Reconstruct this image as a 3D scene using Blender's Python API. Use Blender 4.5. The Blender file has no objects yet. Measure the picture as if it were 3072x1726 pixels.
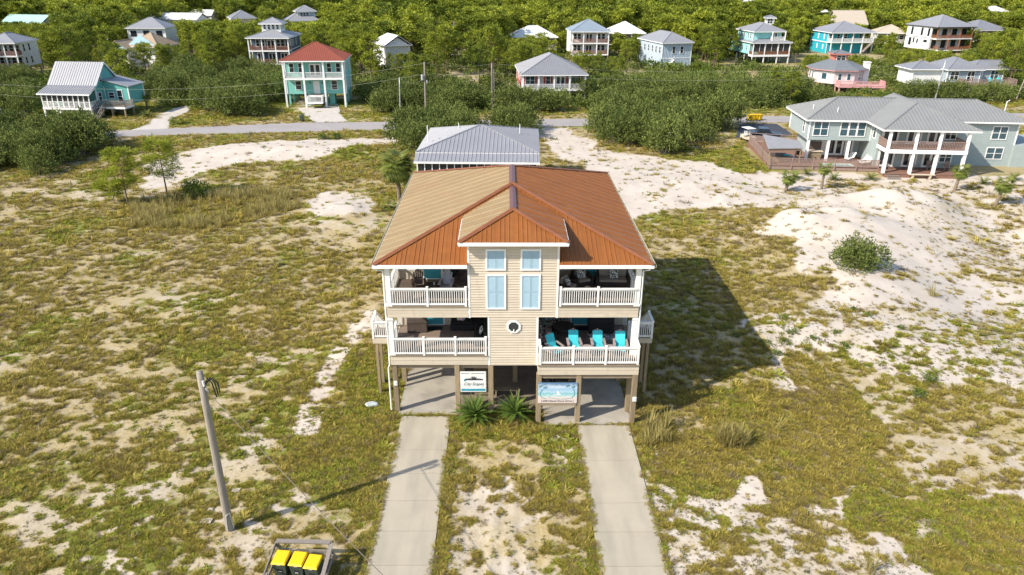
import bpy, math, random
import numpy as np
from mathutils import Vector, Matrix, Quaternion
random.seed(7); rng = np.random.default_rng(11)
S = bpy.context.scene; C = S.collection
PI = math.pi

# ------------------------------------------------------------------ camera, sky, sun, exposure
F, PITCH, YAW, ROLL, HC = 2180.4, .411, .0103, .004, 22.6      # focal length in photo pixels (3072 wide)
cyw, syw = math.cos(YAW), math.sin(YAW)
FW = np.array([syw*math.cos(PITCH), cyw*math.cos(PITCH), -math.sin(PITCH)])
RT = np.array([cyw, -syw, 0.]); UP = np.cross(RT, FW)
AX = math.cos(ROLL)*RT + math.sin(ROLL)*UP
BX = -math.sin(ROLL)*RT + math.cos(ROLL)*UP
cam = bpy.data.cameras.new('camera'); camo = bpy.data.objects.new('camera', cam); C.objects.link(camo)
camo.matrix_world = Matrix(((AX[0], BX[0], -FW[0], 0), (AX[1], BX[1], -FW[1], 0), (AX[2], BX[2], -FW[2], HC), (0, 0, 0, 1)))
cam.sensor_width = 36; cam.lens = 36*F/3072; cam.clip_start = .5; cam.clip_end = 6000
S.camera = camo
SUN = Vector((-8.74, -4.82, 8.0)).normalized()
w = bpy.data.worlds.new('World'); S.world = w; w.use_nodes = True
nt = w.node_tree; nt.nodes.clear()
sk = nt.nodes.new('ShaderNodeTexSky'); sk.sky_type = 'NISHITA'; sk.sun_disc = False
sk.sun_elevation = math.asin(SUN.z); sk.sun_rotation = math.atan2(SUN.x, SUN.y)
sk.air_density = 1.0; sk.dust_density = 1.0; sk.ozone_density = 1.0
bg = nt.nodes.new('ShaderNodeBackground'); bg.inputs[1].default_value = .15
wo = nt.nodes.new('ShaderNodeOutputWorld')
nt.links.new(sk.outputs[0], bg.inputs[0]); nt.links.new(bg.outputs[0], wo.inputs[0])
sl = bpy.data.lights.new('sun', 'SUN'); sl.energy = 4.35; sl.angle = math.radians(.53); sl.color = (1, .93, .82)
so = bpy.data.objects.new('sun', sl); C.objects.link(so); so.rotation_euler = SUN.to_track_quat('Z', 'Y').to_euler()
S.view_settings.view_transform = 'Standard'; S.view_settings.look = 'None'
S.view_settings.exposure = .62; S.view_settings.gamma = 1; S.view_settings.use_curve_mapping = False
S.render.engine = 'CYCLES'
S.cycles.max_bounces = 6; S.cycles.diffuse_bounces = 4; S.cycles.glossy_bounces = 3; S.cycles.transmission_bounces = 3

# ------------------------------------------------------------------ pixel of the photo -> point of the place
def ray(u, v): return FW*F + AX*(u-1536) - BX*(v-863)
def G(u, v, z=0.):
    d = ray(u, v); t = (z-HC)/d[2]
    return np.array([d[0]*t, d[1]*t, z])
def atY(u, v, y):
    d = ray(u, v); t = y/d[1]
    return np.array([d[0]*t, y, HC+d[2]*t])
def pix(x, y, z):
    v = np.array([x, y, z-HC]); k = v@FW
    return 1536+F*(v@AX)/k, 863-F*(v@BX)/k

# ------------------------------------------------------------------ noise
def vnoise(x, y, seed=0):
    x = np.asarray(x, float); y = np.asarray(y, float)
    xi = np.floor(x).astype(np.int64); yi = np.floor(y).astype(np.int64)
    fx = x-xi; fy = y-yi; fx = fx*fx*(3-2*fx); fy = fy*fy*(3-2*fy)
    def h(a, b):
        n = (a*374761393 + b*668265263 + seed*974634213) & 0x7fffffff
        n = ((n ^ (n >> 13))*1274126177) & 0x7fffffff
        n = n ^ (n >> 16)
        return (n & 0xffff)/65535.
    return (h(xi, yi)*(1-fx)+h(xi+1, yi)*fx)*(1-fy) + (h(xi, yi+1)*(1-fx)+h(xi+1, yi+1)*fx)*fy
def fbm(x, y, s, seed=0, oc=4):
    r = 0.; a = .5; t = 0.
    for i in range(oc):
        r = r+a*vnoise(np.asarray(x)/s, np.asarray(y)/s, seed+i*17); t += a; a *= .55; s *= .47
    return r/t
def inpoly(x, y, P):
    r = np.zeros(np.shape(x), bool); n = len(P)
    for i in range(n):
        x0, y0 = P[i][:2]; x1, y1 = P[(i+1) % n][:2]
        if y0 == y1: continue
        r ^= ((y0 > y) != (y1 > y)) & (x < (x1-x0)*(y-y0)/(y1-y0)+x0)
    return r
def wpoly(*px): return [G(u, v) for u, v in px]

# ------------------------------------------------------------------ mesh builder
class MB:
    def __init__(s): s.v = []; s.f = []; s.m = []
    def add(s, v, f, m=0):
        o = len(s.v); s.v += [tuple(float(c) for c in p) for p in v]
        s.f += [tuple(i+o for i in q) for q in f]; s.m += [m]*len(f); return s
    def box(s, x0, x1, y0, y1, z0, z1, m=0):
        return s.add([(x0, y0, z0), (x1, y0, z0), (x1, y1, z0), (x0, y1, z0), (x0, y0, z1), (x1, y0, z1), (x1, y1, z1), (x0, y1, z1)],
                     [(3, 2, 1, 0), (4, 5, 6, 7), (0, 1, 5, 4), (1, 2, 6, 5), (2, 3, 7, 6), (3, 0, 4, 7)], m)
    def cbox(s, x, y, z, sx, sy, sz, m=0): return s.box(x-sx/2, x+sx/2, y-sy/2, y+sy/2, z, z+sz, m)
    def bar(s, p0, p1, w_, h_, up=(0, 0, 1), m=0):
        p0 = Vector(p0); p1 = Vector(p1); d = (p1-p0).normalized(); up = Vector(up)
        a = d.cross(up)
        if a.length < 1e-4: a = d.cross(Vector((1, 0, 0)))
        a.normalize(); b = a.cross(d).normalized(); a = a*w_/2; b = b*h_/2
        v = [p0-a-b, p0+a-b, p0+a+b, p0-a+b, p1-a-b, p1+a-b, p1+a+b, p1-a+b]
        return s.add(v, [(0, 1, 2, 3), (7, 6, 5, 4), (0, 4, 5, 1), (1, 5, 6, 2), (2, 6, 7, 3), (3, 7, 4, 0)], m)
    def tube(s, pts, rad, n=8, m=0, cap=True):
        pts = [Vector(p) for p in pts]; rings = []; o = []
        for i, p in enumerate(pts):
            d = (pts[min(i+1, len(pts)-1)]-pts[max(i-1, 0)]).normalized()
            a = d.cross(Vector((0, 0, 1)) if abs(d.z) < .95 else Vector((1, 0, 0))).normalized(); b = d.cross(a)
            r = rad[i] if hasattr(rad, '__len__') else rad
            for k in range(n):
                t = 2*PI*k/n; o.append(p+(a*math.cos(t)+b*math.sin(t))*r)
        f = []
        for i in range(len(pts)-1):
            for k in range(n):
                f.append((i*n+k, i*n+(k+1) % n, (i+1)*n+(k+1) % n, (i+1)*n+k))
        if cap: f += [tuple(range(n))[::-1], tuple((len(pts)-1)*n+k for k in range(n))]
        return s.add(o, f, m)
    def prism(s, poly, ext, m=0):
        n = len(poly); e = Vector(ext); P = [Vector(p) for p in poly]
        return s.add(P+[p+e for p in P], [tuple(range(n))[::-1], tuple(range(n, 2*n))]+[(i, (i+1) % n, n+(i+1) % n, n+i) for i in range(n)], m)
    def lathe(s, prof, n=12, c=(0, 0, 0), m=0):
        v = []; f = []
        for r, z in prof:
            for k in range(n): v.append((c[0]+r*math.cos(2*PI*k/n), c[1]+r*math.sin(2*PI*k/n), c[2]+z))
        for i in range(len(prof)-1):
            for k in range(n): f.append((i*n+k, i*n+(k+1) % n, (i+1)*n+(k+1) % n, (i+1)*n+k))
        f += [tuple(range(n))[::-1], tuple((len(prof)-1)*n+k for k in range(n))]
        return s.add(v, f, m)
    def mesh(s, name, mats):
        me = bpy.data.meshes.new(name); me.from_pydata(s.v, [], s.f)
        for m in (mats if isinstance(mats, (list, tuple)) else [mats]): me.materials.append(m)
        if any(s.m): me.polygons.foreach_set('material_index', s.m)
        me.update(); return me
    def build(s, name, mats, parent=None, smooth=False, bevel=0, loc=None):
        me = s.mesh(name, mats)
        if smooth: me.polygons.foreach_set('use_smooth', [True]*len(me.polygons))
        o = bpy.data.objects.new(name, me); C.objects.link(o)
        if parent is not None: o.parent = parent
        if loc is not None: o.location = loc
        if bevel:
            b = o.modifiers.new('bevel', 'BEVEL'); b.width = bevel; b.segments = 2; b.limit_method = 'ANGLE'
        return o
def thing(name, label, cat, loc=(0, 0, 0), rz=0., group=None):
    o = bpy.data.objects.new(name, None); C.objects.link(o); o.location = loc; o.rotation_euler = (0, 0, rz)
    o['label'] = label; o['category'] = cat
    if group: o['group'] = group
    o.empty_display_size = .1
    return o
def tag(o, label=None, cat=None, group=None, kind=None):
    if label: o['label'] = label
    if cat: o['category'] = cat
    if group: o['group'] = group
    if kind: o['kind'] = kind
    return o
def inst(me, name, parent, loc=(0, 0, 0), rz=0., sc=None):
    o = bpy.data.objects.new(name, me); C.objects.link(o); o.parent = parent; o.location = loc; o.rotation_euler = (0, 0, rz)
    if sc: o.scale = sc
    return o
KIDS = {}
def copy_tree(src, loc, rz, label=None, sc=None):
    if src.name not in KIDS: KIDS[src.name] = [(c, [g for g in src.children_recursive if g.parent == c]) for c in src.children]
    r = src.copy(); C.objects.link(r); r.location = loc; r.rotation_euler = (0, 0, rz)
    if sc: r.scale = sc
    if label: r['label'] = label
    for ch, gs in KIDS[src.name]:
        c = ch.copy(); C.objects.link(c); c.parent = r
        for g in gs:
            d = g.copy(); C.objects.link(d); d.parent = c
    return r

# ------------------------------------------------------------------ materials
MATS = {}
def pm(name, rgb, rough=.6, var=.12, scale=4., metal=0., bump=0., bscale=30., obrand=.0, stretch=(1, 1, 1), spec=.4, streak=None, trans=0.):
    m = bpy.data.materials.new(name); m.use_nodes = True; n = m.node_tree.nodes; l = m.node_tree.links
    b = n['Principled BSDF']; b.inputs['Roughness'].default_value = rough; b.inputs['Metallic'].default_value = metal
    b.inputs['Specular IOR Level'].default_value = spec
    tc = n.new('ShaderNodeTexCoord'); mp = n.new('ShaderNodeMapping'); mp.inputs['Scale'].default_value = stretch
    l.new(tc.outputs['Object'], mp.inputs[0])
    no = n.new('ShaderNodeTexNoise'); no.inputs['Scale'].default_value = scale; no.inputs['Detail'].default_value = 6; no.inputs['Roughness'].default_value = .65
    l.new(mp.outputs[0], no.inputs['Vector'])
    mr = n.new('ShaderNodeMapRange'); mr.inputs[1].default_value = .25; mr.inputs[2].default_value = .75
    mr.inputs[3].default_value = 1-var; mr.inputs[4].default_value = 1+var
    l.new(no.outputs[0], mr.inputs[0])
    val = mr.outputs[0]
    if obrand:
        oi = n.new('ShaderNodeObjectInfo'); m2 = n.new('ShaderNodeMapRange'); m2.inputs[3].default_value = 1-obrand; m2.inputs[4].default_value = 1+obrand
        l.new(oi.outputs['Random'], m2.inputs[0]); mu = n.new('ShaderNodeMath'); mu.operation = 'MULTIPLY'
        l.new(val, mu.inputs[0]); l.new(m2.outputs[0], mu.inputs[1]); val = mu.outputs[0]
    mx = n.new('ShaderNodeMix'); mx.data_type = 'RGBA'; mx.blend_type = 'MULTIPLY'; mx.inputs[0].default_value = 1
    mx.inputs[6].default_value = (*rgb, 1); l.new(val, mx.inputs[7]); col = mx.outputs[2]
    if streak:
        n2 = n.new('ShaderNodeTexNoise'); n2.inputs['Scale'].default_value = streak[1]; n2.inputs['Detail'].default_value = 5
        mp2 = n.new('ShaderNodeMapping'); mp2.inputs['Scale'].default_value = streak[2]; l.new(tc.outputs['Object'], mp2.inputs[0]); l.new(mp2.outputs[0], n2.inputs['Vector'])
        r2 = n.new('ShaderNodeMapRange'); r2.inputs[1].default_value = streak[3]; r2.inputs[2].default_value = streak[4]; l.new(n2.outputs[0], r2.inputs[0])
        m3 = n.new('ShaderNodeMix'); m3.data_type = 'RGBA'; l.new(r2.outputs[0], m3.inputs[0]); l.new(col, m3.inputs[6]); m3.inputs[7].default_value = (*streak[0], 1); col = m3.outputs[2]
    l.new(col, b.inputs['Base Color'])
    if bump:
        nb = n.new('ShaderNodeTexNoise'); nb.inputs['Scale'].default_value = bscale; nb.inputs['Detail'].default_value = 5; l.new(mp.outputs[0], nb.inputs['Vector'])
        bu = n.new('ShaderNodeBump'); bu.inputs['Strength'].default_value = bump; bu.inputs['Distance'].default_value = .02
        l.new(nb.outputs[0], bu.inputs['Height']); l.new(bu.outputs[0], b.inputs['Normal'])
    MATS[name] = m; return m
def leafmat(name, c1, c2, rough=.55, trans=.35, hue=.5):
    """foliage: colour between c1 and c2 by a per-leaf attribute and a per-plant random, some light through the leaf"""
    m = bpy.data.materials.new(name); m.use_nodes = True; n = m.node_tree.nodes; l = m.node_tree.links; n.clear()
    out = n.new('ShaderNodeOutputMaterial'); at = n.new('ShaderNodeAttribute'); at.attribute_name = 'tint'
    oi = n.new('ShaderNodeObjectInfo'); ad = n.new('ShaderNodeMath'); ad.operation = 'MULTIPLY_ADD'
    l.new(oi.outputs['Random'], ad.inputs[0]); ad.inputs[1].default_value = hue; 
    sb = n.new('ShaderNodeMath'); sb.operation = 'MULTIPLY'; sb.inputs[1].default_value = 1-hue; l.new(at.outputs['Fac'], sb.inputs[0]); l.new(sb.outputs[0], ad.inputs[2])
    mx = n.new('ShaderNodeMix'); mx.data_type = 'RGBA'; mx.inputs[6].default_value = (*c1, 1); mx.inputs[7].default_value = (*c2, 1); l.new(ad.outputs[0], mx.inputs[0])
    d = n.new('ShaderNodeBsdfPrincipled'); d.inputs['Roughness'].default_value = rough; d.inputs['Specular IOR Level'].default_value = .12; l.new(mx.outputs[2], d.inputs['Base Color'])
    t = n.new('ShaderNodeBsdfTranslucent'); l.new(mx.outputs[2], t.inputs[0])
    ms = n.new('ShaderNodeMixShader'); ms.inputs[0].default_value = trans; l.new(d.outputs[0], ms.inputs[1]); l.new(t.outputs[0], ms.inputs[2]); l.new(ms.outputs[0], out.inputs[0])
    MATS[name] = m; return m
M_white = pm('white_paint', (.74, .73, .70), .5, .12, 1.5, streak=((.55, .52, .46), 1.5, (2, 2, .6), .6, .9))
M_trim = pm('white_vinyl', (.8, .79, .77), .4, .05, 2)
M_beige = pm('beige_siding', (.55, .472, .365), .65, .10, 2, obrand=.05, stretch=(.6, 1, 3), streak=((.45, .37, .26), 1.2, (2, 2, .5), .58, .85))
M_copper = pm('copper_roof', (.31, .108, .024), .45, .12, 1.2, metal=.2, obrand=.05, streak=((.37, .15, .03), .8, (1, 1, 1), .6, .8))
M_tancopper = pm('pale_tan_copper', (.35, .268, .135), .55, .18, .7, metal=.1, obrand=.05, streak=((.34, .21, .10), .5, (1, 1, 1), .56, .85))  # paler tan metal for the roof slopes facing left
M_rib = pm('brown_roof_rib', (.23, .135, .06), .5, .1, 3)
M_cream = pm('cream_gutter', (.52, .48, .36), .5, .1, 3)
M_cap = pm('copper_ridge', (.26, .095, .04), .55, .2, 2, metal=.2)
M_capdark = pm('dark_ridge', (.17, .065, .06), .4, .12, 2, metal=.2)
M_wood = pm('weathered_wood', (.27, .205, .125), .85, .28, 3, bump=.5, obrand=.18, stretch=(4, 4, .5))
M_woodh = pm('weathered_board', (.24, .185, .125), .85, .28, 3, bump=.5, obrand=.2, stretch=(.5, 4, 4))
M_grey_wood = pm('grey_wood', (.25, .215, .18), .85, .28, 3, bump=.5, obrand=.15, stretch=(4, 4, .6))
M_deck = pm('deck_planks', (.20, .15, .115), .7, .25, 2, obrand=.1, stretch=(.4, 5, 1))
M_conc = pm('concrete', (.40, .35, .265), .85, .08, .7, bump=.25, bscale=60, obrand=.025, streak=((.31, .275, .21), .7, (1.8, .3, 1), .44, .76))
M_concold = pm('old_concrete', (.36, .325, .265), .85, .16, .8, bump=.3, bscale=40, streak=((.24, .215, .175), .9, (1, 1, 1), .5, .75))
M_dirt = pm('packed_dirt', (.2, .16, .12), .95, .25, 1.5, bump=.5, bscale=25)
M_teal = pm('turquoise_door', (.055, .33, .40), .45, .08, 2)
M_shut = pm('pale_blue_shutter', (.34, .475, .55), .5, .06, 3)
M_shadeblue = pm('eave_shade_teal', (.10, .38, .46), .5, .06, 3)  # unused; eave shade on the upper windows put into a colour
M_black = pm('black_fabric', (.014, .013, .015), .8, .3, 6)
M_brown = pm('brown_cover', (.085, .062, .05), .8, .25, 5, bump=.3)
M_taupe = pm('taupe_cushion', (.26, .225, .19), .9, .12, 6, bump=.3)
M_dkwick = pm('dark_wicker', (.035, .026, .022), .75, .4, 40, bump=.6)
M_towel = pm('turquoise_towel', (.06, .52, .57), .95, .12, 8, bump=.5)
M_greypl = pm('grey_plastic', (.32, .33, .38), .5, .1, 3)
M_yellow = pm('yellow_lid', (.80, .50, .008), .45, .06, 5)
M_bin = pm('green_bin', (.045, .062, .05), .5, .15, 4)
M_metal = pm('galvanised_metal', (.45, .46, .47), .45, .1, 4, metal=.5)
M_wire = pm('cable', (.15, .125, .09), .7, .2, 10)
M_lightwire = pm('aluminium_cable', (.55, .55, .50), .5, .1, 10)
M_tar = pm('asphalt_road', (.33, .30, .285), .9, .10, .6, bump=.2, bscale=50, streak=((.27, .245, .235), .3, (1, 1, 1), .5, .8))
M_dktar = pm('dark_asphalt', (.05, .055, .07), .9, .15, .6)
M_gravel = pm('pale_gravel', (.50, .455, .40), .95, .14, 1.2, bump=.6, bscale=14, streak=((.36, .30, .22), .5, (1, 1, 1), .58, .8))
M_rust = pm('rust_stain', (.42, .2, .03), .9, .3, 10)
def glassmat(name, rgb=(.02, .03, .035), rough=.08):
    m = pm(name, rgb, rough, .25, 1.5, spec=.7); return m
M_glass = glassmat('window_glass'); M_glassb = glassmat('blue_window_glass', (.03, .075, .095), .1)
# ------------------------------------------------------------------ terrain
HX, HY = .42, 34.42                                   # the tall beige house stands here
ROAD = [(G(379, 392), G(321, 412)), (G(900, 369), G(900, 396)), (G(1100, 367), G(1100, 391)), (G(1750, 357), G(1750, 379)), (G(2300, 350), G(2300, 369))]
DUNES = [((2480, 700), 7, 5, 2.0), ((2620, 850), 6, 6, 1.5), ((2560, 610), 8, 5, 1.3), ((2740, 620), 5, 8, 1.7), ((2400, 1010), 6, 4, .5), ((2700, 1000), 8, 6, .6), ((2100, 560), 8, 4, .4),
         ((900, 455), 14, 4, .7), ((1010, 640), 4, 4, .45), ((2960, 900), 8, 8, -1.0), ((3020, 700), 7, 11, -1.5)]
DUNES = [(G(*c), rx, ry, h) for c, rx, ry, h in DUNES]
def flat(x, y):
    """1 where the ground keeps its bumps, 0 on drives and under buildings"""
    k = np.ones(np.shape(x))
    def away(x0, x1, y0, y1, f):
        d = np.maximum(np.maximum(x0-x, x-x1), np.maximum(y0-y, y-y1)); return np.clip((d-.15)/f, 0, 1)
    k = k*away(HX-8, HX+8, HY-1.5, HY+19, 1.5)*away(HX-6.3, HX-3.3, 0, HY, .8)*away(HX+3.3, HX+6.5, 0, HY, .8)
    k = k*away(30, 75, 78, 112, 5)*away(-12, 6, 72, 90, 3)
    yr = 117+.135*(x+15); k = k*np.clip((np.abs(y-yr)-7)/4, 0, 1)
    return k
def hgt(x, y):
    x = np.asarray(x, float); y = np.asarray(y, float)
    h = (fbm(x, y, 7, 3, 3)-.5)*.32 + (fbm(x, y, 1.3, 5, 3)-.5)*.16
    for c, rx, ry, a in DUNES: h = h+a*np.exp(-((x-c[0])/rx)**2-((y-c[1])/ry)**2)*(.8+.5*fbm(x, y, 3, 9, 2))
    for x0 in (-1.55, -.95, -.1, .55, 1.3): h = h-.09*np.exp(-((x-x0-.12*np.sin(y*.5+x0))/.17)**2)*np.clip((31-y)/3, 0, 1)
    return h*flat(x, y)*np.clip((150-y)/20, 0, 1)
def Gt(u, v, dz=0.):
    p = G(u, v, dz)
    for i in range(4): p = G(u, v, float(hgt(p[0], p[1]))+dz)
    return p

# zones painted on the plan: outline, share of ground under plants, greenness (0 dry brown, .5 olive, 1 green), edge wobble
Z = []
def zone(cov, grn, wob, *px): Z.append((wpoly(*px), cov, grn, wob))
zone(.84, .42, 6, (-900, 560), (1250, 560), (1250, 1000), (-900, 1000))                     # left field, upper
zone(.68, .46, 5, (-900, 820), (1120, 820), (1090, 1060), (1000, 1250), (-900, 1250))        # paler, sand shows
zone(.66, .58, 4, (-900, 1200), (1200, 1200), (1150, 2400), (-900, 2400))
zone(.60, .60, 3, (-900, 1450), (640, 1450), (860, 1726), (860, 2400), (-900, 2400))
zone(.93, .74, 3, (1010, 1060), (1190, 1000), (1200, 1250), (1100, 1726), (900, 1726), (1010, 1560), (880, 1420), (930, 1330), (830, 1300), (1000, 1180))
zone(.40, .6, 2, (640, 1480), (900, 1480), (980, 1560), (780, 1600), (700, 1726), (560, 1726))
zone(.90, .5, 3, (1040, 430), (1250, 440), (1240, 520), (900, 560), (640, 590), (900, 520))
zone(.92, .60, 3, (300, 420), (700, 398), (1500, 392), (1500, 412), (900, 428), (560, 445), (480, 480), (420, 520), (230, 540), (350, 460))
zone(.05, .5, 2.2, (420, 540), (470, 478), (560, 458), (760, 428), (960, 416), (1195, 413), (1190, 436), (1080, 452), (960, 478), (800, 490), (700, 497), (600, 520), (560, 540), (430, 575))
zone(.40, .4, 2.5, (-300, 528), (230, 545), (330, 570), (470, 555), (640, 540), (460, 590), (300, 600), (150, 590), (-300, 610))
zone(.10, .5, 1.6, (905, 615), (960, 580), (1060, 572), (1105, 600), (1090, 650), (1060, 690), (960, 670))
zone(.45, .4, 2.5, (880, 660), (1110, 650), (1120, 740), (960, 760))
zone(.95, .40, 3, (420, 600), (900, 560), (900, 620), (640, 690), (380, 690))                # tall dry grass round the young pines
# right side
zone(.08, .35, 3, (1600, 385), (1720, 385), (1790, 440), (1960, 480), (2200, 500), (2320, 520), (4200, 540), (4200, 2400), (1990, 2400), (1900, 1200), (1880, 620))
zone(.04, .4, 2, (1640, 430), (1790, 450), (2060, 490), (2290, 510), (2310, 560), (2100, 590), (1930, 640), (1880, 640))
zone(.82, .42, 3, (1930, 640), (2080, 625), (2240, 640), (2350, 655), (2330, 690), (2260, 710), (2330, 740), (2400, 790), (2460, 850), (2520, 835), (2500, 900), (2440, 930), (2300, 985), (2230, 1010), (2200, 930), (2330, 1120), (1880, 1260), (1880, 650))
zone(.45, .45, 2, (1960, 720), (2240, 725), (2260, 765), (2000, 760))
zone(.20, .10, 4, (2560, 540), (3200, 540), (3500, 860), (2950, 830), (2760, 700), (2640, 600), (2380, 640), (2330, 600))
zone(.20, .55, 3, (2230, 970), (2420, 930), (2700, 950), (3200, 860), (3600, 1400), (2500, 1180), (2300, 1130))
zone(.42, .35, 4, (2420, 1120), (3600, 1130), (3900, 1500), (2640, 1480), (2560, 1300))
zone(.90, .46, 4, (1895, 1235), (2120, 1160), (2350, 1110), (2520, 1180), (2640, 1300), (2600, 1500), (2480, 1540), (2300, 1500), (2130, 1480), (1960, 1470), (1940, 1380))
zone(.20, .35, 2, (1940, 1470), (2130, 1480), (2380, 1530), (2560, 1590), (2680, 1726), (2800, 2400), (2040, 2400), (2020, 1726))
zone(.88, .85, 2.5, (2580, 1500), (2760, 1480), (3200, 1530), (3700, 2400), (2900, 2400), (2740, 1726), (2660, 1620), (2480, 1590))
zone(.12, .6, 1.5, (2630, 1660), (2740, 1690), (2900, 1800), (2700, 1800))
# in front of the house and between the drives
zone(.93, .58, 1.2, (1100, 1235), (1210, 1235), (1900, 1265), (1960, 1280), (1940, 1420), (1890, 1240), (1740, 1380), (1700, 1345), (1380, 1320), (1345, 1340), (1340, 1270), (1200, 1270), (1140, 1330))
zone(.52, .45, 1.2, (1345, 1325), (1745, 1340), (1765, 1560), (1660, 1460), (1500, 1440), (1330, 1480))
zone(.9, .8, 1.2, (1600, 1290), (1742, 1290), (1745, 1440), (1690, 1500), (1630, 1520), (1590, 1430))
zone(.30, .40, 1.6, (1330, 1470), (1500, 1450), (1620, 1520), (1730, 1540), (1790, 2400), (1240, 2400))
zone(.55, .3, 1.0, (1600, 1560), (1760, 1500), (1790, 1726), (1640, 1700))
zone(.95, .55, .4, (1340, 1270), (1375, 1270), (1335, 1726), (1335, 2200), (1295, 2200), (1310, 1726))
# beyond the road
zone(.95, .75, 2, (-900, 440), (0, 405), (500, 382), (900, 362), (1500, 345), (2300, 340), (4000, 300), (4000, 255), (-900, 330))
zone(.9, .55, 8, (-2500, 320), (1100, 250), (4800, 290), (5200, -60), (-3500, -60))
zone(.45, .3, 4, (1335, 205), (1430, 200), (1560, 235), (1560, 262), (1430, 262), (1340, 255))
zone(.5, .3, 4, (1750, 205), (2130, 225), (2120, 240), (1800, 238))
zone(.25, .3, 4, (1280, 145), (1400, 150), (1440, 168), (1300, 165))
zone(.3, .3, 4, (1105, 150), (1160, 155), (1150, 170), (1090, 168))
zone(.92, .62, 2, (2210, 430), (2270, 410), (2310, 505), (2230, 520), (2150, 500))
DRV = [wpoly((385, 394), (440, 374), (470, 348), (520, 326), (585, 310), (560, 338), (525, 352), (508, 366), (508, 388)),
       wpoly((945, 368), (912, 345), (885, 315), (900, 303), (1015, 312), (1022, 345), (1044, 366)),
       wpoly((2205, 414), (2220, 374), (2330, 372), (2380, 405), (2330, 420))]
def cover(x, y):
    x = np.asarray(x, float); y = np.asarray(y, float)
    cov = np.full(x.shape, .85); grn = np.full(x.shape, .5)
    for P, c, g, wob in Z:
        xs = [p[0] for p in P]; ys = [p[1] for p in P]
        sel = (x > min(xs)-wob) & (x < max(xs)+wob) & (y > min(ys)-wob) & (y < max(ys)+wob)
        if not sel.any(): continue
        xs_, ys_ = x[sel], y[sel]; ins = np.zeros(x.shape, bool)
        ins[sel] = inpoly(xs_+(fbm(xs_, ys_, 5, 21, 4)-.5)*2*wob, ys_+(fbm(xs_, ys_, 5, 57, 4)-.5)*2*wob, P)
        cov[ins] = c; grn[ins] = g
    # sandy footpath down the left of the house
    path = [G(1098, 940), G(1065, 1000), G(1010, 1070), G(985, 1110), G(935, 1230), G(920, 1290)]
    d = np.full(x.shape, 9.)
    for a, b in zip(path[:-1], path[1:]):
        ab = b[:2]-a[:2]; t = np.clip(((x-a[0])*ab[0]+(y-a[1])*ab[1])/(ab@ab), 0, 1)
        d = np.minimum(d, np.hypot(x-a[0]-t*ab[0], y-a[1]-t*ab[1]))
    cov = np.where(d < .45+.5*fbm(x, y, 1.5, 77), np.minimum(cov, .18), cov)
    return cov, grn
def plants(x, y):
    """0..1 how much of the spot is plant, greenness"""
    cov, grn = cover(x, y)
    a = np.clip((cov-.3)/.5, 0, 1); far = np.clip((y-45)/50, 0, 1)
    fine = (1-far)*fbm(x, y*1.5, .55, 43, 3)+far*fbm(x, y*1.5, 1.1, 47, 3)
    wa, wb = .34+.26*a, .80-.18*a
    n = wa*(fbm(x, y*1.4, 2.6, 31, 3)-.5)/.135+wb*(fine-.5)/.137+.22*(fbm(x, y, 9, 45, 2)-.515)/.16
    n = n/np.sqrt(wa**2+wb**2+.22**2)
    n = 1/(1+np.exp(-1.702*n))                               # even spread, so that cov is the share of ground covered
    v = np.clip((cov-n)/.30+.5, 0, 1)
    g = np.clip(grn+(fbm(x, y, 4.5, 63, 4)-.5)*1.3, 0, 1)
    return v, g, cov

def axis(parts):
    o = []
    for a, b, s in parts: o += list(np.arange(a, b, s))
    return np.array(o+[parts[-1][1]])
gx = axis([(-2400, -400, 100), (-400, -110, 12), (-110, -60, 1.6), (-60, -26, .7), (-26, 26, .26), (26, 62, .6), (62, 110, 1.6), (110, 400, 12), (400, 2400, 100)])
gy = axis([(-300, 0, 30), (0, 19, 3), (19, 46, .26), (46, 75, .5), (75, 135, .8), (135, 240, 4), (240, 700, 15), (700, 3400, 150)])
X, Y = np.meshgrid(gx, gy); H = hgt(X, Y); V, GR, CV = plants(X, Y); ST = np.clip((CV-.16+(fbm(X, Y, 1.6, 87, 4)-.5)*.5)/.34, 0, 1)*np.clip(1-(GR-.6)*1.8, .25, 1)
nx, ny = len(gx), len(gy)
me = bpy.data.meshes.new('ground')
co = np.stack([X, Y, H], -1).reshape(-1, 3)
idx = np.arange(nx*ny).reshape(ny, nx)
q = np.stack([idx[:-1, :-1], idx[:-1, 1:], idx[1:, 1:], idx[1:, :-1]], -1).reshape(-1, 4)
me.vertices.add(len(co)); me.vertices.foreach_set('co', co.ravel().astype(np.float32))
me.loops.add(q.size); me.loops.foreach_set('vertex_index', q.ravel().astype(np.int32))
me.polygons.add(len(q)); me.polygons.foreach_set('loop_start', np.arange(0, q.size, 4, dtype=np.int32))
me.polygons.foreach_set('use_smooth', np.ones(len(q), bool))
for nm, arr in (('veg', V), ('grn', GR), ('straw', ST)):
    a = me.attributes.new(nm, 'FLOAT', 'POINT'); a.data.foreach_set('value', arr.ravel().astype(np.float32))
me.update(calc_edges=True); me.validate()
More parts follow.
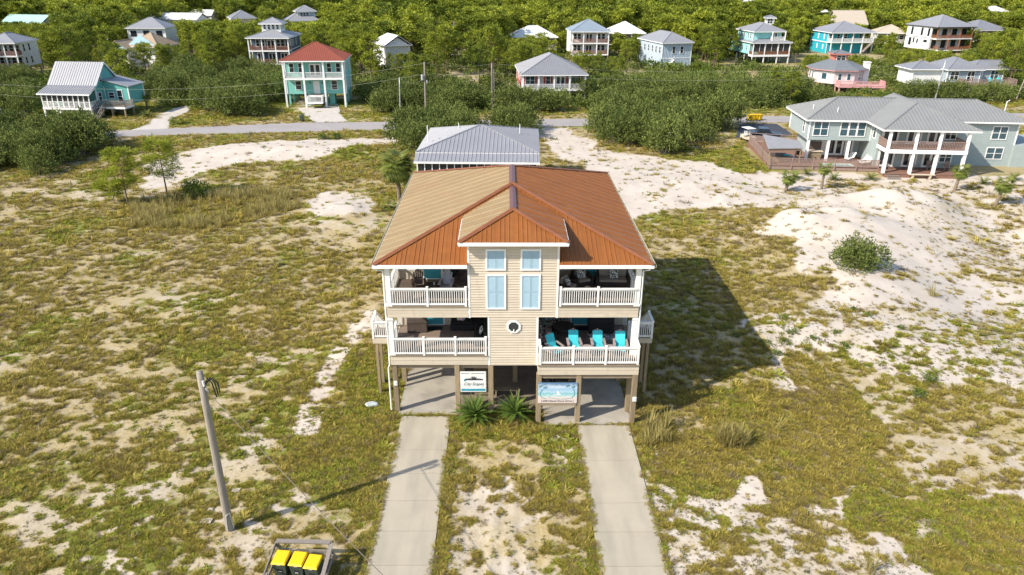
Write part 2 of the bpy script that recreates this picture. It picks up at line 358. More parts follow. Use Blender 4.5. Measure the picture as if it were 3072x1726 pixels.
def groundmat():
    m = bpy.data.materials.new('sandy_ground'); m.use_nodes = True; n = m.node_tree.nodes; l = m.node_tree.links
    b = n['Principled BSDF']; b.inputs['Roughness'].default_value = .95; b.inputs['Specular IOR Level'].default_value = .15
    tc = n.new('ShaderNodeTexCoord')
    def noise(s, d=6, r=.65):
        x = n.new('ShaderNodeTexNoise'); x.inputs['Scale'].default_value = s; x.inputs['Detail'].default_value = d; x.inputs['Roughness'].default_value = r
        l.new(tc.outputs['Object'], x.inputs['Vector']); return x.outputs[0]
    def rng_(v, a, b_, c=0., d=1.):
        x = n.new('ShaderNodeMapRange'); x.inputs[1].default_value = a; x.inputs[2].default_value = b_; x.inputs[3].default_value = c; x.inputs[4].default_value = d
        l.new(v, x.inputs[0]); return x.outputs[0]
    def mix(f, a, b_):
        x = n.new('ShaderNodeMix'); x.data_type = 'RGBA'; l.new(f, x.inputs[0])
        for i, c in ((6, a), (7, b_)):
            if isinstance(c, tuple): x.inputs[i].default_value = (*c, 1)
            else: l.new(c, x.inputs[i])
        return x.outputs[2]
    def math_(op, a, b_):
        x = n.new('ShaderNodeMath'); x.operation = op
        for i, c in ((0, a), (1, b_)):
            if isinstance(c, (int, float)): x.inputs[i].default_value = c
            else: l.new(c, x.inputs[i])
        return x.outputs[0]
    av = n.new('ShaderNodeAttribute'); av.attribute_name = 'veg'; ag = n.new('ShaderNodeAttribute'); ag.attribute_name = 'grn'
    fine = noise(7, 7, .75); mid = noise(1.1, 5)
    sand = mix(rng_(noise(.35, 6), .35, .7), (.58, .51, .435), (.49, .42, .345))
    sand = mix(rng_(noise(16, 4, .8), .56, .72), sand, (.36, .29, .21))          # footprints, crumbs of dead plant
    litter = mix(rng_(mid, .3, .7), (.30, .225, .11), (.42, .33, .19))
    olive = mix(rng_(fine, .3, .7), (.15, .122, .03), (.34, .27, .085))
    green = mix(rng_(fine, .3, .7), (.10, .125, .018), (.25, .26, .04))
    g = rng_(math_('ADD', ag.outputs['Fac'], math_('MULTIPLY', math_('SUBTRACT', fine, .5), .8)), .25, .85)
    pl = mix(g, olive, green); dry = rng_(ag.outputs['Fac'], .5, .72, 1, .1); pl = mix(math_('MULTIPLY', rng_(noise(9, 5, .75), .40, .56), dry), pl, litter); pl = mix(math_('MULTIPLY', rng_(noise(13, 5, .8), .50, .60), dry), pl, (.50, .42, .31))
    as_ = n.new('ShaderNodeAttribute'); as_.attribute_name = 'straw'
    straw = mix(rng_(noise(4.5, 6, .75), .36, .64), (.46, .37, .205), (.33, .25, .09)); straw = mix(rng_(noise(.8, 5, .7), .5, .75), straw, (.50, .42, .315)); straw = mix(rng_(noise(22, 4, .8), .5, .66), straw, (.235, .175, .075))
    sand = mix(math_('MULTIPLY', as_.outputs['Fac'], .93), sand, straw)
    e = math_('ADD', av.outputs['Fac'], math_('MULTIPLY', math_('SUBTRACT', fine, .5), 1.6))
    col = mix(rng_(e, .30, .62), sand, pl)
    l.new(col, b.inputs['Base Color'])
    bu = n.new('ShaderNodeBump'); bu.inputs['Strength'].default_value = .7; bu.inputs['Distance'].default_value = .06
    l.new(math_('ADD', noise(5, 6, .7), math_('MULTIPLY', noise(.9, 4), 1.5)), bu.inputs['Height']); l.new(bu.outputs[0], b.inputs['Normal'])
    return m
me.materials.append(groundmat())
ground = bpy.data.objects.new('ground', me); C.objects.link(ground); tag(ground, kind='structure')

# ------------------------------------------------------------------ road and drives
def ext(a, b, k): return a+(a-b)*k
R2 = [(ext(ROAD[0][0], ROAD[1][0], 6), ext(ROAD[0][1], ROAD[1][1], 6))]+ROAD+[(ext(ROAD[-1][0], ROAD[-2][0], 12), ext(ROAD[-1][1], ROAD[-2][1], 12))]
mb = MB()
for (a0, b0), (a1, b1) in zip(R2[:-1], R2[1:]):
    n_ = max(1, int(np.linalg.norm(a1-a0)/6))
    for i in range(n_):
        t0, t1 = i/n_, (i+1)/n_
        p = [b0+(b1-b0)*t0, b0+(b1-b0)*t1, a0+(a1-a0)*t1, a0+(a1-a0)*t0]
        mb.add([(x, y, .03) for x, y, _ in p], [(0, 1, 2, 3)])
tag(mb.build('road', M_tar), kind='structure')
for k, P in enumerate(DRV):
    mb = MB(); mb.add([(p[0], p[1], .022+.004*k) for p in P], [tuple(range(len(P)))]); o = mb.build('gravel_drive', M_dktar if k == 2 else M_gravel); tag(o, kind='structure')
    if o.data.polygons[0].normal.z < 0: o.data.flip_normals()
for x0, x1, y1, edges in ((-6.12+HX, -3.42+HX, 34.0, [34.0, 30.9, 29.0, 27.0, 25.0, 23.0, 20.9, 17, 13]), (3.48+HX, 6.3+HX, 33.1, [33.1, 30.0, 26.8, 24.9, 22.9, 20, 16.5, 13])):
    r = bpy.data.objects.new('concrete_driveway', None); C.objects.link(r); tag(r, kind='structure')
    for a, b in zip(edges[:-1], edges[1:]):
        MB().box(x0, x1, b+.012, a-.012, -.08, .06).build('concrete_slab', M_conc, r, bevel=.012)
mb = MB(); mb.box(HX-6.35, HX-2.95, HY-.25, HY+5.4, -.05, .05); o = mb.build('carport_floor', M_concold); tag(o, kind='structure')
mb = MB(); mb.box(HX+1.7, HX+6.45, HY-1.25, HY+5.0, -.05, .046); o = mb.build('carport_floor', M_concold); tag(o, kind='structure')
mb = MB(); mb.box(HX-2.94, HX+1.69, HY+.2, HY+18, -.05, .04); mb.box(HX-6.35, HX-2.95, HY+5.42, HY+18, -.05, .036); mb.box(HX+1.7, HX+6.45, HY+5.02, HY+18, -.05, .038)
o = mb.build('dirt_floor', M_dirt); tag(o, kind='structure')

# ------------------------------------------------------------------ ground plants
def tuftmesh(name, mat, n, L, spread, rise, wdt, seed):
    r = np.random.default_rng(seed); v = []; f = []; tn = []
    for i in range(n):
        a = r.uniform(0, 2*PI); d0 = r.uniform(0, spread); bx, by = d0*math.cos(a), d0*math.sin(a)
        az = a+r.normal(0, .8); ln = L*r.uniform(.5, 1.25); el = r.uniform(*rise)
        dx, dy, dz = math.cos(az)*math.cos(el), math.sin(az)*math.cos(el), math.sin(el)
        sx, sy = -math.sin(az)*wdt/2, math.cos(az)*wdt/2
        o = len(v); tx, ty, tz = bx+dx*ln, by+dy*ln, dz*ln
        mx, my, mz = bx+dx*ln*.55, by+dy*ln*.55, dz*ln*.68
        v += [(bx-sx*.6, by-sy*.6, -.01), (bx+sx*.6, by+sy*.6, -.01), (mx+sx, my+sy, mz), (mx-sx, my-sy, mz), (tx, ty, tz)]
        f += [(o, o+1, o+2, o+3), (o+3, o+2, o+4)]; tn += [r.uniform(0, 1)]*2
    me = bpy.data.meshes.new(name); me.from_pydata(v, [], f); me.materials.append(mat)
    a = me.attributes.new('tint', 'FLOAT', 'FACE'); a.data.foreach_set('value', np.array(tn, np.float32)); me.update(); return me
L_olive = leafmat('olive_grass', (.225, .182, .03), (.53, .425, .10), hue=.6)
L_green = leafmat('green_creeper', (.15, .18, .02), (.40, .40, .05), hue=.55)
L_dry = leafmat('dry_stems', (.15, .105, .06), (.33, .255, .16), hue=.6)
L_dark = leafmat('dark_weed', (.07, .082, .022), (.20, .195, .06), hue=.5)
L_tall = leafmat('tall_grass', (.26, .22, .07), (.50, .42, .16), hue=.5)
def gn_scatter(name, label, protos, pts, scl, rot, pick):
    col = bpy.data.collections.new(name+'_kinds')
    for i, m in enumerate(protos):
        o = bpy.data.objects.new(name+'_kind.%03d' % (i+1), m) if not isinstance(m, bpy.types.Object) else m
        col.objects.link(o)
    me = bpy.data.meshes.new(name); me.vertices.add(len(pts)); me.vertices.foreach_set('co', np.asarray(pts, np.float32).ravel())
    a = me.attributes.new('scl', 'FLOAT_VECTOR', 'POINT'); a.data.foreach_set('vector', np.asarray(scl, np.float32).ravel())
    a = me.attributes.new('rot', 'FLOAT_VECTOR', 'POINT'); a.data.foreach_set('vector', np.asarray(rot, np.float32).ravel())
    a = me.attributes.new('pick', 'INT', 'POINT'); a.data.foreach_set('value', np.asarray(pick, np.int32))
    ng = bpy.data.node_groups.new(name, 'GeometryNodeTree')
    ng.interface.new_socket('Geometry', in_out='INPUT', socket_type='NodeSocketGeometry'); ng.interface.new_socket('Geometry', in_out='OUTPUT', socket_type='NodeSocketGeometry')
    n = ng.nodes; l = ng.links; gi = n.new('NodeGroupInput'); go = n.new('NodeGroupOutput'); ip = n.new('GeometryNodeInstanceOnPoints'); ci = n.new('GeometryNodeCollectionInfo')
    ci.inputs['Collection'].default_value = col; ci.inputs['Separate Children'].default_value = True; ci.inputs['Reset Children'].default_value = True
    def at(nm, dt):
        x = n.new('GeometryNodeInputNamedAttribute'); x.data_type = dt; x.inputs['Name'].default_value = nm
        return [s for s in x.outputs if s.enabled and s.name == 'Attribute'][0]
    l.new(gi.outputs[0], ip.inputs['Points']); l.new(ci.outputs[0], ip.inputs['Instance']); ip.inputs['Pick Instance'].default_value = True
    l.new(at('pick', 'INT'), ip.inputs['Instance Index']); l.new(at('rot', 'FLOAT_VECTOR'), ip.inputs['Rotation']); l.new(at('scl', 'FLOAT_VECTOR'), ip.inputs['Scale'])
    l.new(ip.outputs[0], go.inputs[0])
    o = bpy.data.objects.new(name, me); C.objects.link(o); mo = o.modifiers.new('scatter', 'NODES'); mo.node_group = ng
    tag(o, label=label, cat='ground cover', kind='stuff'); return o
def scatter_points(n, x0, x1, y0, y1):
    """points with a density that falls with distance squared, inside the wedge the place is seen in"""
    t = rng.uniform(0, 1, n); y = 1/(1/y0+t*(1/y1-1/y0)); hw = .655*y+8
    x = rng.uniform(-1, 1, n)*hw; return x, y
def onslab(x, y):
    lx, ly = x-HX, y-HY; m = .03
    s = ((lx > -6.12-m) & (lx < -3.42+m) & (ly < -.4)) | ((lx > 3.48-m) & (lx < 6.3+m) & (ly < -1.3)) | ((lx > -6.4) & (lx < -2.9) & (ly > -.25) & (ly < 18)) | ((lx > 1.65) & (lx < 6.5) & (ly > -1.25) & (ly < 18)) | ((lx > -2.95) & (lx < 1.7) & (ly > .3) & (ly < 18))
    s |= inpoly(x, y, [a for a, b in R2]+[b for a, b in R2][::-1])
    for P in DRV: s |= inpoly(x, y, P)
    s |= (x > 33) & (x < 72) & (y > 84.5-.02*(x-33)) & (y < 101)
    s |= (x > -10) & (x < 4.5) & (y > 73) & (y < 88)
    return s
x, y = scatter_points(560000, 0, 0, 19.5, 165); ok = ~onslab(x, y); x = x[ok]; y = y[ok]
v, g, cv = plants(x, y); r = rng.uniform(0, 1, len(x)); lush = np.clip((cv-.84)/.1, 0, 1); gap = np.clip((fbm(x, y, .42, 91, 3)-.40)/.12, 0, 1)*(1-.7*lush)+.7*lush
keep = r < v**1.2*(.72+.26*lush)*gap+.020+.05*((cv > .15) & (cv < .25)); x = x[keep]; y = y[keep]; v = v[keep]; g = g[keep]
z = hgt(x, y); sc = .66*np.clip((y/30.)**.8, .75, 2.6)*rng.lognormal(0, .33, len(x))*np.where(v < .3, .72, 1.)
kg = rng.uniform(0, 1, len(x)); gg = np.clip((g-.58)*2.0+.42, .03, .97)
cls = np.where(kg < gg*.78, 1, 0); k2 = rng.uniform(0, 1, len(x)); bare = v < .3
cls = np.where(k2 < np.where(bare, .30, .12+.34*np.clip(.6-g, 0, 1)), 2, cls); cls = np.where(k2 > np.where(bare, .55, .95), 3, cls)
rot = np.stack([rng.normal(0, .12, len(x)), rng.normal(0, .12, len(x)), rng.uniform(0, 2*PI, len(x))], -1)
ex = []; ey = []
for x0, y1 in ((-6.12+HX, 34), (-3.42+HX, 34), (3.48+HX, 33.1), (6.3+HX, 33.1)):
    yy = rng.uniform(19, y1, 420); ex.append(x0+rng.normal(0, .07, 420)); ey.append(yy)
for x0, x1, y0 in ((-6.2, -3.2, 34.02), (3.4, 6.5, 33.12)): ex.append(HX+rng.uniform(x0, x1, 90)); ey.append(y0+rng.normal(0, .06, 90))
ex = np.concatenate(ex); ey = np.concatenate(ey); k_ = fbm(ex, ey, 1.3, 14, 3) > .42; ex = ex[k_]; ey = ey[k_]; n_ = len(ex)
x = np.concatenate([x, ex]); y = np.concatenate([y, ey]); z = np.concatenate([z, np.full(n_, .045)]); sc = np.concatenate([sc, rng.uniform(.35, .8, n_)]); cls = np.concatenate([cls, rng.integers(0, 3, n_)]); rot = np.concatenate([rot, np.stack([np.zeros(n_), np.zeros(n_), rng.uniform(0, 6.28, n_)], -1)])
KINDS_ = [('olive_grass', 'low olive and tan grass tufts covering the sandy lots', L_olive, 34, .17, .12, (.15, 1.1), .018),
          ('green_creeper', 'low bright green creeping plants in patches on the sand', L_green, 36, .11, .15, (.1, .9), .034),
          ('dry_weed', 'dry brown weed tufts scattered over the sand', L_dry, 30, .18, .12, (.1, 1.0), .014),
          ('dark_weed', 'small dark green weeds dotted over the sand', L_dark, 26, .11, .11, (.1, .9), .026)]
for i, (nm, lb, mt, n_, L, sp, ri, wd) in enumerate(KINDS_):
    s = cls == i; k = int(s.sum())
    ms = [tuftmesh(nm, mt, n_, L, sp, ri, wd, 100+10*i+j) for j in range(4)]
    gn_scatter(nm, lb, ms, np.stack([x[s], y[s], z[s]], -1), np.repeat(sc[s][:, None], 3, 1)*np.array([1.15, 1.15, .9]), rot[s], rng.integers(0, 4, k))
# ------------------------------------------------------------------ the tall beige house on pilings
def clip2(P, ax, val, gt):
    o = []
    for i in range(len(P)):
        a, b = P[i], P[(i+1) % len(P)]; da, db = (a[ax]-val)*(1 if gt else -1), (b[ax]-val)*(1 if gt else -1)
        if da >= 0: o.append(a)
        if da*db < 0: t = da/(da-db); o.append((a[0]+(b[0]-a[0])*t, a[1]+(b[1]-a[1])*t))
    return o
def frame(poly, edir):
    P = [Vector(p) for p in poly]; u = Vector(edir).normalized(); n = (P[1]-P[0]).cross(P[2]-P[0]).normalized()
    if n.z < 0: n = -n
    v = n.cross(u)
    if v.z < 0: v = -v
    return P, u, v, n, [((p-P[0]).dot(u), (p-P[0]).dot(v)) for p in P]
def metal_sheet(mb, poly, edir, rib=.229, u0=None, u1=None, rw=.035, rh=.028, th=.02, base=0., mr=0):
    """a strip (u0..u1 along the eave) of ribbed metal roofing"""
    P, u, v, n, q = frame(poly, edir); us = [a for a, b in q]
    lo = min(us) if u0 is None else u0; hi = max(us) if u1 is None else u1
    c = clip2(clip2(q, 0, lo, True), 0, hi, False)
    if len(c) < 3: return False
    W = lambda a, b, h: P[0]+u*a+v*b+n*h
    m = len(c)
    ar = sum(c[i][0]*c[(i+1) % m][1]-c[(i+1) % m][0]*c[i][1] for i in range(m))
    if abs(ar) < .004: return False
    if (ar > 0) != (u.cross(v).dot(n) > 0): c = c[::-1]
    mb.add([W(a, b, base) for a, b in c]+[W(a, b, base-th) for a, b in c], [tuple(range(m)), tuple(range(2*m-1, m-1, -1))]+[(i, m+i, m+(i+1) % m, (i+1) % m) for i in range(m)])
    k = math.ceil((lo+rw-min(us))/rib-1e-6)
    while True:
        a = min(us)+k*rib; k += 1
        if a > hi-rw: break
        cc = clip2(clip2(c, 0, a-rw/2, True), 0, a+rw/2, False)
        if len(cc) < 3: continue
        b0 = min(p[1] for p in cc); b1 = max(p[1] for p in cc)
        if b1-b0 < .08: continue
        h0, h1 = base+.001, base+rh
        A = [W(a-rw*.9, b0, h0), W(a+rw*.9, b0, h0), W(a+rw*.35, b0, h1), W(a-rw*.35, b0, h1), W(a-rw*.9, b1, h0), W(a+rw*.9, b1, h0), W(a+rw*.35, b1, h1), W(a-rw*.35, b1, h1)]
        mb.add(A, [(0, 1, 2, 3), (7, 6, 5, 4), (1, 5, 6, 2), (2, 6, 7, 3), (3, 7, 4, 0)], mr)
    return True
def roof_panels(parent, poly, edir, mat, width=.916, rib=.229, mr=0, rw=.035):
    P, u, v, n, q = frame(poly, edir); us = [a for a, b in q]; lo = min(us); k = 0
    while lo+k*width < max(us):
        mb = MB()
        if metal_sheet(mb, poly, edir, rib, lo+k*width+.003, min(lo+(k+1)*width, max(us))-.003, base=.004*(k % 2), mr=mr, rw=rw): mb.build('roof_panel', mat, parent)
        k += 1
BAL = MB().box(-.019, .019, -.019, .019, 0, 1).mesh('baluster', M_white)
def railing(parent, p0, p1, h=1.02, sp=.117, mat=None, posts=(), single=False, pw=.11, name='railing', cap=.14):
    """white rail: cap rail, bottom rail, posts and balusters (each a piece unless single)"""
    mat = mat or M_white; p0 = Vector(p0); p1 = Vector(p1); d = p1-p0; L = d.length; dn = d.normalized(); up = Vector((0, 0, 1))
    mb = MB(); mb.bar(p0+up*(h-.03), p1+up*(h-.03), cap, .05); mb.bar(p0+up*(h-.10), p1+up*(h-.10), .05, .09)
    if not single:
        r = mb.build(name, mat, parent)
        MB().bar(p0+up*.12, p1+up*.12, .06, .1).build('bottom_rail', mat, r)
    else: mb.bar(p0+up*.12, p1+up*.12, .06, .1)
    for t in posts:
        c = p0+d*t
        if single: mb.cbox(c.x, c.y, c.z-.02, pw, pw, h+.1)
        else:
            b = MB(); b.cbox(c.x, c.y, c.z-.02, pw, pw, h+.08); b.cbox(c.x, c.y, c.z+h+.06, pw+.03, pw+.03, .03); b.build('rail_post', mat, r, bevel=.008)
    n = max(1, int(round(L/sp))); rz = math.atan2(dn.y, dn.x)
    for i in range(n):
        t = (i+.5)/n
        if any(abs(t-q)*L < pw*.6 for q in posts): continue
        c = p0+d*t
        if single: mb.cbox(c.x, c.y, c.z+.15, .036, .036, h-.28)
        else: inst(BAL, 'baluster', r, (c.x, c.y, c.z+.16), rz, (1, 1, h-.29))
    if single: r = mb.build(name, mat, parent)
    return r
def lap_wall(mb, x0, x1, z0, z1, y, lap=.145, th=.02, holes=()):
    """overlapping boards on a wall facing -y"""
    z = z0
    while z < z1-.01:
        t = min(z+lap, z1); segs = [(x0, x1)]
        for hx0, hx1, hz0, hz1 in holes:
            if hz0 < (z+t)/2 < hz1:
                ns = []
                for a, b in segs:
                    if hx0 > a: ns.append((a, min(b, hx0)))
                    if hx1 < b: ns.append((max(a, hx1), b))
                segs = [q for q in ns if q[1]-q[0] > .02]
        for a, b in segs:
            mb.add([(a, y-th, z), (b, y-th, z), (b, y-.004, t), (a, y-.004, t), (a, y, z), (b, y, z)], [(0, 1, 2, 3), (4, 5, 1, 0)])
        z = t
beach = thing('beach_house', 'tall beige duplex on pilings with copper orange metal roof and white railed porches', 'house', (HX, HY, 0))
ZL, ZU, ZFL, ZFU, ZE = 3.64, 6.54, 3.04, 5.89, 8.92
UH, LH, EH = 2.34, 1.335, 7.14
# central bay
b = MB(); b.box(-UH+.03, UH-.03, .01, 3.7, ZFU, 10.12); b.box(-LH+.03, LH-.03, .012, 3.69, ZFL+.01, ZFU); b.build('wall', M_beige, beach)
z = ZFU; hole = []
def boards(x0, x1, z0, z1, lap):
    n = round((z1-z0)/lap); lap = (z1-z0)/n
    for i in range(n):
        a, t = z0+i*lap, z0+(i+1)*lap; mb = MB()
        a += .024; mb.add([(x0, -.034, a), (x1, -.034, a), (x1, -.004, t), (x0, -.004, t), (x0, .012, a), (x1, .012, a), (x1, .012, t), (x0, .012, t)],
               [(0, 1, 2, 3), (4, 5, 1, 0), (3, 2, 6, 7), (0, 3, 7, 4), (1, 5, 6, 2)])
        mb.build('siding_board', M_beige, beach)
boards(-UH+.1, UH-.1, ZFU, 10.1, .146); boards(-LH+.08, LH-.08, ZFL, ZFU-.012, .146)
for x in (-UH+.05, UH-.05): MB().box(x-.055, x+.055, -.035, .06, ZFU-.02, 10.08).build('corner_trim', M_white, beach)
for x in (-LH+.045, LH-.045): MB().box(x-.05, x+.05, -.034, .06, ZFL-.02, ZFU).build('corner_trim', M_white, beach)
MB().box(-LH, LH, -.02, 3.6, ZFL-.03, ZFL-.003).build('soffit', M_beige, beach)
def shutter_window(x, z0, z1, mid):
    wd, fr = 1.04, .085
    f = MB()
    f.box(x-wd/2, x+wd/2, -.08, .0, z1-fr, z1); f.box(x-wd/2, x+wd/2, -.082, .0, z0, z0+fr)
    f.box(x-wd/2, x-wd/2+fr, -.078, .0, z0+fr, z1-fr); f.box(x+wd/2-fr, x+wd/2, -.078, .0, z0+fr, z1-fr)
    f = f.build('window', M_trim, beach, bevel=.006)
    for s in (-1, 1):
        a, c = (x-wd/2+fr, x-.006) if s < 0 else (x+.006, x+wd/2-fr); m = MB()
        m.box(a, a+.05, -.062, -.034, z0+fr, z1-fr); m.box(c-.05, c, -.062, -.034, z0+fr, z1-fr)
        m.box(a+.05, c-.05, -.061, -.034, z0+fr, z0+fr+.06); m.box(a+.05, c-.05, -.061, -.034, z1-fr-.06, z1-fr)
        if mid: m.box(a+.05, c-.05, -.063, -.034, (z0+z1)/2-.04, (z0+z1)/2+.04)
        m.box(a+.04, c-.04, -.037, -.034, z0+fr+.02, z1-fr-.02)
        zz = z0+fr+.085
        while zz < z1-fr-.09:
            if not (mid and abs(zz-(z0+z1)/2) < .07): m.add([(a+.05, -.061, zz-.024), (c-.05, -.061, zz-.024), (c-.05, -.038, zz+.026), (a+.05, -.038, zz+.026)], [(0, 1, 2, 3)])
            zz += .05
        m.build('shutter', M_shut, f)
for x in (-.89, .89):
    shutter_window(x, 8.57, 9.73, False); shutter_window(x, 6.38, 8.36, True)
def ngon(r, n, y, cx, cz, a0=PI/8): return [(cx+r*math.cos(a0+2*PI*k/n), y, cz+r*math.sin(a0+2*PI*k/n)) for k in range(n)]
o1, o2 = ngon(.40, 8, -.075, .03, 5.36), ngon(.285, 8, -.075, .03, 5.36); o3, o4 = ngon(.40, 8, -.01, .03, 5.36), ngon(.285, 8, -.01, .03, 5.36)
m = MB(); m.add(o1+o2+o3+o4, [(i, (i+1) % 8, 8+(i+1) % 8, 8+i) for i in range(8)]+[(16+i, 16+(i+1) % 8, (i+1) % 8, i) for i in range(8)]+[(8+i, 8+(i+1) % 8, 24+(i+1) % 8, 24+i) for i in range(8)])
octw = m.build('octagon_window', M_white, beach)
m = MB(); m.add(ngon(.29, 8, -.05, .03, 5.36), [tuple(range(8))]); m.build('pane', M_glass, octw)
m = MB(); m.lathe([(.02, 0), (.035, .03), (.03, .1), (.012, .13)], 8, (.04, -.09, 5.1)); m.build('ornament', M_white, octw)
# back wall of the porches and the body behind
b = MB(); b.box(-6.45, 6.45, 3.67, 17.6, ZFL, ZE-.1); lap_wall(b, -6.45, 6.45, ZL, ZFU, 3.67); lap_wall(b, -6.45, 6.45, ZU, ZE-.1, 3.67)
b.build('wall', M_beige, beach)
def door(x, z, y=3.67, wd=.95):
    d = MB(); d.box(x-wd/2, x+wd/2, y-.06, y-.01, z+.06, z+2.08); d = d.build('door', M_teal, beach)
    MB().box(x-.24, x+.24, y-.072, y-.058, z+1.0, z+1.9).build('pane', M_glass, d)
    MB().lathe([(.03, 0), (.035, .03), (.01, .06)], 8, (x+.36, y-.1, z+1.02)).build('handle', M_metal, d)
    f = MB(); f.box(x-wd/2-.11, x-wd/2-.004, y-.07, y, z+.02, z+2.1); f.box(x+wd/2+.004, x+wd/2+.11, y-.07, y, z+.02, z+2.1); f.box(x-wd/2-.11, x+wd/2+.11, y-.075, y, z+2.1, z+2.2); f.box(x-wd/2, x+wd/2, y-.08, y, z+.005, z+.055)
    f.build('door_frame', M_trim, d)
for x, z in ((-4.53, ZU), (4.23, ZU), (-4.5, ZL), (3.94, ZL)): door(x, z)
def porch_window(x, z0, z1, wd, y=3.67, blind=False):
    f = MB(); f.box(x-wd/2-.09, x+wd/2+.09, y-.05, y, z0-.09, z0-.003); f.box(x-wd/2-.09, x+wd/2+.09, y-.05, y, z1+.003, z1+.09)
    f.box(x-wd/2-.09, x-wd/2, y-.048, y, z0, z1); f.box(x+wd/2, x+wd/2+.09, y-.048, y, z0, z1); f = f.build('window', M_trim, beach)
    MB().box(x-wd/2, x+wd/2, y-.03, y-.008, z0, z1).build('pane', M_glass, f)
porch_window(-6.0, ZU+.62, ZU+2.0, .95); porch_window(-2.95, ZU+.1, ZU+2.1, 1.2); porch_window(5.75, ZU+.62, ZU+2.0, .95); porch_window(2.9, ZU+.62, ZU+2.0, .95)
porch_window(-5.35, ZL+.75, ZL+2.0, 1.0); porch_window(4.95, ZL+.75, ZL+2.0, 1.0)
# decks
def deck(x0, x1, y0, y1, z):
    m = MB(); y = y0; n = int((y1-y0)/.145); st = (y1-y0)/n
    for i in range(n): m.box(x0, x1, y0+i*st+.004, y0+(i+1)*st-.004, z-.035, z)
    m.box(x0+.05, x1-.05, y0+.05, y1-.05, z-.3, z-.05)
    o = m.build('deck_floor', M_deck, beach); return o
deck(-6.5, -UH-.03, .03, 3.64, ZU); deck(UH+.03, 6.5, .03, 3.64, ZU)
deck(-6.5, -LH-.03, .03, 3.64, ZL); deck(LH+.03, 6.5, -1.05, 3.64, ZL)
def band(x0, x1, y, z0, z1, n, side=None):
    st = (z1-z0)/n
    for i in range(n): MB().box(x0, x1, y-.05+.013*(i % 2), y, z1-(i+1)*st+.012, z1-i*st).build('fascia_board', M_beige, beach)
band(-6.56, -UH-.005, .0, ZFU, ZU-.03, 3); band(UH+.005, 6.56, .0, ZFU, ZU-.03, 3)
band(-6.56, -LH-.005, .0, ZFL, ZL-.03, 2); band(LH-.02, 6.62, -1.08, ZFL, ZL-.03, 2)
for s in (-1, 1):
    for z0, z1 in ((ZFU, ZU-.03), (ZFL, ZL-.03)):
        ya = -1.08 if (s > 0 and z0 == ZFL) else .0
        MB().box(s*6.56-.03, s*6.56+.03, ya, 3.66, z0, z1).build('fascia_board', M_beige, beach)
MB().box(-6.56, -UH, -.10, .0, ZU-.03, ZU).build('deck_edge', M_woodh, beach); MB().box(UH, 6.56, -.10, .0, ZU-.03, ZU).build('deck_edge', M_woodh, beach)
MB().box(-6.56, -LH, -.10, .0, ZL-.03, ZL).build('deck_edge', M_woodh, beach); MB().box(LH-.05, 6.66, -1.2, -1.08, ZL-.03, ZL).build('deck_edge', M_woodh, beach)
MB().box(LH-.02, LH+.02, -1.07, .0, ZFL, ZL-.03).build('fascia_board', M_beige, beach)
for q in ([(3.3, -1.125, ZL-.09), (3.42, -1.125, ZL-.1), (3.40, -1.125, ZL-.22), (3.36, -1.125, ZL-.3), (3.31, -1.125, ZL-.2)], [(5.05, -1.125, ZL-.16), (5.2, -1.125, ZL-.08), (5.38, -1.125, ZL-.1), (5.36, -1.125, ZL-.2), (5.2, -1.125, ZL-.24)]):
    m = MB(); m.prism(q, (0, -.002, 0)); m.build('rust_stain', M_rust, beach)
# rails
railing(beach, (-6.42, -.02, ZU), (-UH-.06, -.02, ZU), posts=(.49, .985)); railing(beach, (UH+.06, -.02, ZU), (6.42, -.02, ZU), posts=(.015, .5))
railing(beach, (-6.42, -.02, ZL), (-LH-.06, -.02, ZL), posts=(.33, .665, .988)); railing(beach, (LH+.04, -1.05, ZL), (6.6, -1.05, ZL), posts=(.01, .34, .665, .99))
railing(beach, (6.58, -1.0, ZL), (6.58, -.1, ZL), single=True, posts=(.97,)); railing(beach, (LH+.06, -1.0, ZL), (LH+.06, -.08, ZL), single=True)
for s in (-1, 1):
    railing(beach, (s*6.5, .1, ZU), (s*6.5, 3.6, ZU), single=True, posts=(.5, .98)); railing(beach, (s*6.5, .1, ZL), (s*6.5, 1.95, ZL), single=True, posts=(.98,))
# columns, beams under the eave
for s in (-1, 1):
    for z0, z1, wd in ((ZU-.02, ZE-.12, .27), (ZL-.02, ZFU, .27)):
        c = MB(); c.cbox(s*6.46, .12, z0, wd, wd, z1-z0); c.cbox(s*6.46, .12, z0, wd+.06, wd+.06, .14); c.cbox(s*6.46, .12, z1-.18, wd+.05, wd+.05, .1); c.build('porch_column', M_white, beach, bevel=.01)
    x0, x1 = (-6.6, -UH) if s < 0 else (UH, 6.6)
    MB().box(x0, x1, 0.02, .2, ZE-.3, ZE-.04).build('eave_beam', M_white, beach)
    MB().box(s*6.5-.09, s*6.5+.09, .2, 3.66, ZE-.28, ZE-.05).build('eave_beam', M_white, beach)
m = MB(); m.box(-6.9, -UH-.01, -.02, 3.66, ZE-.06, ZE-.03); m.box(UH+.01, 6.9, -.02, 3.66, ZE-.06, ZE-.03); m.build('porch_ceiling', M_white, beach)
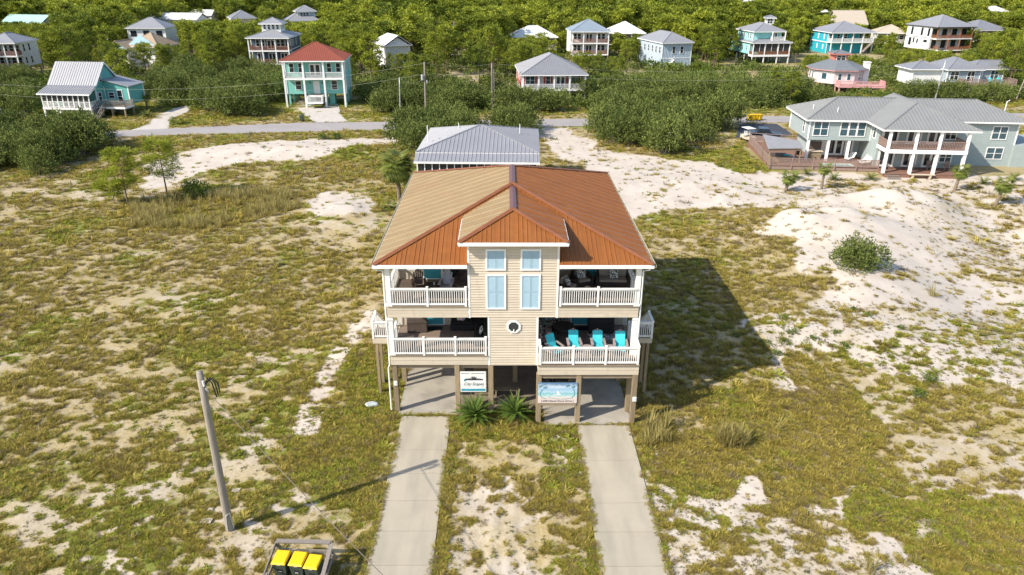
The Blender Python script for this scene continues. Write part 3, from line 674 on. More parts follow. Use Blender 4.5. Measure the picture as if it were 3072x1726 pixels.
# roof
SL = .3257; y0r, y1r = -.20, 18.2; zr = ZE+EH*SL; ya, yb_ = y0r+EH, y1r-EH
zdr = 10.22; DW = 2.75; zda = zdr+DW*SL
f_l = (-EH, y0r, ZE); f_r = (EH, y0r, ZE); b_l = (-EH, y1r, ZE); b_r = (EH, y1r, ZE); ap = (0, ya, zr); bp = (0, yb_, zr)
def zfront(y): return ZE+(y-y0r)*SL
yt = 3.35                                              # where the dormer side walls meet the front slope
for s in (-1, 1):
    roof_panels(beach, [(s*UH, y0r, ZE), (s*EH, y0r, ZE), (0, ya, zr), (0, y0r+(zda-ZE)/SL, zda), (s*UH, y0r+(zdr+(DW-UH)*SL-ZE)/SL, zdr+(DW-UH)*SL)], (1, 0, 0), M_copper)
roof_panels(beach, [b_l, f_l, ap, bp], (0, 1, 0), [M_tancopper, M_rib], mr=1, rw=.026); roof_panels(beach, [f_r, b_r, bp, ap], (0, 1, 0), M_copper); roof_panels(beach, [b_r, b_l, bp], (1, 0, 0), M_copper)
yd0 = -.45
dfl, dfr, dap = (-DW, yd0, zdr), (DW, yd0, zdr), (0, yd0+DW, zda); dback = (0, y0r+(zda-ZE)/SL, zda)
roof_panels(beach, [dfl, dfr, dap], (1, 0, 0), M_copper)
for s in (-1, 1): roof_panels(beach, [(s*DW, yd0, zdr), dap, dback, (s*DW, y0r+(zdr-ZE)/SL, zdr)], (0, 1, 0), [M_tancopper, M_rib] if s < 0 else M_copper, mr=1 if s < 0 else 0, rw=.026 if s < 0 else .035)
def ridge(a, b, mat, wd=.30, up=(0, 0, 1)):
    a = Vector(a); b = Vector(b); d = (b-a).normalized(); s = d.cross(Vector((0, 0, 1))).normalized(); u = s.cross(d).normalized(); m = MB()
    if u.z < 0: u = -u
    for k, (h0, h1) in ((1, (.085, .02)), (-1, (.085, .02))):
        q = [a+u*h0, b+u*h0, b+s*k*wd/2+u*h1, a+s*k*wd/2+u*h1]
        m.add(q, [(0, 1, 2, 3) if k < 0 else (3, 2, 1, 0)])
    m.add([a+s*wd/2+u*.02, a+u*.085, a-s*wd/2+u*.02], [(0, 1, 2)])
    m.build('ridge_cap', mat, beach)
ridge(ap, bp, M_capdark, .36); ridge(dap, dback, M_capdark, .36)
for a, e in ((f_l, ap), (f_r, ap), (b_l, bp), (b_r, bp), (dfl, dap), (dfr, dap)): ridge(a, e, M_cap, .34)
m = MB(); m.bar((-EH, y1r, ZE+.02), (EH, y1r, ZE+.02), .2, .06); m.build('eave_trim', M_cap, beach)
# gutters, fascia and downspouts
def gutter(a, b, out, mt=None):
    a = Vector(a); b = Vector(b); o = Vector(out); m = MB()
    m.bar(a-Vector((0, 0, .10))+o*.015, b-Vector((0, 0, .10))+o*.015, .03, .2); m.bar(a+o*.07-Vector((0, 0, .13)), b+o*.07-Vector((0, 0, .13)), .11, .02)
    m.bar(a+o*.125-Vector((0, 0, .075)), b+o*.125-Vector((0, 0, .075)), .016, .13); m.build('gutter', mt or M_trim, beach)
gutter((-EH, y0r, ZE), (-UH-.01, y0r, ZE), (0, -1, 0)); gutter((UH+.01, y0r, ZE), (EH, y0r, ZE), (0, -1, 0))
gutter((-EH, y0r, ZE), (-EH, y1r, ZE), (-1, 0, 0), M_cream); gutter((EH, y0r, ZE), (EH, y1r, ZE), (1, 0, 0), M_cream)
gutter((-DW, yd0, zdr), (DW, yd0, zdr), (0, -1, 0))
for s in (-1, 1): m = MB(); m.bar((s*(DW+.01), yd0, zdr-.07), (s*(DW+.01), 3.35, zdr-.07), .05, .12); m.build('eave_trim', M_trim, beach)
m = MB(); m.box(-DW, DW, yd0+.02, .02, zdr-.14, zdr-.12); m.box(-DW, -UH, .02, 3.4, zdr-.14, zdr-.12); m.box(UH, DW, .02, 3.4, zdr-.14, zdr-.12); m.build('soffit', M_trim, beach)
m = MB(); m.box(-EH, -6.42, -.2, 18.1, ZE-.16, ZE-.14); m.box(6.42, EH, -.2, 18.1, ZE-.16, ZE-.14); m.build('soffit', M_trim, beach)
for s in (-1, 1):
    m = MB(); yy = .0; m.tube([(s*7.0, -.2, ZE-.12), (s*6.95, -.12, ZE-.3), (s*6.68, .05, ZE-.42), (s*6.68, .05, ZU), (s*6.68, .05, ZFU+.1), (s*6.66, -.02, ZFU-.2), (s*6.66, .05, ZL+.4), (s*6.66, .0, ZFL), (s*6.76, .1, ZFL-.25), (s*6.76, .1, .12)], .045, 8); m.build('downspout', M_trim, beach)
# pilings and the timber under the house
def piling(x, y, z1=ZFL, wd=.27): 
    m = MB(); m.cbox(x, y, 0, wd, wd, z1+.02); return m.build('piling', M_wood, beach, bevel=.015)
for x, y in ((-6.42, .18), (-3.03, .12), (-1.2, .14), (1.38, -.93), (3.5, -.93), (6.48, -1.0), (6.4, .1), (-6.42, 3.35), (-2.95, 3.3), (.17, 3.3), (3.4, 3.3), (6.35, 3.35)): piling(x, y)
for y in (7, 10.5, 14, 17.3):
    for x in (-6.2, -3, .2, 3.4, 6.2): piling(x, y)
for y, x0, x1 in ((.2, -6.4, -1.2), (3.3, -6.4, 6.4), (-.93, 1.4, 6.5), (7, -6.3, 6.3)): MB().box(x0, x1, y-.08, y+.08, ZFL-.26, ZFL).build('girder', M_woodh, beach)
m = MB()
for i in range(26): m.box(-6.4+i*.5, -6.36+i*.5, .1, 17.4, ZFL, ZFL+.24)
o = m.build('floor_joists', M_woodh, beach)
m = MB(); m.box(-6.4, 6.4, 3.7, 17.5, ZFL+.25, ZFL+.27); m.build('floor_underside', M_woodh, beach)
for i in range(11): MB().box(-2.2, -1.32, 1.62, 1.66, .15+i*.24, .15+i*.24+.2).build('screen_slat', M_woodh, beach)
for i in range(5): MB().box(-1.35, .02, 3.5, 3.54, 1.5+i*.3, 1.5+i*.3+.2).build('screen_slat', M_woodh, beach)
for i in range(10): MB().box(-6.2, -3.05, 10.52, 10.56, .15+i*.27, .15+i*.27+.22).build('screen_slat', M_woodh, beach)
b = MB(); b.box(-2.9, 3.3, 9.5, 17.3, .04, ZFL-.02); b.build('storage_room', M_woodh, beach)
for x, y, z in ((-6.42, .03, 1.75), (6.5, -1.15, 1.45), (-6.42, 3.2, 2.75)):
    m = MB(); m.box(x-.1, x+.1, y-.05, y, z, z+.26); m.box(x-.03, x+.03, y-.07, y-.05, z+.1, z+.17); m.build('meter_box', M_white, beach)
# side landings with stairs running to the back
for s in (-1, 1):
    xo, xi = s*7.86, s*6.62; y0, y1 = 1.96, 3.3
    m = MB(); m.box(min(xo, xi), max(xo, xi), y0, y1, ZL-.04, ZL); 
    for i in range(9): m.box(min(xo, xi), max(xo, xi), y0+i*.145, y0+i*.145+.138, ZL, ZL+.02)
    m.build('side_landing', M_deck, beach)
    b = MB(); b.box(min(xo, xi), max(xo, xi), y0-.04, y0-.005, ZL-.32, ZL); b.box(xo-.02, xo+.02, y0, y1, ZL-.32, ZL-.003); b.build('fascia_board', M_beige, beach)
    railing(beach, (xo, y0, ZL), (xi, y0, ZL), single=True, posts=(.03, .97)); railing(beach, (xo, y0, ZL), (xo, y1, ZL), single=True, posts=(.97,))
    m = MB()
    for i in range(17): m.box(min(xo, xi)+.04, max(xo, xi)-.04, y1+i*.27, y1+i*.27+.29, ZL-.19-(i+.0)*.2, ZL-.15-i*.2)
    for xx in (xo, xi): m.bar((xx, y1, ZL-.15), (xx, y1+17*.27, ZL-17*.2-.1), .05, .28)
    m.build('stair', M_woodh, beach)
    m = MB()
    for xx in (xo, xi):
        m.bar((xx, y1, ZL+1.0), (xx, y1+17*.27, ZL-17*.2+1.0), .13, .06); m.bar((xx, y1, ZL+.2), (xx, y1+17*.27, ZL-17*.2+.2), .05, .08)
        for i in range(34): m.cbox(xx, y1+(i+.5)*.135, ZL+.2-(i+.5)*.1, .036, .036, .78)
    m.build('stair_rail', M_white, beach)
    for yy, xx in ((y0+.08, s*7.68), (y1-.1, s*7.68)):
        MB().cbox(xx, yy, 0, .15, .15, ZL-.3).build('landing_post', M_wood, beach)
# ------------------------------------------------------------------ things on and under the porches
def adirondack(label, loc, rz, mat, group, towel=None):
    t = thing('adirondack_chair', label, 'chair', loc, rz, group)
    lean = .42
    def bk(x, h, s): return Vector((x, .18+h*math.sin(lean), .30+h*math.cos(lean)))
    hs = [.68, .79, .84, .79, .68]
    for i, h in enumerate(hs):
        x = (i-2)*.105; m = MB(); m.bar(bk(x*.8, 0, 0), bk(x*1.12, h, 0), .092, .022, up=(0, -1, .4)); m.build('back_slat', mat, t)
    m = MB()
    for i in range(6): m.bar((-.27, -.36+i*.095, .36-i*.018), (.27, -.36+i*.095, .36-i*.018), .082, .022)
    m.build('seat', mat, t)
    m = MB(); m.bar((-.24, .33, .62), (.24, .33, .62), .03, .07); m.build('back_rail', mat, t)
    for s in (-1, 1):
        m = MB(); m.bar((s*.35, -.42, .53), (s*.33, .36, .57), .13, .025); m.build('arm', mat, t)
        m = MB(); m.bar((s*.30, -.33, 0), (s*.30, -.33, .53), .1, .03, up=(0, 1, 0)); m.build('leg', mat, t)
        m = MB(); m.bar((s*.28, -.40, .33), (s*.27, .52, .05), .03, .12); m.build('leg', mat, t)
    if towel:
        k = tag(MB().build('towel', towel), towel_label(label), 'towel', 'turquoise towels on the porch chairs')
        m = MB(); P = []
        for px, py, pz in ((0, .18+.70*math.sin(lean)+.05, .30+.70*math.cos(lean)), (0, .18+.70*math.sin(lean)-.02, .30+.72*math.cos(lean)), (0, .18+.35*math.sin(lean)-.035, .3+.35*math.cos(lean)), (0, .17, .33), (0, -.1, .36), (0, -.38, .385), (0, -.425, .22)): P.append((px, py, pz))
        R_ = Matrix.Rotation(rz, 4, 'Z'); L_ = Vector(loc); v = []; n = 5
        for j, p in enumerate(P):
            for i in range(n):
                xx = (-.27+.54*i/(n-1))*(1.0 if j > 2 else .98); v.append(R_ @ Vector((xx, p[1], p[2]+.012+.008*math.sin(i*2.1+j))) + L_)
        f = [(j*n+i, j*n+i+1, (j+1)*n+i+1, (j+1)*n+i) for j in range(len(P)-1) for i in range(n-1)]
        k.data.from_pydata([tuple(q) for q in v], [], f); k.data.update()
        so = k.modifiers.new('thick', 'SOLIDIFY'); so.thickness = .018
    return t
def towel_label(l): return 'turquoise towel over the '+TW[l]
TW = {}
def P(x, y, z): return (HX+x, HY+y, z+.003)
def rnd_box(name, mat, x0, x1, y0, y1, z0, z1, parent, bev=.05):
    m = MB(); m.box(x0, x1, y0, y1, z0, z1); o = m.build(name, mat, parent, bevel=bev); return o
g1 = 'adirondack chairs on the upper left porch'
adirondack('dark brown slatted adirondack chair on the upper left porch', P(-5.12, 2.0, ZU), .15, pm('dark_brown_wood', (.06, .035, .028), .6, .2, 6), g1)
adirondack('grey slatted adirondack chair beside the dark brown one on the upper left porch', P(-3.62, 2.0, ZU), -.1, M_greypl, g1)
t = thing('fire_table', 'low dark square table between the two upper left porch chairs', 'table', P(-4.35, 1.7, ZU)); rnd_box('table_base', M_dkwick, -.36, .36, -.36, .36, 0, .42, t); rnd_box('table_top', M_dkwick, -.42, .42, -.42, .42, .421, .47, t, .015)
MB().lathe([(.05, 0), (.05, .12), (.02, .16)], 10, (.1, .0, .472)).build('knob', M_metal, t)
for i, (x, y, r, lb) in enumerate(((-2.75, 2.75, .5, 'dark round backed wicker chair in the far corner of the upper left porch'), (-2.62, 1.95, .35, 'dark round backed wicker chair nearer the rail on the upper left porch'))):
    t = thing('wicker_chair', lb, 'chair', P(x-.12, y, ZU), r-PI/2+.6, 'dark wicker chairs on the upper left porch')
    m = MB(); prof = []
    for a in np.linspace(-1.3, 1.3, 11): prof.append((math.sin(a)*.42, .28-.12*(1-math.cos(a))*2))
    v = []; f = []
    for j, h in enumerate((.42, .62, .82, .95)):
        for (px, py) in prof: v.append((px*(1-.04*j), py+.07*j, h-(.10*j*(px/.42)**2)))
    n = len(prof); f = [(j*n+i, j*n+i+1, (j+1)*n+i+1, (j+1)*n+i) for j in range(3) for i in range(n-1)]
    m.add(v, f); o = m.build('backrest', M_dkwick, t); so = o.modifiers.new('thick', 'SOLIDIFY'); so.thickness = .05
    MB().lathe([(.40, .34), (.43, .38), (.42, .44), (.3, .47)], 14).build('seat', M_brown, t, smooth=False)
    for a in (.8, 2.3, 4., 5.5): MB().tube([(.3*math.cos(a), .3*math.sin(a), .36), (.36*math.cos(a), .36*math.sin(a), 0)], .025, 6).build('leg', M_dkwick, t)
def floralmat():
    m = bpy.data.materials.new('floral_fabric'); m.use_nodes = True; n = m.node_tree.nodes; l = m.node_tree.links; b = n['Principled BSDF']; b.inputs['Roughness'].default_value = .9
    tc = n.new('ShaderNodeTexCoord'); vo = n.new('ShaderNodeTexVoronoi'); vo.inputs['Scale'].default_value = 15; l.new(tc.outputs['Object'], vo.inputs['Vector'])
    sp = n.new('ShaderNodeSeparateColor'); l.new(vo.outputs['Color'], sp.inputs[0]); cr = n.new('ShaderNodeValToRGB'); cr.color_ramp.interpolation = 'CONSTANT'
    el = cr.color_ramp.elements; el[0].color = (.02, .02, .02, 1); el[1].position = .25; el[1].color = (.42, .42, .38, 1)
    for p, c in ((.5, (.34, .03, .04, 1)), (.68, (.03, .20, .18, 1)), (.84, (.5, .48, .44, 1))): e = el.new(p); e.color = c
    l.new(sp.outputs[0], cr.inputs[0]); l.new(cr.outputs[0], b.inputs['Base Color']); return m
M_floral = floralmat()
def bwmat():
    m = bpy.data.materials.new('black_white_print'); m.use_nodes = True; n = m.node_tree.nodes; l = m.node_tree.links; b = n['Principled BSDF']; b.inputs['Roughness'].default_value = .9
    tc = n.new('ShaderNodeTexCoord'); no = n.new('ShaderNodeTexNoise'); no.inputs['Scale'].default_value = 17; no.inputs['Detail'].default_value = 1; l.new(tc.outputs['Object'], no.inputs['Vector'])
    cr = n.new('ShaderNodeValToRGB'); cr.color_ramp.interpolation = 'CONSTANT'; el = cr.color_ramp.elements; el[0].color = (.02, .02, .02, 1); el[1].position = .5; el[1].color = (.7, .7, .68, 1)
    l.new(no.outputs[0], cr.inputs[0]); l.new(cr.outputs[0], b.inputs['Base Color']); return m
M_bw = bwmat()
def pillow(label, loc, rz, mat, tilt=.5, s=.24):
    m = MB(); n = 7; v = []; f = []
    for sd in (1, -1):
        for j in range(n):
            for i in range(n):
                a, c = i/(n-1)*2-1, j/(n-1)*2-1; k = (1-a**4)*(1-c**4); v.append((a*s*(1-.08*c*c), sd*.085*k, c*s*(1-.08*a*a)))
    for sd in range(2):
        for j in range(n-1):
            for i in range(n-1): q = [sd*n*n+j*n+i, sd*n*n+j*n+i+1, sd*n*n+(j+1)*n+i+1, sd*n*n+(j+1)*n+i]; f.append(tuple(q if sd else q[::-1]))
    m.add(v, f); o = m.build('pillow', mat, smooth=True); o.location = loc; o.rotation_euler = (-tilt, 0, rz); tag(o, label, 'pillow', 'scatter pillows on the porch seats'); return o
def sofa(label, loc, rz, wd, frame_m, cush_m, seats=2, group=None, name='sofa', arms=True):
    t = thing(name, label, 'sofa' if seats > 1 else 'armchair', loc, rz, group)
    rnd_box('seat_base', frame_m, -wd/2, wd/2, -.4, .4, .06, .32, t, .02)
    if arms:
        for s in (-1, 1): rnd_box('arm', frame_m, s*wd/2-.08, s*wd/2+.08, -.42, .42, .04, .62, t, .03)
    o = rnd_box('backrest', frame_m, -wd/2, wd/2, .34, .46, .1, .82, t, .03)
    st = (wd-.2)/seats
    for i in range(seats):
        x0 = -wd/2+.1+i*st; rnd_box('seat_cushion', cush_m, x0+.01, x0+st-.01, -.4, .28, .322, .47, t, .05)
        rnd_box('back_cushion', cush_m, x0+.015, x0+st-.015, .16, .335, .472, .92, t, .06)
    return t
g2 = 'dark wicker seats with taupe cushions on the upper right porch'
sofa('dark wicker armchair with taupe cushions nearest the centre wall on the upper right porch', P(2.95, 1.75, ZU), 1.0, .95, M_dkwick, M_taupe, 1, g2, 'armchair')
sofa('dark wicker armchair with taupe cushions in front of the upper right turquoise door', P(3.85, 2.75, ZU), .35, .95, M_dkwick, M_taupe, 1, g2, 'armchair')
sofa('dark wicker loveseat with taupe cushions by the right end of the upper porch', P(5.55, 2.75, ZU), -.05, 1.75, M_dkwick, M_taupe, 1, g2, 'loveseat')
pillow('black and white patterned pillow on the armchair by the upper right door', P(3.78, 2.72, ZU+.70), .3, M_bw); pillow('black and white patterned pillow on the upper right loveseat', P(5.6, 2.7, ZU+.70), 0, M_bw)
pillow('pale patterned pillow on the armchair nearest the centre wall of the upper right porch', P(2.98, 1.66, ZU+.66), .9, M_bw, .6, .2)
t = thing('coffee_table', 'low dark table in front of the upper right seats with a cream bowl', 'table', P(4.3, 1.3, ZU)); rnd_box('table_top', M_dkwick, -.5, .5, -.3, .3, .38, .43, t, .01)
for sx in (-.44, .44):
    for sy in (-.24, .24): MB().cbox(sx, sy, 0, .05, .05, .38).build('leg', M_dkwick, t)
o = MB(); o.lathe([(.06, 0), (.14, .05), (.16, .11), (.13, .11)], 14); o = o.build('bowl', M_beige); o.location = P(4.0, 1.25, ZU+.432); tag(o, 'cream bowl on the low dark table of the upper right porch', 'bowl')
def covered_grill(label, loc, rz, wd, mat):
    t = thing('covered_grill', label, 'grill', loc, rz); m = MB(); pr = []
    for a, b_ in ((-.36, 0), (-.34, .62), (-.30, .86), (-.16, 1.06), (.10, 1.1), (.30, 1.0), (.34, .6), (.36, 0)): pr.append((a, b_))
    m.prism([(-wd/2, a, b_) for a, b_ in pr], (wd, 0, 0)); m.build('cover', mat, t, bevel=.05)
    m = MB(); m.box(-wd/2-.012, wd/2+.012, -.362, -.35, .60, .66); m.build('hem', mat, t); return t
covered_grill('grill under a brown fitted cover against the lower left porch wall', P(-5.45, 2.95, ZL), .08, 1.15, M_brown)
covered_grill('big grill under a black cover beside the lower right turquoise door', P(5.05, 2.8, ZL), 0, 1.45, M_black)
t = thing('sectional_sofa', 'black sectional sofa along the back and centre wall of the lower left porch', 'sofa', P(0, 0, ZL))
for a in ((-3.55, -1.45, 2.75, 3.5, .05, .42, 'seat_base'), (-3.55, -1.45, 3.4, 3.6, .1, .9, 'backrest'), (-2.15, -1.47, .9, 2.73, .052, .42, 'seat_base'), (-1.62, -1.42, .9, 3.39, .1, .9, 'backrest')): rnd_box(a[6], M_black, *a[:6], t, .04)
for x in (-3.5, -2.85, -2.2): rnd_box('cushion', M_black, x, x+.62, 2.8, 3.38, .425, .56, t, .06)
for y in (.95, 1.55, 2.15): rnd_box('cushion', M_black, -2.12, -1.64, y, y+.58, .425, .56, t, .06)
def beadmat():
    m = bpy.data.materials.new('bright_print'); m.use_nodes = True; n = m.node_tree.nodes; l = m.node_tree.links; b = n['Principled BSDF']
    tc = n.new('ShaderNodeTexCoord'); vo = n.new('ShaderNodeTexVoronoi'); vo.inputs['Scale'].default_value = 11; l.new(tc.outputs['Object'], vo.inputs['Vector'])
    mx = n.new('ShaderNodeMix'); mx.data_type = 'RGBA'; mx.inputs[0].default_value = .45; mx.inputs[6].default_value = (.62, .5, .38, 1); l.new(vo.outputs['Color'], mx.inputs[7]); l.new(mx.outputs[2], b.inputs['Base Color']); return m
pillow('cream pillow with a bright print on the black sectional sofa', P(-2.95, 3.2, ZL+.72), 0, beadmat(), .4); pillow('white and black pillow on the side of the black sectional sofa', P(-1.75, 1.55, ZL+.72), -1.4, M_bw, .4, .22)
def mat_(name, label, x, y, z, sx, sy, mt, cat='mat'):
    o = MB(); o.box(-sx/2, sx/2, -sy/2, sy/2, 0, .012); o = o.build(name, mt); o.location = P(x, y, z); tag(o, label, cat); return o
mat_('door_mat', 'black mat before the lower left turquoise door', -4.5, 3.15, ZL, .9, .5, M_black); mat_('door_mat', 'black mat before the lower right turquoise door', 3.94, 3.15, ZL, .9, .5, M_black)
mat_('rug', 'black and white patterned rug under the black covered grill', 5.25, 2.2, ZL, 2.0, 1.0, M_bw, 'rug')
t = thing('sectional_sofa', 'sectional sofa with red and teal floral cushions on the lower right porch', 'sofa', P(0, 0, ZL))
rnd_box('seat_base', M_dkwick, 1.5, 3.35, 2.7, 3.5, .05, .36, t, .02); rnd_box('seat_base', M_dkwick, 1.45, 2.2, .55, 2.68, .052, .36, t, .02)
for a in ((1.7, 2.48, 3.2, 3.55, .36, 1.0), (2.5, 3.3, 3.2, 3.55, .36, 1.0), (1.42, 1.62, .6, 1.6, .36, .95), (1.42, 1.62, 1.62, 2.65, .36, .95)): rnd_box('back_cushion', M_floral, *a, t, .07)
for a in ((1.66, 2.5, 2.72, 3.18, .362, .54), (2.52, 3.32, 2.72, 3.18, .362, .54), (1.64, 2.2, .6, 1.6, .362, .52), (1.64, 2.2, 1.62, 2.68, .362, .52)): rnd_box('seat_cushion', M_floral, *a, t, .05)
t = thing('table', 'dark round edged table in front of the floral sofa', 'table', P(2.85, 2.05, ZL)); m = MB(); m.lathe([(.62, .66), (.64, .69), (.63, .72)], 18); m.build('table_top', M_dkwick, t)
for a in (.7, 2.3, 3.9, 5.4): MB().tube([(.2*math.cos(a), .2*math.sin(a), .66), (.42*math.cos(a), .42*math.sin(a), 0)], .035, 6).build('leg', M_dkwick, t)
M_mwood = pm('weathered_pink_slats', (.30, .25, .23), .8, .2, 5)
g3 = 'adirondack chairs with turquoise towels on the lower right porch'
for lb, nm, x, y, r in (('slatted chair with turquoise towel turned sideways by the floral sofa', 'sideways chair by the floral sofa', 2.2, .15, .55), ('slatted chair with turquoise towel between the sideways chair and the first round table', 'chair left of the first round side table', 3.32, .55, .05),
                        ('slatted chair with turquoise towel between the two round side tables', 'chair between the two round side tables', 4.62, .5, 0), ('slatted chair with turquoise towel next to the right corner rail', 'chair next to the right corner rail', 5.82, .42, -.08)):
    TW[lb] = nm; adirondack(lb, P(x, y, ZL), r, M_mwood, g3, M_towel)
for lb, x in (('round slatted side table between the second and third towel draped chairs', 3.98), ('round slatted side table left of the towel draped chair at the corner rail', 5.22)):
    t = thing('side_table', lb, 'table', P(x, -.1, ZL), 0, 'round side tables on the lower right porch'); m = MB(); m.lathe([(.34, .46), (.35, .48), (.34, .51)], 16); m.build('table_top', M_mwood, t)
    for a in (.8, 2.4, 3.9, 5.5): MB().tube([(.22*math.cos(a), .22*math.sin(a), .46), (.27*math.cos(a), .27*math.sin(a), 0)], .025, 6).build('leg', M_mwood, t)
# signs
def text(body, parent, x, y, z, size, mat, shear=0., name='lettering', align='CENTER', sx=1.):
    c = bpy.data.curves.new(name, 'FONT'); c.body = body; c.size = size; c.align_x = align; c.align_y = 'CENTER'; c.extrude = .003; c.shear = shear; c.materials.append(mat)
    o = bpy.data.objects.new(name, c); C.objects.link(o); o.parent = parent; o.location = (x, y, z); bpy.context.view_layer.update(); me = bpy.data.meshes.new_from_object(o); bpy.data.objects.remove(o)
    k = bpy.data.objects.new(name, me); C.objects.link(k); k.parent = parent; k.location = (x, y, z); k.rotation_euler = (PI/2, 0, 0); k.scale = (sx, 1, 1); return k
M_ink = pm('sign_ink', (.02, .02, .025), .6, .1, 5); M_seab = pm('sign_sea_blue', (.03, .28, .38), .5, .35, 6, stretch=(1, 1, 1)); M_inkt = pm('sign_teal_ink', (.03, .20, .25), .6, .1, 5)
t = thing('house_sign', 'white sign with City Scapes lettering and dark skyline hung under the left porch', 'sign', (HX-2.165, HY+.0, 1.35))
MB().box(-.705, .705, -.03, .0, 0, 1.28).build('panel', M_white, t, bevel=.008)
MB().box(-.66, .66, -.036, -.031, .07, .2).build('sea_band', M_seab, t)
text('City Scapes', t, .02, -.034, .50, .255, M_ink, .35, sx=.92); text('Book Me At', t, -.42, -.034, 1.165, .085, M_ink, 0)
MB().box(-.1, .6, -.035, -.031, 1.15, 1.175).build('fine_print', M_ink, t)
m = MB(); xs = -.45
for i in range(34):
    hgh = (.05+.13*abs(math.sin(i*2.3))*(1-abs(i-15)/22.)+.08*(1 if 11 < i < 22 else .2)); m.box(xs, xs+.02+.006*(i % 3), -.0345, -.031, .74, .74+hgh); xs += .029
m.build('skyline', M_ink, t); MB().box(-.5, -.4, -.035, -.031, .68, .82).build('emblem', M_inkt, t)
t.location.y = HY-.01
def picmat():
    m = bpy.data.materials.new('beach_print'); m.use_nodes = True; n = m.node_tree.nodes; l = m.node_tree.links; b = n['Principled BSDF']; b.inputs['Roughness'].default_value = .5
    tc = n.new('ShaderNodeTexCoord'); sp = n.new('ShaderNodeSeparateXYZ'); l.new(tc.outputs['Object'], sp.inputs[0]); no = n.new('ShaderNodeTexNoise'); no.inputs['Scale'].default_value = 5; no.inputs['Detail'].default_value = 6; l.new(tc.outputs['Object'], no.inputs['Vector'])
    ad = n.new('ShaderNodeMath'); ad.operation = 'MULTIPLY_ADD'; ad.inputs[1].default_value = .3; l.new(no.outputs[0], ad.inputs[0]); l.new(sp.outputs[2], ad.inputs[2])
    cr = n.new('ShaderNodeValToRGB'); el = cr.color_ramp.elements; el[0].position = .2; el[0].color = (.66, .55, .50, 1); el[1].position = 1.35/1.5; el[1].color = (.12, .22, .36, 1)
    for p_, c in ((.36, (.66, .60, .56, 1)), (.42, (.40, .62, .60, 1)), (.52, (.22, .48, .54, 1)), (.56, (.45, .60, .68, 1)), (.68, (.30, .48, .64, 1)), (.78, (.55, .64, .72, 1))): e = el.new(p_); e.color = c
    dv = n.new('ShaderNodeMath'); dv.operation = 'DIVIDE'; dv.inputs[1].default_value = 1.5; l.new(ad.outputs[0], dv.inputs[0]); l.new(dv.outputs[0], cr.inputs[0]); l.new(cr.outputs[0], b.inputs['Base Color']); return m
t = thing('house_sign', 'beach picture sign reading 6092 Beach Shore Drive between the right front pilings', 'sign', (HX+2.38, HY-1.09, 1.30))
MB().box(-1.05, 1.05, -.03, .0, 0, 1.27).build('panel', picmat(), t, bevel=.008)
text('[ 6092 Beach Shore Drive ]', t, 0, -.034, .14, .17, M_ink, 0, sx=.92)
m = MB(); m.tube([(-.62, -.036, .28), (-.85, -.036, .36), (-.94, -.036, .55), (-.88, -.036, .75), (-.8, -.036, .88)], .012, 5); m.tube([(.78, -.036, .36), (.88, -.036, .5), (.9, -.036, .68), (.84, -.036, .9)], .012, 5)
m.tube([(-.5, -.036, .38), (-.2, -.036, .30), (.3, -.036, .26), (.8, -.036, .34)], .008, 5); m.build('hammock_drawing', M_inkt, t)
m = MB()
for cx, cz in ((-.86, 1.12), (-.6, 1.05), (.6, 1.14), (.9, 1.08)):
    for a in np.linspace(.2, 2.9, 7): m.bar((cx, -.033, cz), (cx+.2*math.cos(a+.5), -.033, cz-.16*math.sin(a)), .004, .02, up=(0, 1, 0))
m.build('palm_drawing', M_inkt, t); MB().box(-.95, 1.0, -.02, .04, -.16, -.03).build('support_board', M_woodh, t)
m = MB(); m.add([(-.2, -.034, .52), (.2, -.034, .52), (.2, -.034, .56), (-.2, -.034, .56)], [(0, 1, 2, 3)]); m.add([(-.03, -.034, .56), (.15, -.034, .56), (-.03, -.034, .84)], [(0, 1, 2)]); m.build('sail_drawing', M_white, t)
# clutter in the shade under the right porch
for i, (x, y, rz_, lb) in enumerate(((1.9, 3.1, .3, 'dark beach cart with pale handles stored behind the picture sign'), (2.9, 3.0, -.2, 'dark folded beach gear stored behind the picture sign'))):
    t = thing('beach_cart', lb, 'cart', (HX+x, HY+y, .05), rz_); m = MB(); m.box(-.35, .35, -.2, .2, .3, .75); m.build('tub', M_black, t); MB().tube([(-.3, .2, .5), (-.35, .4, 1.2), (.1, .45, 1.45)], .02, 6).build('handle', M_lightwire, t)
    for s in (-1, 1): m = MB(); m.tube([(s*.38, 0, .2), (s*.42, 0, .2)], .2, 12); m.build('wheel', M_black, t)
t = thing('wood_bench', 'dim wooden work bench in the shade behind the right cycad', 'bench', (HX-.35, HY+1.7, .04)); MB().box(-.75, .75, -.2, .2, .42, .47).build('seat', M_woodh, t)
for sx in (-.6, .6): MB().box(sx-.04, sx+.04, -.18, .18, 0, .42).build('leg', M_woodh, t)
for i, (x, y) in enumerate(((-.75, .85), (-.45, .9))):
    o = MB(); o.box(-.1, .1, -.09, .09, 0, .2); o = o.build('concrete_block', M_conc, bevel=.01); o.location = (HX+x, HY+y, .042); tag(o, ('pale block on the dirt beside the middle piling', 'small pale block to the right of the other pale block')[i], 'block', 'pale blocks under the house')
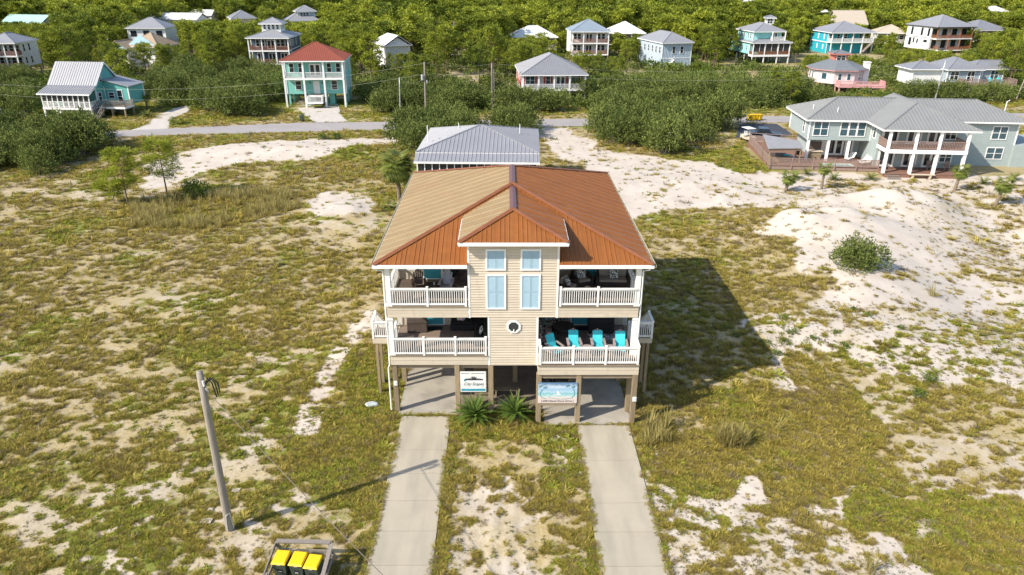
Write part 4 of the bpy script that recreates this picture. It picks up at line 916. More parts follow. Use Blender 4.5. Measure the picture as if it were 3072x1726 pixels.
# ------------------------------------------------------------------ the other houses
M_rgrey = pm('grey_metal_roof', (.27, .27, .285), .42, .08, .6, metal=.25); M_rsilver = pm('silver_metal_roof', (.30, .30, .315), .55, .07, .6, metal=.25)
M_rwhite = pm('white_metal_roof', (.70, .69, .67), .45, .05, .6); M_rred = pm('red_metal_roof', (.30, .085, .05), .45, .1, .6, metal=.15)
M_rblue = pm('blue_grey_roof', (.27, .32, .37), .45, .1, .6, metal=.2); M_rmint = pm('mint_roof', (.36, .55, .52), .5, .08, .5); M_rtan = pm('tan_shingles', (.36, .27, .18), .9, .2, 2)
M_rslate = pm('slate_shingles', (.15, .165, .18), .9, .15, 2); M_rbeige = pm('beige_shingles', (.45, .38, .30), .9, .12, 2); M_rbrown = pm('brown_shingles', (.20, .12, .08), .9, .15, 2)
M_rgreen = pm('grey_green_roof', (.255, .255, .245), .45, .08, .5, metal=.2)
def wallm(n, c): return pm(n, c, .7, .08, 1.5)
W_white = wallm('white_boards', (.72, .71, .69)); W_teal = wallm('teal_boards', (.115, .37, .335)); W_turq = wallm('turquoise_boards', (.20, .52, .45)); W_navy = wallm('navy_boards', (.07, .105, .15))
W_red = wallm('red_boards', (.45, .07, .05)); W_pale = wallm('pale_blue_boards', (.42, .49, .56)); W_aqua = wallm('aqua_boards', (.30, .66, .65)); W_dteal = wallm('deep_teal_boards', (.03, .36, .45)); W_pink = wallm('pink_boards', (.62, .53, .515)); W_salmon = wallm('salmon_boards', (.55, .17, .13))
W_sage = wallm('sage_boards', (.315, .365, .355)); W_grey = wallm('grey_blue_boards', (.30, .35, .38)); W_lblue = wallm('light_blue_gable', (.40, .58, .64)); W_cream = wallm('cream_boards', (.62, .57, .48)); W_tan = wallm('tan_boards', (.45, .40, .32))
M_dkfr = pm('black_window_frame', (.03, .03, .035), .5); M_cedar = pm('cedar_deck', (.30, .12, .055), .75, .2, 3, stretch=(3, 3, .5)); M_brail = pm('brown_rail', (.28, .195, .165), .75, .15, 3); M_pinkp = pm('pink_paint', (.62, .33, .32), .65, .1, 3); M_floor = pm('brown_deck_floor', (.22, .12, .085), .7, .15, 1, stretch=(.5, 6, 1)); M_screen = pm('dark_screen', (.035, .033, .033), .7, .2, 2); M_oak = pm('golden_board', (.5, .31, .11), .7, .15, 3)
VIS = []
def win(root, face, pos, off, z0, ww, hh, fm=None, cross=True, gm=None, sh=None):
    """a window: white frame with cross bars, dark pane behind them; face f (front, plane y=off), l or r (side, plane x=off)"""
    fm = fm or M_trim; gm = gm or M_glass; t = .09 if ww > .5 else .05
    def bx(mb, a0, a1, d0, d1, c0, c1):
        if face == 'f': mb.box(a0, a1, off-d1, off-d0, c0, c1)
        elif face == 'l': mb.box(off-d1, off-d0, a0, a1, c0, c1)
        else: mb.box(off+d0, off+d1, a0, a1, c0, c1)
    m = MB(); a, b = pos-ww/2, pos+ww/2; z1 = z0+hh
    bx(m, a-t, b+t, .0, .07, z0-t, z0); bx(m, a-t, b+t, .0, .07, z1, z1+t); bx(m, a-t, a, .0, .068, z0, z1); bx(m, b, b+t, .0, .068, z0, z1)
    if cross: bx(m, a, b, .0, .06, z0+hh*.5-.03, z0+hh*.5+.03)
    if ww > 1.1 and cross: bx(m, pos-.045, pos+.045, .0, .064, z0, z1)
    f = m.build('window', fm, root); m = MB(); bx(m, a, b, .0, .03, z0, z1); m.build('pane', gm, f)
    if sh:
        for s in (-1, 1):
            m = MB(); c = pos+s*(ww/2+t+.2); bx(m, c-.18, c+.18, .0, .05, z0-.05, z1+.05); m.build('shutter', sh, root)
    return f
def fdoor(root, x, y, z0, ww, hh, mat=None, glass=True, fm=None):
    d = MB(); d.box(x-ww/2, x+ww/2, y-.06, y, z0, z0+hh); d.box(x-ww/2-.08, x-ww/2, y-.08, y, z0, z0+hh+.08); d.box(x+ww/2, x+ww/2+.08, y-.08, y, z0, z0+hh+.08); d.box(x-ww/2, x+ww/2, y-.08, y, z0+hh, z0+hh+.08)
    d = d.build('door', mat or M_trim, root)
    if glass:
        n = 2 if ww > 1.2 else 1
        for i in range(n):
            c = x-ww/2+(i+.5)*ww/n; MB().box(c-ww/n*.33, c+ww/n*.33, y-.075, y-.055, z0+.25, z0+hh-.15).build('pane', M_glass, d)
def thick(mb, poly, th=.16, m=0):
    mb.prism(poly, (0, 0, -th), m)
def hip(root, x0, x1, y0, y1, ze, sl, mat, rib=0, trim=None, gable='', name='roof', top=None):
    """hip roof over a rectangle; gable lists the ends (l, r, f, b) that are upright instead"""
    wx, wy = x1-x0, y1-y0; mb = MB(); h = min(wx, wy)/2*sl
    if wx >= wy:
        i = wy/2; L = (x0+(0 if 'l' in gable else i), (y0+y1)/2, ze+h); R = (x1-(0 if 'r' in gable else i), (y0+y1)/2, ze+h)
        pl = [([(x0, y0, ze), (x1, y0, ze), R, L], (1, 0, 0)), ([(x1, y1, ze), (x0, y1, ze), L, R], (1, 0, 0))]
        if 'l' not in gable: pl.append(([(x0, y1, ze), (x0, y0, ze), L], (0, 1, 0)))
        if 'r' not in gable: pl.append(([(x1, y0, ze), (x1, y1, ze), R], (0, 1, 0)))
        rl = [(L, R)]+([((x0, y0, ze), L), ((x0, y1, ze), L)] if 'l' not in gable else [])+([((x1, y0, ze), R), ((x1, y1, ze), R)] if 'r' not in gable else [])
    else:
        i = wx/2; L = ((x0+x1)/2, y0+(0 if 'f' in gable else i), ze+h); R = ((x0+x1)/2, y1-(0 if 'b' in gable else i), ze+h)
        pl = [([(x0, y1, ze), (x0, y0, ze), L, R], (0, 1, 0)), ([(x1, y0, ze), (x1, y1, ze), R, L], (0, 1, 0))]
        if 'f' not in gable: pl.append(([(x0, y0, ze), (x1, y0, ze), L], (1, 0, 0)))
        if 'b' not in gable: pl.append(([(x1, y1, ze), (x0, y1, ze), R], (1, 0, 0)))
        rl = [(L, R)]+([((x0, y0, ze), L), ((x1, y0, ze), L)] if 'f' not in gable else [])+([((x0, y1, ze), R), ((x1, y1, ze), R)] if 'b' not in gable else [])
    for p, e in pl:
        if rib: metal_sheet(mb, p, e, rib, rw=.06, rh=.05, th=.1)
        else: thick(mb, p, .1)
    for a, b in rl: mb.bar(Vector(a)+Vector((0, 0, .03)), Vector(b)+Vector((0, 0, .03)), .22, .07)
    o = mb.build(name, mat, root)
    t = MB()
    for a, b in (((x0, y0), (x1, y0)), ((x0, y1), (x1, y1)), ((x0, y0), (x0, y1)), ((x1, y0), (x1, y1))):
        t.bar((a[0], a[1], ze-.14), (b[0], b[1], ze-.14), .08, .18)
    t.box(x0+.05, x1-.05, y0+.05, y1-.05, ze-.2, ze-.17); t.build('eave_trim', trim or M_trim, o)
    return o
def porch(root, x0, x1, y0, y1, z, cols, ztop, rail=None, colm=None, cw=.22, rail_h=.95, th=.3, deckm=None, band=None, rails='flr', baluster=True, name='porch_deck'):
    m = MB(); m.box(x0, x1, y0+.02, y1, z-.1, z); m.build(name, deckm or M_deck, root)
    m = MB(); m.box(x0-.03, x1+.03, y0-.05, y0+.015, z-th, z+.02); m.box(x0-.05, x0-.002, y0+.02, y1, z-th, z+.01); m.box(x1+.002, x1+.05, y0+.02, y1, z-th, z+.01); m.build('deck_band', band or M_trim, root)
    for c in cols: MB().cbox(c, y0+.12, z+.02, cw, cw, ztop-z-.02).build('porch_column', colm or M_trim, root)
    if rail:
        m = MB()
        segs = []
        if 'f' in rails:
            cc = sorted(cols) if len(cols) > 1 else [x0, x1]; segs += [((a+cw/2, y0+.12), (b-cw/2, y0+.12)) for a, b in zip(cc[:-1], cc[1:])]
        if 'l' in rails: segs.append(((x0+.08, y0+.2), (x0+.08, y1)))
        if 'r' in rails: segs.append(((x1-.08, y0+.2), (x1-.08, y1)))
        for (a, b), (c, d) in segs:
            m.bar((a, b, z+rail_h), (c, d, z+rail_h), .1, .07); m.bar((a, b, z+.13), (c, d, z+.13), .06, .07); L = math.hypot(c-a, d-b); n = max(1, int(L/.17))
            for i in range(n):
                t = (i+.5)/n; m.cbox(a+(c-a)*t, b+(d-b)*t, z+.15, .055, .055, rail_h-.16)
        m.build('railing', rail, root)
def stilts(root, xs, ys, z0, mat=None, wd=.25):
    for x in xs:
        for y in ys: MB().cbox(x, y, 0, wd, wd, z0-.02).build('piling', mat or M_wood, root)
def place(u0, v0, u1, v1, z, yd=None):
    """left and right ends of a front eave in the photo, at height z -> middle, width, turn"""
    a, b = (G(u0, v0, z), G(u1, v1, z)); 
    if yd is not None: s = yd/((a[1]+b[1])/2); a, b = np.array([a[0]*s, a[1]*s]), np.array([b[0]*s, b[1]*s])
    return (a+b)[:2]/2, float(np.hypot(*(b-a)[:2])), math.atan2(b[1]-a[1], b[0]-a[0])
def house(name, label, loc, rz, vis): 
    t = thing(name, label, 'house', (loc[0], loc[1], 0), rz); VIS.append((*vis, float(np.hypot(*loc[:2])))); return t
def body(root, x0, x1, y0, y1, z0, z1, mat, trim=True):
    MB().box(x0, x1, y0, y1, z0, z1).build('wall', mat, root)
    if trim:
        m = MB()
        for x in (x0, x1):
            for y in (y0, y1): m.cbox(x, y, z0, .16, .16, z1-z0)
        m.build('corner_trim', M_trim, root)

# teal cottage on posts, lower left
loc, wd, rz = place(111, 278, 270, 281, 4.0, 121.5); 
t = house('teal_cottage', 'teal cottage on white posts with steep grey metal roof and screened front porch', loc, rz, (95, 180, 430, 352)); h = wd/2
loc_teal = loc
body(t, -h+.5, h-.5, 2.2, 9.5, 1.75, 4.4, W_teal); m = MB(); m.prism([(h-.52, 1.8, 4.3), (h-.52, 9.3, 4.3), (h-.52, 5.6, 8.2)], (-wd+1.0, 0, 0)); m.build('wall', W_teal, t)
mb = MB(); metal_sheet(mb, [(-h+.3, 2.3, 5.0), (h-.3, 2.3, 5.0), (h-.3, 5.6, 8.4), (-h+.3, 5.6, 8.4)], (1, 0, 0), .42, rw=.07, rh=.05, th=.12); metal_sheet(mb, [(h-.3, 9.6, 4.6), (-h+.3, 9.6, 4.6), (-h+.3, 5.6, 8.4), (h-.3, 5.6, 8.4)], (1, 0, 0), .42, rw=.07, rh=.05, th=.12)
metal_sheet(mb, [(-h, -.3, 4.0), (h, -.3, 4.0), (h-.3, 2.3, 5.02), (-h+.3, 2.3, 5.02)], (1, 0, 0), .42, rw=.07, rh=.05, th=.1); mb.build('roof', M_rsilver, t)
m = MB(); m.bar((h-.28, 2.3, 4.95), (h-.28, 5.6, 8.33), .06, .2); m.bar((h-.28, 5.6, 8.33), (h-.28, 9.6, 4.53), .06, .2); m.bar((-h, -.32, 3.9), (h, -.32, 3.9), .06, .2); m.bar((h, -.3, 3.9), (h-.3, 2.3, 4.9), .06, .16); m.build('roof_trim', M_trim, t)
porch(t, -h+.4, h-.4, 0, 2.2, 1.75, np.linspace(-h+.5, h-.5, 10), 3.85, M_white, cw=.14, band=M_trim)
m = MB(); m.box(-h+.6, h-.6, .17, .19, 2.75, 3.85); m.build('porch_screen', M_screen, t)
stilts(t, np.linspace(-h+.5, h-.5, 4), (.2, 3, 6, 9), 1.5, M_white, .28)
m = MB()
for a, b in zip(np.linspace(-h+.5, h-.5, 4)[:-1], np.linspace(-h+.5, h-.5, 4)[1:]): m.bar((a, 3, .2), (b, 3, 1.4), .06, .12); m.bar((a, 3, 1.4), (b, 3, .2), .06, .12)
m.build('cross_brace', M_white, t)
x1 = h-.5; body(t, x1-.02, x1+4.2, 4.6, 9.0, 1.75, 4.6, W_teal); mb = MB(); mb.prism([(x1-.4, 4.2, 5.9), (x1+4.6, 4.2, 4.75), (x1+4.6, 9.3, 4.75), (x1-.4, 9.3, 5.9)], (0, 0, -.14)); mb.build('roof', M_rsilver, t)
m = MB(); m.prism([(x1, 4.62, 4.58), (x1+4.15, 4.62, 4.58), (x1+4.1, 4.62, 4.62), (x1, 4.62, 5.62)], (0, 4.3, 0)); m.build('wall', W_teal, t)
win(t, 'r', 3.1, x1, 2.5, .8, 1.3); win(t, 'r', 4.0, x1, 5.5, .5, .7); m = MB(); m.add(ngon(.55, 12, 0, 0, 0), [tuple(range(12))])
win(t, 'f', x1+2.6, 4.6, 2.0, .8, 2.0); win(t, 'f', x1+1.1, 4.6, 2.7, .9, .9)
porch(t, x1+.1, x1+4.8, 1.8, 4.58, 1.7, (x1+.2, x1+2.4, x1+4.7), 1.75, M_grey_wood, cw=.1, band=M_trim, name='side_deck', colm=M_grey_wood, rails='fr')
m = MB()
for i in range(9): m.box(x1+.3, x1+1.5, 1.8-(i+1)*.28, 1.8-i*.28, 1.5-i*.18, 1.54-i*.18)
for xx in (x1+.3, x1+1.5): m.bar((xx, 1.8, 1.6), (xx, -.9, -.05), .06, .25); m.bar((xx, 1.8, 2.6), (xx, -.9, .9), .08, .07); m.bar((xx, 1.8, 2.2), (xx, -.9, .5), .04, .05)
for k in range(5): m.cbox(x1+.3, 1.7-k*.62, 1.5-k*.4, .08, .08, 1.0); m.cbox(x1+1.5, 1.7-k*.62, 1.5-k*.4, .08, .08, 1.0)
m.build('stair', M_grey_wood, t); stilts(t, (x1+2.4, x1+4.6), (2, 4.4), 1.5); MB().box(x1-1.0, x1+.2, .3, 1.6, 0, 1.45).build('storage_box', W_grey, t)
# turquoise house with the red roof
loc, wd, rz = place(838, 181, 1033, 180, 8.1, 132.6); h = wd/2
t = house('turquoise_house', 'turquoise two storey house on posts with brick red hip roof and white balcony', loc, rz, (825, 133, 1050, 322))
body(t, -h+.35, h-.35, 2.0, 9.6, 2.1, 7.9, W_turq); hip(t, -h, h, -.3, 10.2, 8.1, .5, M_rred, .32)
cx = (-h+.45, -h/3+.1, h/3-.1, h-.45)
porch(t, -h+.4, h-.4, 0, 2.0, 5.1, cx, 7.95, M_white, cw=.3); 
for x in cx: MB().cbox(x, .12, 0, .3, .3, 4.8).build('porch_column', M_trim, t)
for x in (-h+1.5, -h+3.1, h-3.1, h-1.5): win(t, 'f', x, 2.0, 5.9, .7, 1.5)
fdoor(t, 0, 2.0, 5.15, 1.9, 2.1); win(t, 'f', -h+2.4, 2.0, 2.9, .95, 1.5); win(t, 'f', h-2.4, 2.0, 2.9, .95, 1.5); fdoor(t, 0, 2.0, 2.15, .95, 2.1, glass=False)
for x in (-1.1, 1.1): MB().cbox(x, 1.93, 3.9, .16, .14, .3).build('wall_lamp', M_dkfr, t)
porch(t, -1.3, 1.3, .2, 2.0, 2.1, (-1.2, 1.2), 2.15, None, cw=.14, name='landing'); porch(t, -1.35, 1.35, -1.3, .1, 1.15, (-1.25, 1.25), 2.0, M_white, cw=.15, name='landing')
m = MB()
for i in range(5): m.box(-1.2, 0, .1-i*.05, .4-i*.05, 1.2+i*.18, 1.24+i*.18)
m.build('stair', M_white, t); stilts(t, (-h+.6, -1.5, 1.6, h-.6), (2.4, 5.8, 9.2), 2.05, W_turq, .3); MB().box(1.9, 2.9, 3.0, 5.0, 0, 2.08).build('storage_room', W_turq, t)
for y in (3.5, 6, 8.5): win(t, 'r', y, h-.35, 5.9, .7, 1.4); win(t, 'r', y, h-.35, 2.9, .7, 1.4)
# cottage with red shutters
loc, wd, rz = place(1562, 224, 1765, 223, 4.65, 142); h = wd/2
t = house('shutter_cottage', 'single storey cottage with grey pyramid roof, red walls and white porch in scrub', loc, rz, (1552, 150, 1768, 282))
body(t, -h+.4, h-.4, 2.2, 15, 1.9, 4.5, W_red); hip(t, -h, h, -.3, 16, 4.65, .48, M_rgrey, .36)
cx = np.linspace(-h+.5, h-.5, 5); porch(t, -h+.4, h-.4, 0, 2.2, 1.9, cx, 4.5, M_white, cw=.28); stilts(t, cx, (.2, 5, 10, 14), 1.6, M_white)
W_shell = wallm('shell_white_boards', (.62, .58, .56)); MB().box(-h+.41, h-.41, 2.16, 2.19, 1.92, 4.48).build('front_wall', W_shell, t)
for x, a in ((-h+2.0, 1.7), (-.95, .75), (h-2.0, 1.7)): win(t, 'f', x, 2.15, 2.6, a, 1.5, gm=M_glassb, sh=W_red)
fdoor(t, 1.45, 2.15, 1.95, 1.7, 2.15, sh if False else None); MB().box(2.5, 2.95, 2.11, 2.15, 2.1, 4.1).build('shutter', W_red, t)
for y in (4.5, 8, 11): win(t, 'l', y, -h+.4, 2.8, .8, 1.3)
# navy house with cupola
loc, wd, rz = place(734, 102, 867, 102, 8.2, 178); h = wd/2
t = house('navy_house', 'navy blue house with two brown railed porches and white roofed cupola', loc, rz, (730, 46, 906, 186))
body(t, -h+.5, h-.5, 2.4, 12.5, 2.4, 8.0, W_navy); hip(t, -h, h, -.4, 13.2, 8.2, .30, M_rsilver, 0)
cx = (-h+.5, -h/3+.2, h/3-.1, h-.5); porch(t, -h+.4, h-.4, 0, 2.4, 5.35, cx, 8.05, M_cedar, cw=.24); porch(t, -h+.4, h-.4, 0, 2.4, 2.4, cx, 5.1, M_cedar, cw=.24); stilts(t, cx, (.2, 4, 8, 12), 2.1)
for x in (-h+2.0, -h+3.2, -h+4.2, h-3.3, h-2.3, h-1.2): win(t, 'f', x, 2.4, 6.0, .75, 1.5)
fdoor(t, 0, 2.4, 5.4, 1.7, 2.1)
for x in (-h+2.4, 0, h-2.2): fdoor(t, x, 2.4, 2.45, 1.6, 2.1)
for y in (3.8, 5.2, 8.5): win(t, 'r', y, h-.5, 6.1, .7, 1.3); win(t, 'r', y, h-.5, 3.2, .7, 1.3)
MB().box(h-.5, h-.46, 2.4, 12.5, 5.2, 5.4).build('trim_band', M_trim, t)
body(t, -2.1, 2.1, 4.4, 8.6, 9.0, 11.0, W_white); hip(t, -2.75, 2.75, 3.7, 9.3, 11.05, .45, M_rsilver, name='cupola_roof')
for x in (-1.5, -.5, .5, 1.5): win(t, 'f', x, 4.4, 9.75, .55, 1.0)
for y in (5.2, 6.5, 7.8): win(t, 'r', y, 2.1, 9.75, .55, 1.0)
m = MB(); m.prism([(h-4.2, 3.8, 9.1), (h-1.0, 3.8, 8.57), (h-1.0, 6.6, 8.57), (h-4.2, 6.6, 9.1)], (0, 0, .06)); 
m = MB()
for i in range(8): m.box(-1.2+.0, .2, -.1-(i+1)*.28, -.1-i*.28, 2.1-i*.26, 2.15-i*.26)
for xx in (-1.2, .2): m.bar((xx, 0, 3.1), (xx, -2.3, .9), .08, .08); m.bar((xx, 0, 2.2), (xx, -2.3, .1), .06, .25)
m.build('stair', M_wood, t)
# white two storey house with the tan gabled house before it
loc, wd, rz = place(372, 70, 493, 70, 7.2, 222); h = wd/2
t = house('white_house', 'white two storey house with silver hip roof and six small dark windows', loc, rz, (366, 45, 515, 132))
body(t, -h+.4, h-.4, .5, 9.5, .8, 7.0, W_white); hip(t, -h, h, -.2, 10.2, 7.2, .5, M_rsilver)
for x in (-h+1.9, -.1, h-2.1): win(t, 'f', x, .5, 4.9, 1.5 if x else .6, 1.4, M_dkfr)
mb = MB(); mb.prism([(-1.8, -2.0, 3.6), (h+.1, -2.0, 3.6), (h-.2, .5, 4.3), (-1.8, .5, 4.3)], (0, 0, -.12)); mb.build('porch_roof', M_rsilver, t)
porch(t, 1.0, h-.3, -1.8, .5, 1.0, (1.1, h-.4), 3.5, M_white); win(t, 'f', h-2.1, .5, 1.9, 1.5, 1.3, M_dkfr); win(t, 'r', 5, h-.4, 2, .4, .4, cross=False)
loc, wd, rz = place(308, 139, 384, 139, 4.6, 188); h = wd/2
t = house('gabled_house', 'tan roofed gabled house with light blue gables in front of the white house', loc, rz-.22, (303, 88, 440, 128))
body(t, -h+.3, h-.3, .6, 9, 0, 4.4, W_white); hip(t, -h, h, 0, 8.4, 4.6, .62, M_rtan, gable='f'); m = MB(); m.prism([(-h+.2, .55, 4.4), (h-.2, .55, 4.4), (0, .55, 4.4+h*.60)], (0, .1, 0)); m.build('gable', W_lblue, t)
win(t, 'f', 0, .55, 4.6, .9, .7, M_trim, cross=False); porch(t, -h+.2, -h+2.2, -1.8, .6, 2.2, (-h+.3, -h+2.1), 4.3, M_white); 
body(t, 1.0, 9.2, 3.4, 11, 0, 4.9, W_white); hip(t, .2, 9.9, 2.4, 12, 5.1, .62, M_rtan, gable='f'); m = MB(); m.prism([(.6, 2.9, 4.9), (9.5, 2.9, 4.9), (5.05, 2.9, 7.85)], (0, .1, 0)); m.build('gable', W_lblue, t)
# far left
loc, wd, rz = place(-72, 95, 34, 96, 7.4, 172); h = wd/2
t = house('white_house', 'white two storey house with porches and silver hip roof at the left photo edge', loc, rz+.12, (-80, 68, 95, 196))
body(t, -h+.4, h-.4, 2.3, 9, 2.0, 7.2, W_white); hip(t, -h, h, -.4, 9.8, 7.4, .45, M_rsilver); cx = np.linspace(-h+.5, h-.5, 4)
porch(t, -h+.4, h-.4, 0, 2.3, 4.6, cx, 7.25, M_cedar); porch(t, -h+.4, h-.4, 0, 2.3, 2.0, cx, 4.3, M_oak); stilts(t, cx, (.2, 4, 8.5), 1.7)
for x in np.linspace(-h+1.6, h-1.2, 5): win(t, 'f', x, 2.3, 5.3, .8, 1.4); win(t, 'f', x, 2.3, 2.6, .8, 1.4)
for y in (3.3, 5.5): win(t, 'r', y, h-.4, 5.3, .7, 1.5); win(t, 'r', y, h-.4, 2.6, .7, 1.4)
loc, wd, rz = place(4, 46, 115, 49, 4.8, 280); h = wd/2
t = house('mint_roof_house', 'long white house under a pale mint roof at the upper left', loc, rz+.1, (0, 22, 152, 72))
body(t, -h+.3, h-.3, .5, 8.5, 1.2, 4.6, W_white); hip(t, -h, h, -.4, 9.2, 4.8, .52, M_rmint, gable='lr'); m = MB(); m.prism([(h-.32, .5, 4.6), (h-.32, 8.5, 4.6), (h-.32, 4.4, 6.7)], (-.1, 0, 0)); m.build('gable', W_white, t)
porch(t, -h-.5, h*.1, -2.4, .5, 1.2, np.linspace(-h-.3, 0, 5), 1.3, M_white); win(t, 'f', -h+2.4, .5, 2.2, 1.2, 1.2); win(t, 'f', 1.5, .5, 2.2, 1.2, 1.2); win(t, 'r', 4.5, h-.3, 2, 1.5, 1.2)
def simple(name, label, e, ze, yd, dep, sl, rm, wm, z0=.8, gable='', front=None, turn=0, rail=None, pd=0, vis_b=25, cols=4, nwin=3, stl=True):
    loc, wd, rz = place(*e, ze, yd); h = wd/2; t = house(name, label, loc, rz+turn, (min(e[0], e[2]), min(e[1], e[3])-30, max(e[0], e[2]), max(e[1], e[3])+vis_b))
    body(t, -h+.5, h-.5, pd+.3, dep-.5, z0, ze-.2, wm); hip(t, -h, h, -.3, dep, ze, sl, rm, gable=gable)
    for g in gable:
        m = MB()
        if g == 'f': m.prism([(-h+.5, pd+.3, ze-.2), (h-.5, pd+.3, ze-.2), (0, pd+.3, ze-.2+(h-.5)*sl)], (0, .1, 0)); m.build('gable', wm, t)
        if g in 'lr': s = 1 if g == 'r' else -1; y_ = (pd+.3+dep-.5)/2; m.prism([(s*(h-.5), pd+.3, ze-.2), (s*(h-.5), dep-.5, ze-.2), (s*(h-.5), y_, ze-.2+(dep-.8-pd)/2*sl*.95)], (-s*.1, 0, 0)); m.build('gable', wm, t)
    if pd: porch(t, -h+.4, h-.4, 0, pd+.3, z0, np.linspace(-h+.6, h-.6, cols), ze-.2, rail, colm=M_trim)
    for x in np.linspace(-h+1.8, h-1.8, nwin): win(t, 'f', x, pd+.3, z0+.9, 1.0, 1.2)
    for y in np.linspace(pd+2, dep-2, 3): win(t, 'l', y, -h+.5, z0+.9, .8, 1.2); win(t, 'r', y, h-.5, z0+.9, .8, 1.2)
    if z0 > .5 and stl: stilts(t, np.linspace(-h+.7, h-.7, 4), (pd*.1+.4, dep/2, dep-.9), z0)
    return t, h
simple('white_cottage', 'white cottage with white gable roof and brown rear roof behind the white house', (440, 44, 590, 46), 5, 300, 9, .45, M_rwhite, W_white, 1.0, gable='lr')
simple('small_cottage', 'small pale roofed cottage among pines left of the white house', (322, 53, 352, 52), 4, 235, 8, .5, M_rbeige, W_white, .8)
simple('gable_cottage', 'little white gable fronted cottage at the top left of centre', (622, 40, 664, 38), 5, 330, 12, .6, M_rwhite, W_white, .8, gable='f', turn=.5)
simple('hip_cottage', 'cottage with broad grey hip roof above the navy house at left', (691, 44, 770, 43), 5.4, 300, 13, .55, M_rgrey, W_white, 1.6, turn=.15, rail=M_white, pd=1.5)
t, h = simple('dormer_cottage', 'pale cottage with raised windowed roof room behind the navy house', (855, 48, 962, 46), 5.2, 290, 12, .5, M_rsilver, W_white, 1.6, rail=M_white, pd=1.5, vis_b=18)
body(t, -1.5, 5.0, 3, 9, 5.4, 8.2, W_pale); hip(t, -2.2, 5.7, 2.2, 9.8, 8.3, .55, M_rsilver, name='upper_roof')
for x in (-.7, .4, 1.5): win(t, 'f', x+.6, 3, 6.6, .8, 1.2)
simple('gable_house', 'white house with steep silver gable roof behind tall pines left of centre', (1150, 131, 1238, 131), 5.4, 192, 12, .62, M_rwhite, W_white, 0, gable='f', turn=.42, nwin=0, vis_b=26, stl=False)
simple('bright_roof_house', 'low house under a bright white hip roof left of the blue grey roof', (1532, 90, 1675, 90), 5, 222, 11, .5, M_rwhite, W_tan, 1.8, rail=M_white, pd=2, vis_b=18)
simple('bright_roof_house', 'low house under a bright white hip roof right of the blue grey roof', (1817, 82, 1940, 83), 5, 238, 12, .5, M_rwhite, W_tan, 1.8, rail=M_cedar, pd=2, vis_b=24)
# two storey house with blue grey hip roof
loc, wd, rz = place(1712, 88, 1833, 88, 8.0, 203); h = wd/2
t = house('porch_house', 'white two storey house with blue grey pyramid roof and red brown porch rails', loc, rz, (1682, 50, 1836, 156))
body(t, -h+.4, h-.4, 2.4, 10, 2.2, 7.8, W_white); hip(t, -h, h, -.4, 10.6, 8.0, .52, M_rblue); cx = (-h+.5, -h/3, h/3, h-.5)
porch(t, -h+.4, h-.4, 0, 2.4, 5.1, cx, 7.8, M_cedar, colm=M_trim, cw=.26); porch(t, -h+.4, h-.4, 0, 2.4, 2.2, cx, 4.8, M_cedar, colm=M_trim, cw=.26); stilts(t, cx, (.2, 5, 9.5), 1.9)
for x in (-h+1.6, -h+2.7, h-2.7, h-1.5): win(t, 'f', x, 2.4, 5.8, .8, 1.4); win(t, 'f', x, 2.4, 2.9, .8, 1.4)
fdoor(t, 0, 2.4, 5.15, 1.7, 2.1); fdoor(t, 0, 2.4, 2.25, 1.7, 2.1)
for y in (4, 6.2, 8.4): win(t, 'l', y, -h+.4, 5.8, .7, 1.4)
# pale blue board house
a = G(1924, 112, 6.2); b = G(1987, 129, 6.2); c = G(2083, 127, 6.2); rz = math.atan2(c[1]-b[1], c[0]-b[0]); wd = float(np.hypot(*(c-b)[:2])); h = wd/2; mid = (b+c)/2
t = house('pale_blue_house', 'pale blue board and batten house with light grey hip roof, two front windows', mid, rz, (1920, 86, 2086, 186)); dep = 15.5
body(t, -h+.4, h-.4, .4, dep-.5, 0.2, 6.0, W_pale); hip(t, -h, h, -.2, dep, 6.2, .5, M_rsilver)
m = MB()
for x in np.arange(-h+.6, h-.5, .42): m.box(x-.03, x+.03, .36, .398, .3, 5.95)
for y in np.arange(.8, dep-.6, .42): m.box(-h+.365, -h+.398, y-.03, y+.03, .3, 5.95)
m.build('battens', W_pale, t); MB().box(-h+.4, h-.4, .34, .396, 2.3, 2.5).build('trim_band', M_trim, t)
for x in (-.9, 1.3): win(t, 'f', x, .36, 3.6, .75, 1.6)
for y in (1.8, 4, 6.2, 8.6, 11): win(t, 'l', y, -h+.36, 3.6, .7, 1.5)
m = MB(); m.bar((-h+1.6, -.3, .2), (-h+3.6, .1, 2.0), .9, .12); m.bar((-h+1.3, -.7, 1.0), (-h+3.6, -.4, 2.9), .07, .07); m.build('stair', M_trim, t)
# aqua house with two roofs
b = G(2260, 129, 5.4); c = G(2375, 127, 5.4); rz = .13; wd = float(np.hypot(*(c-b)[:2])); h = wd/2; mid = (b+c)/2
t = house('aqua_house', 'aqua house with two stepped grey roofs and screened porch over white posts', mid, rz, (2190, 64, 2378, 196)); dep = 16
body(t, -h+.5, h-.5, 2.4, dep-.5, 2.3, 5.2, W_aqua); hip(t, -h, h, -.3, dep, 5.4, .28, M_rsilver); body(t, -h+1.2, h-2.2, 2.6, dep-4, 5.6, 8.0, W_aqua); hip(t, -h+.7, h-1.4, 1.2, dep-3.2, 8.1, .42, M_rsilver, name='upper_roof')
cx = (-h+.5, -h/3, h/3, h-.5); porch(t, -h+.4, h-.4, 0, 2.4, 2.3, cx, 5.2, M_cedar, colm=M_trim, rail_h=.8, th=.5); stilts(t, cx, (.2, 5, 10, dep-1), 1.9, M_white)
MB().box(-h+.6, h-.6, .17, .2, 3.1, 5.15).build('porch_screen', M_screen, t)
m = MB()
for x in np.linspace(-h+.6, h-.6, 7): m.cbox(x, .13, 3.1, .08, .06, 2.05)
m.build('screen_frame', M_trim, t)
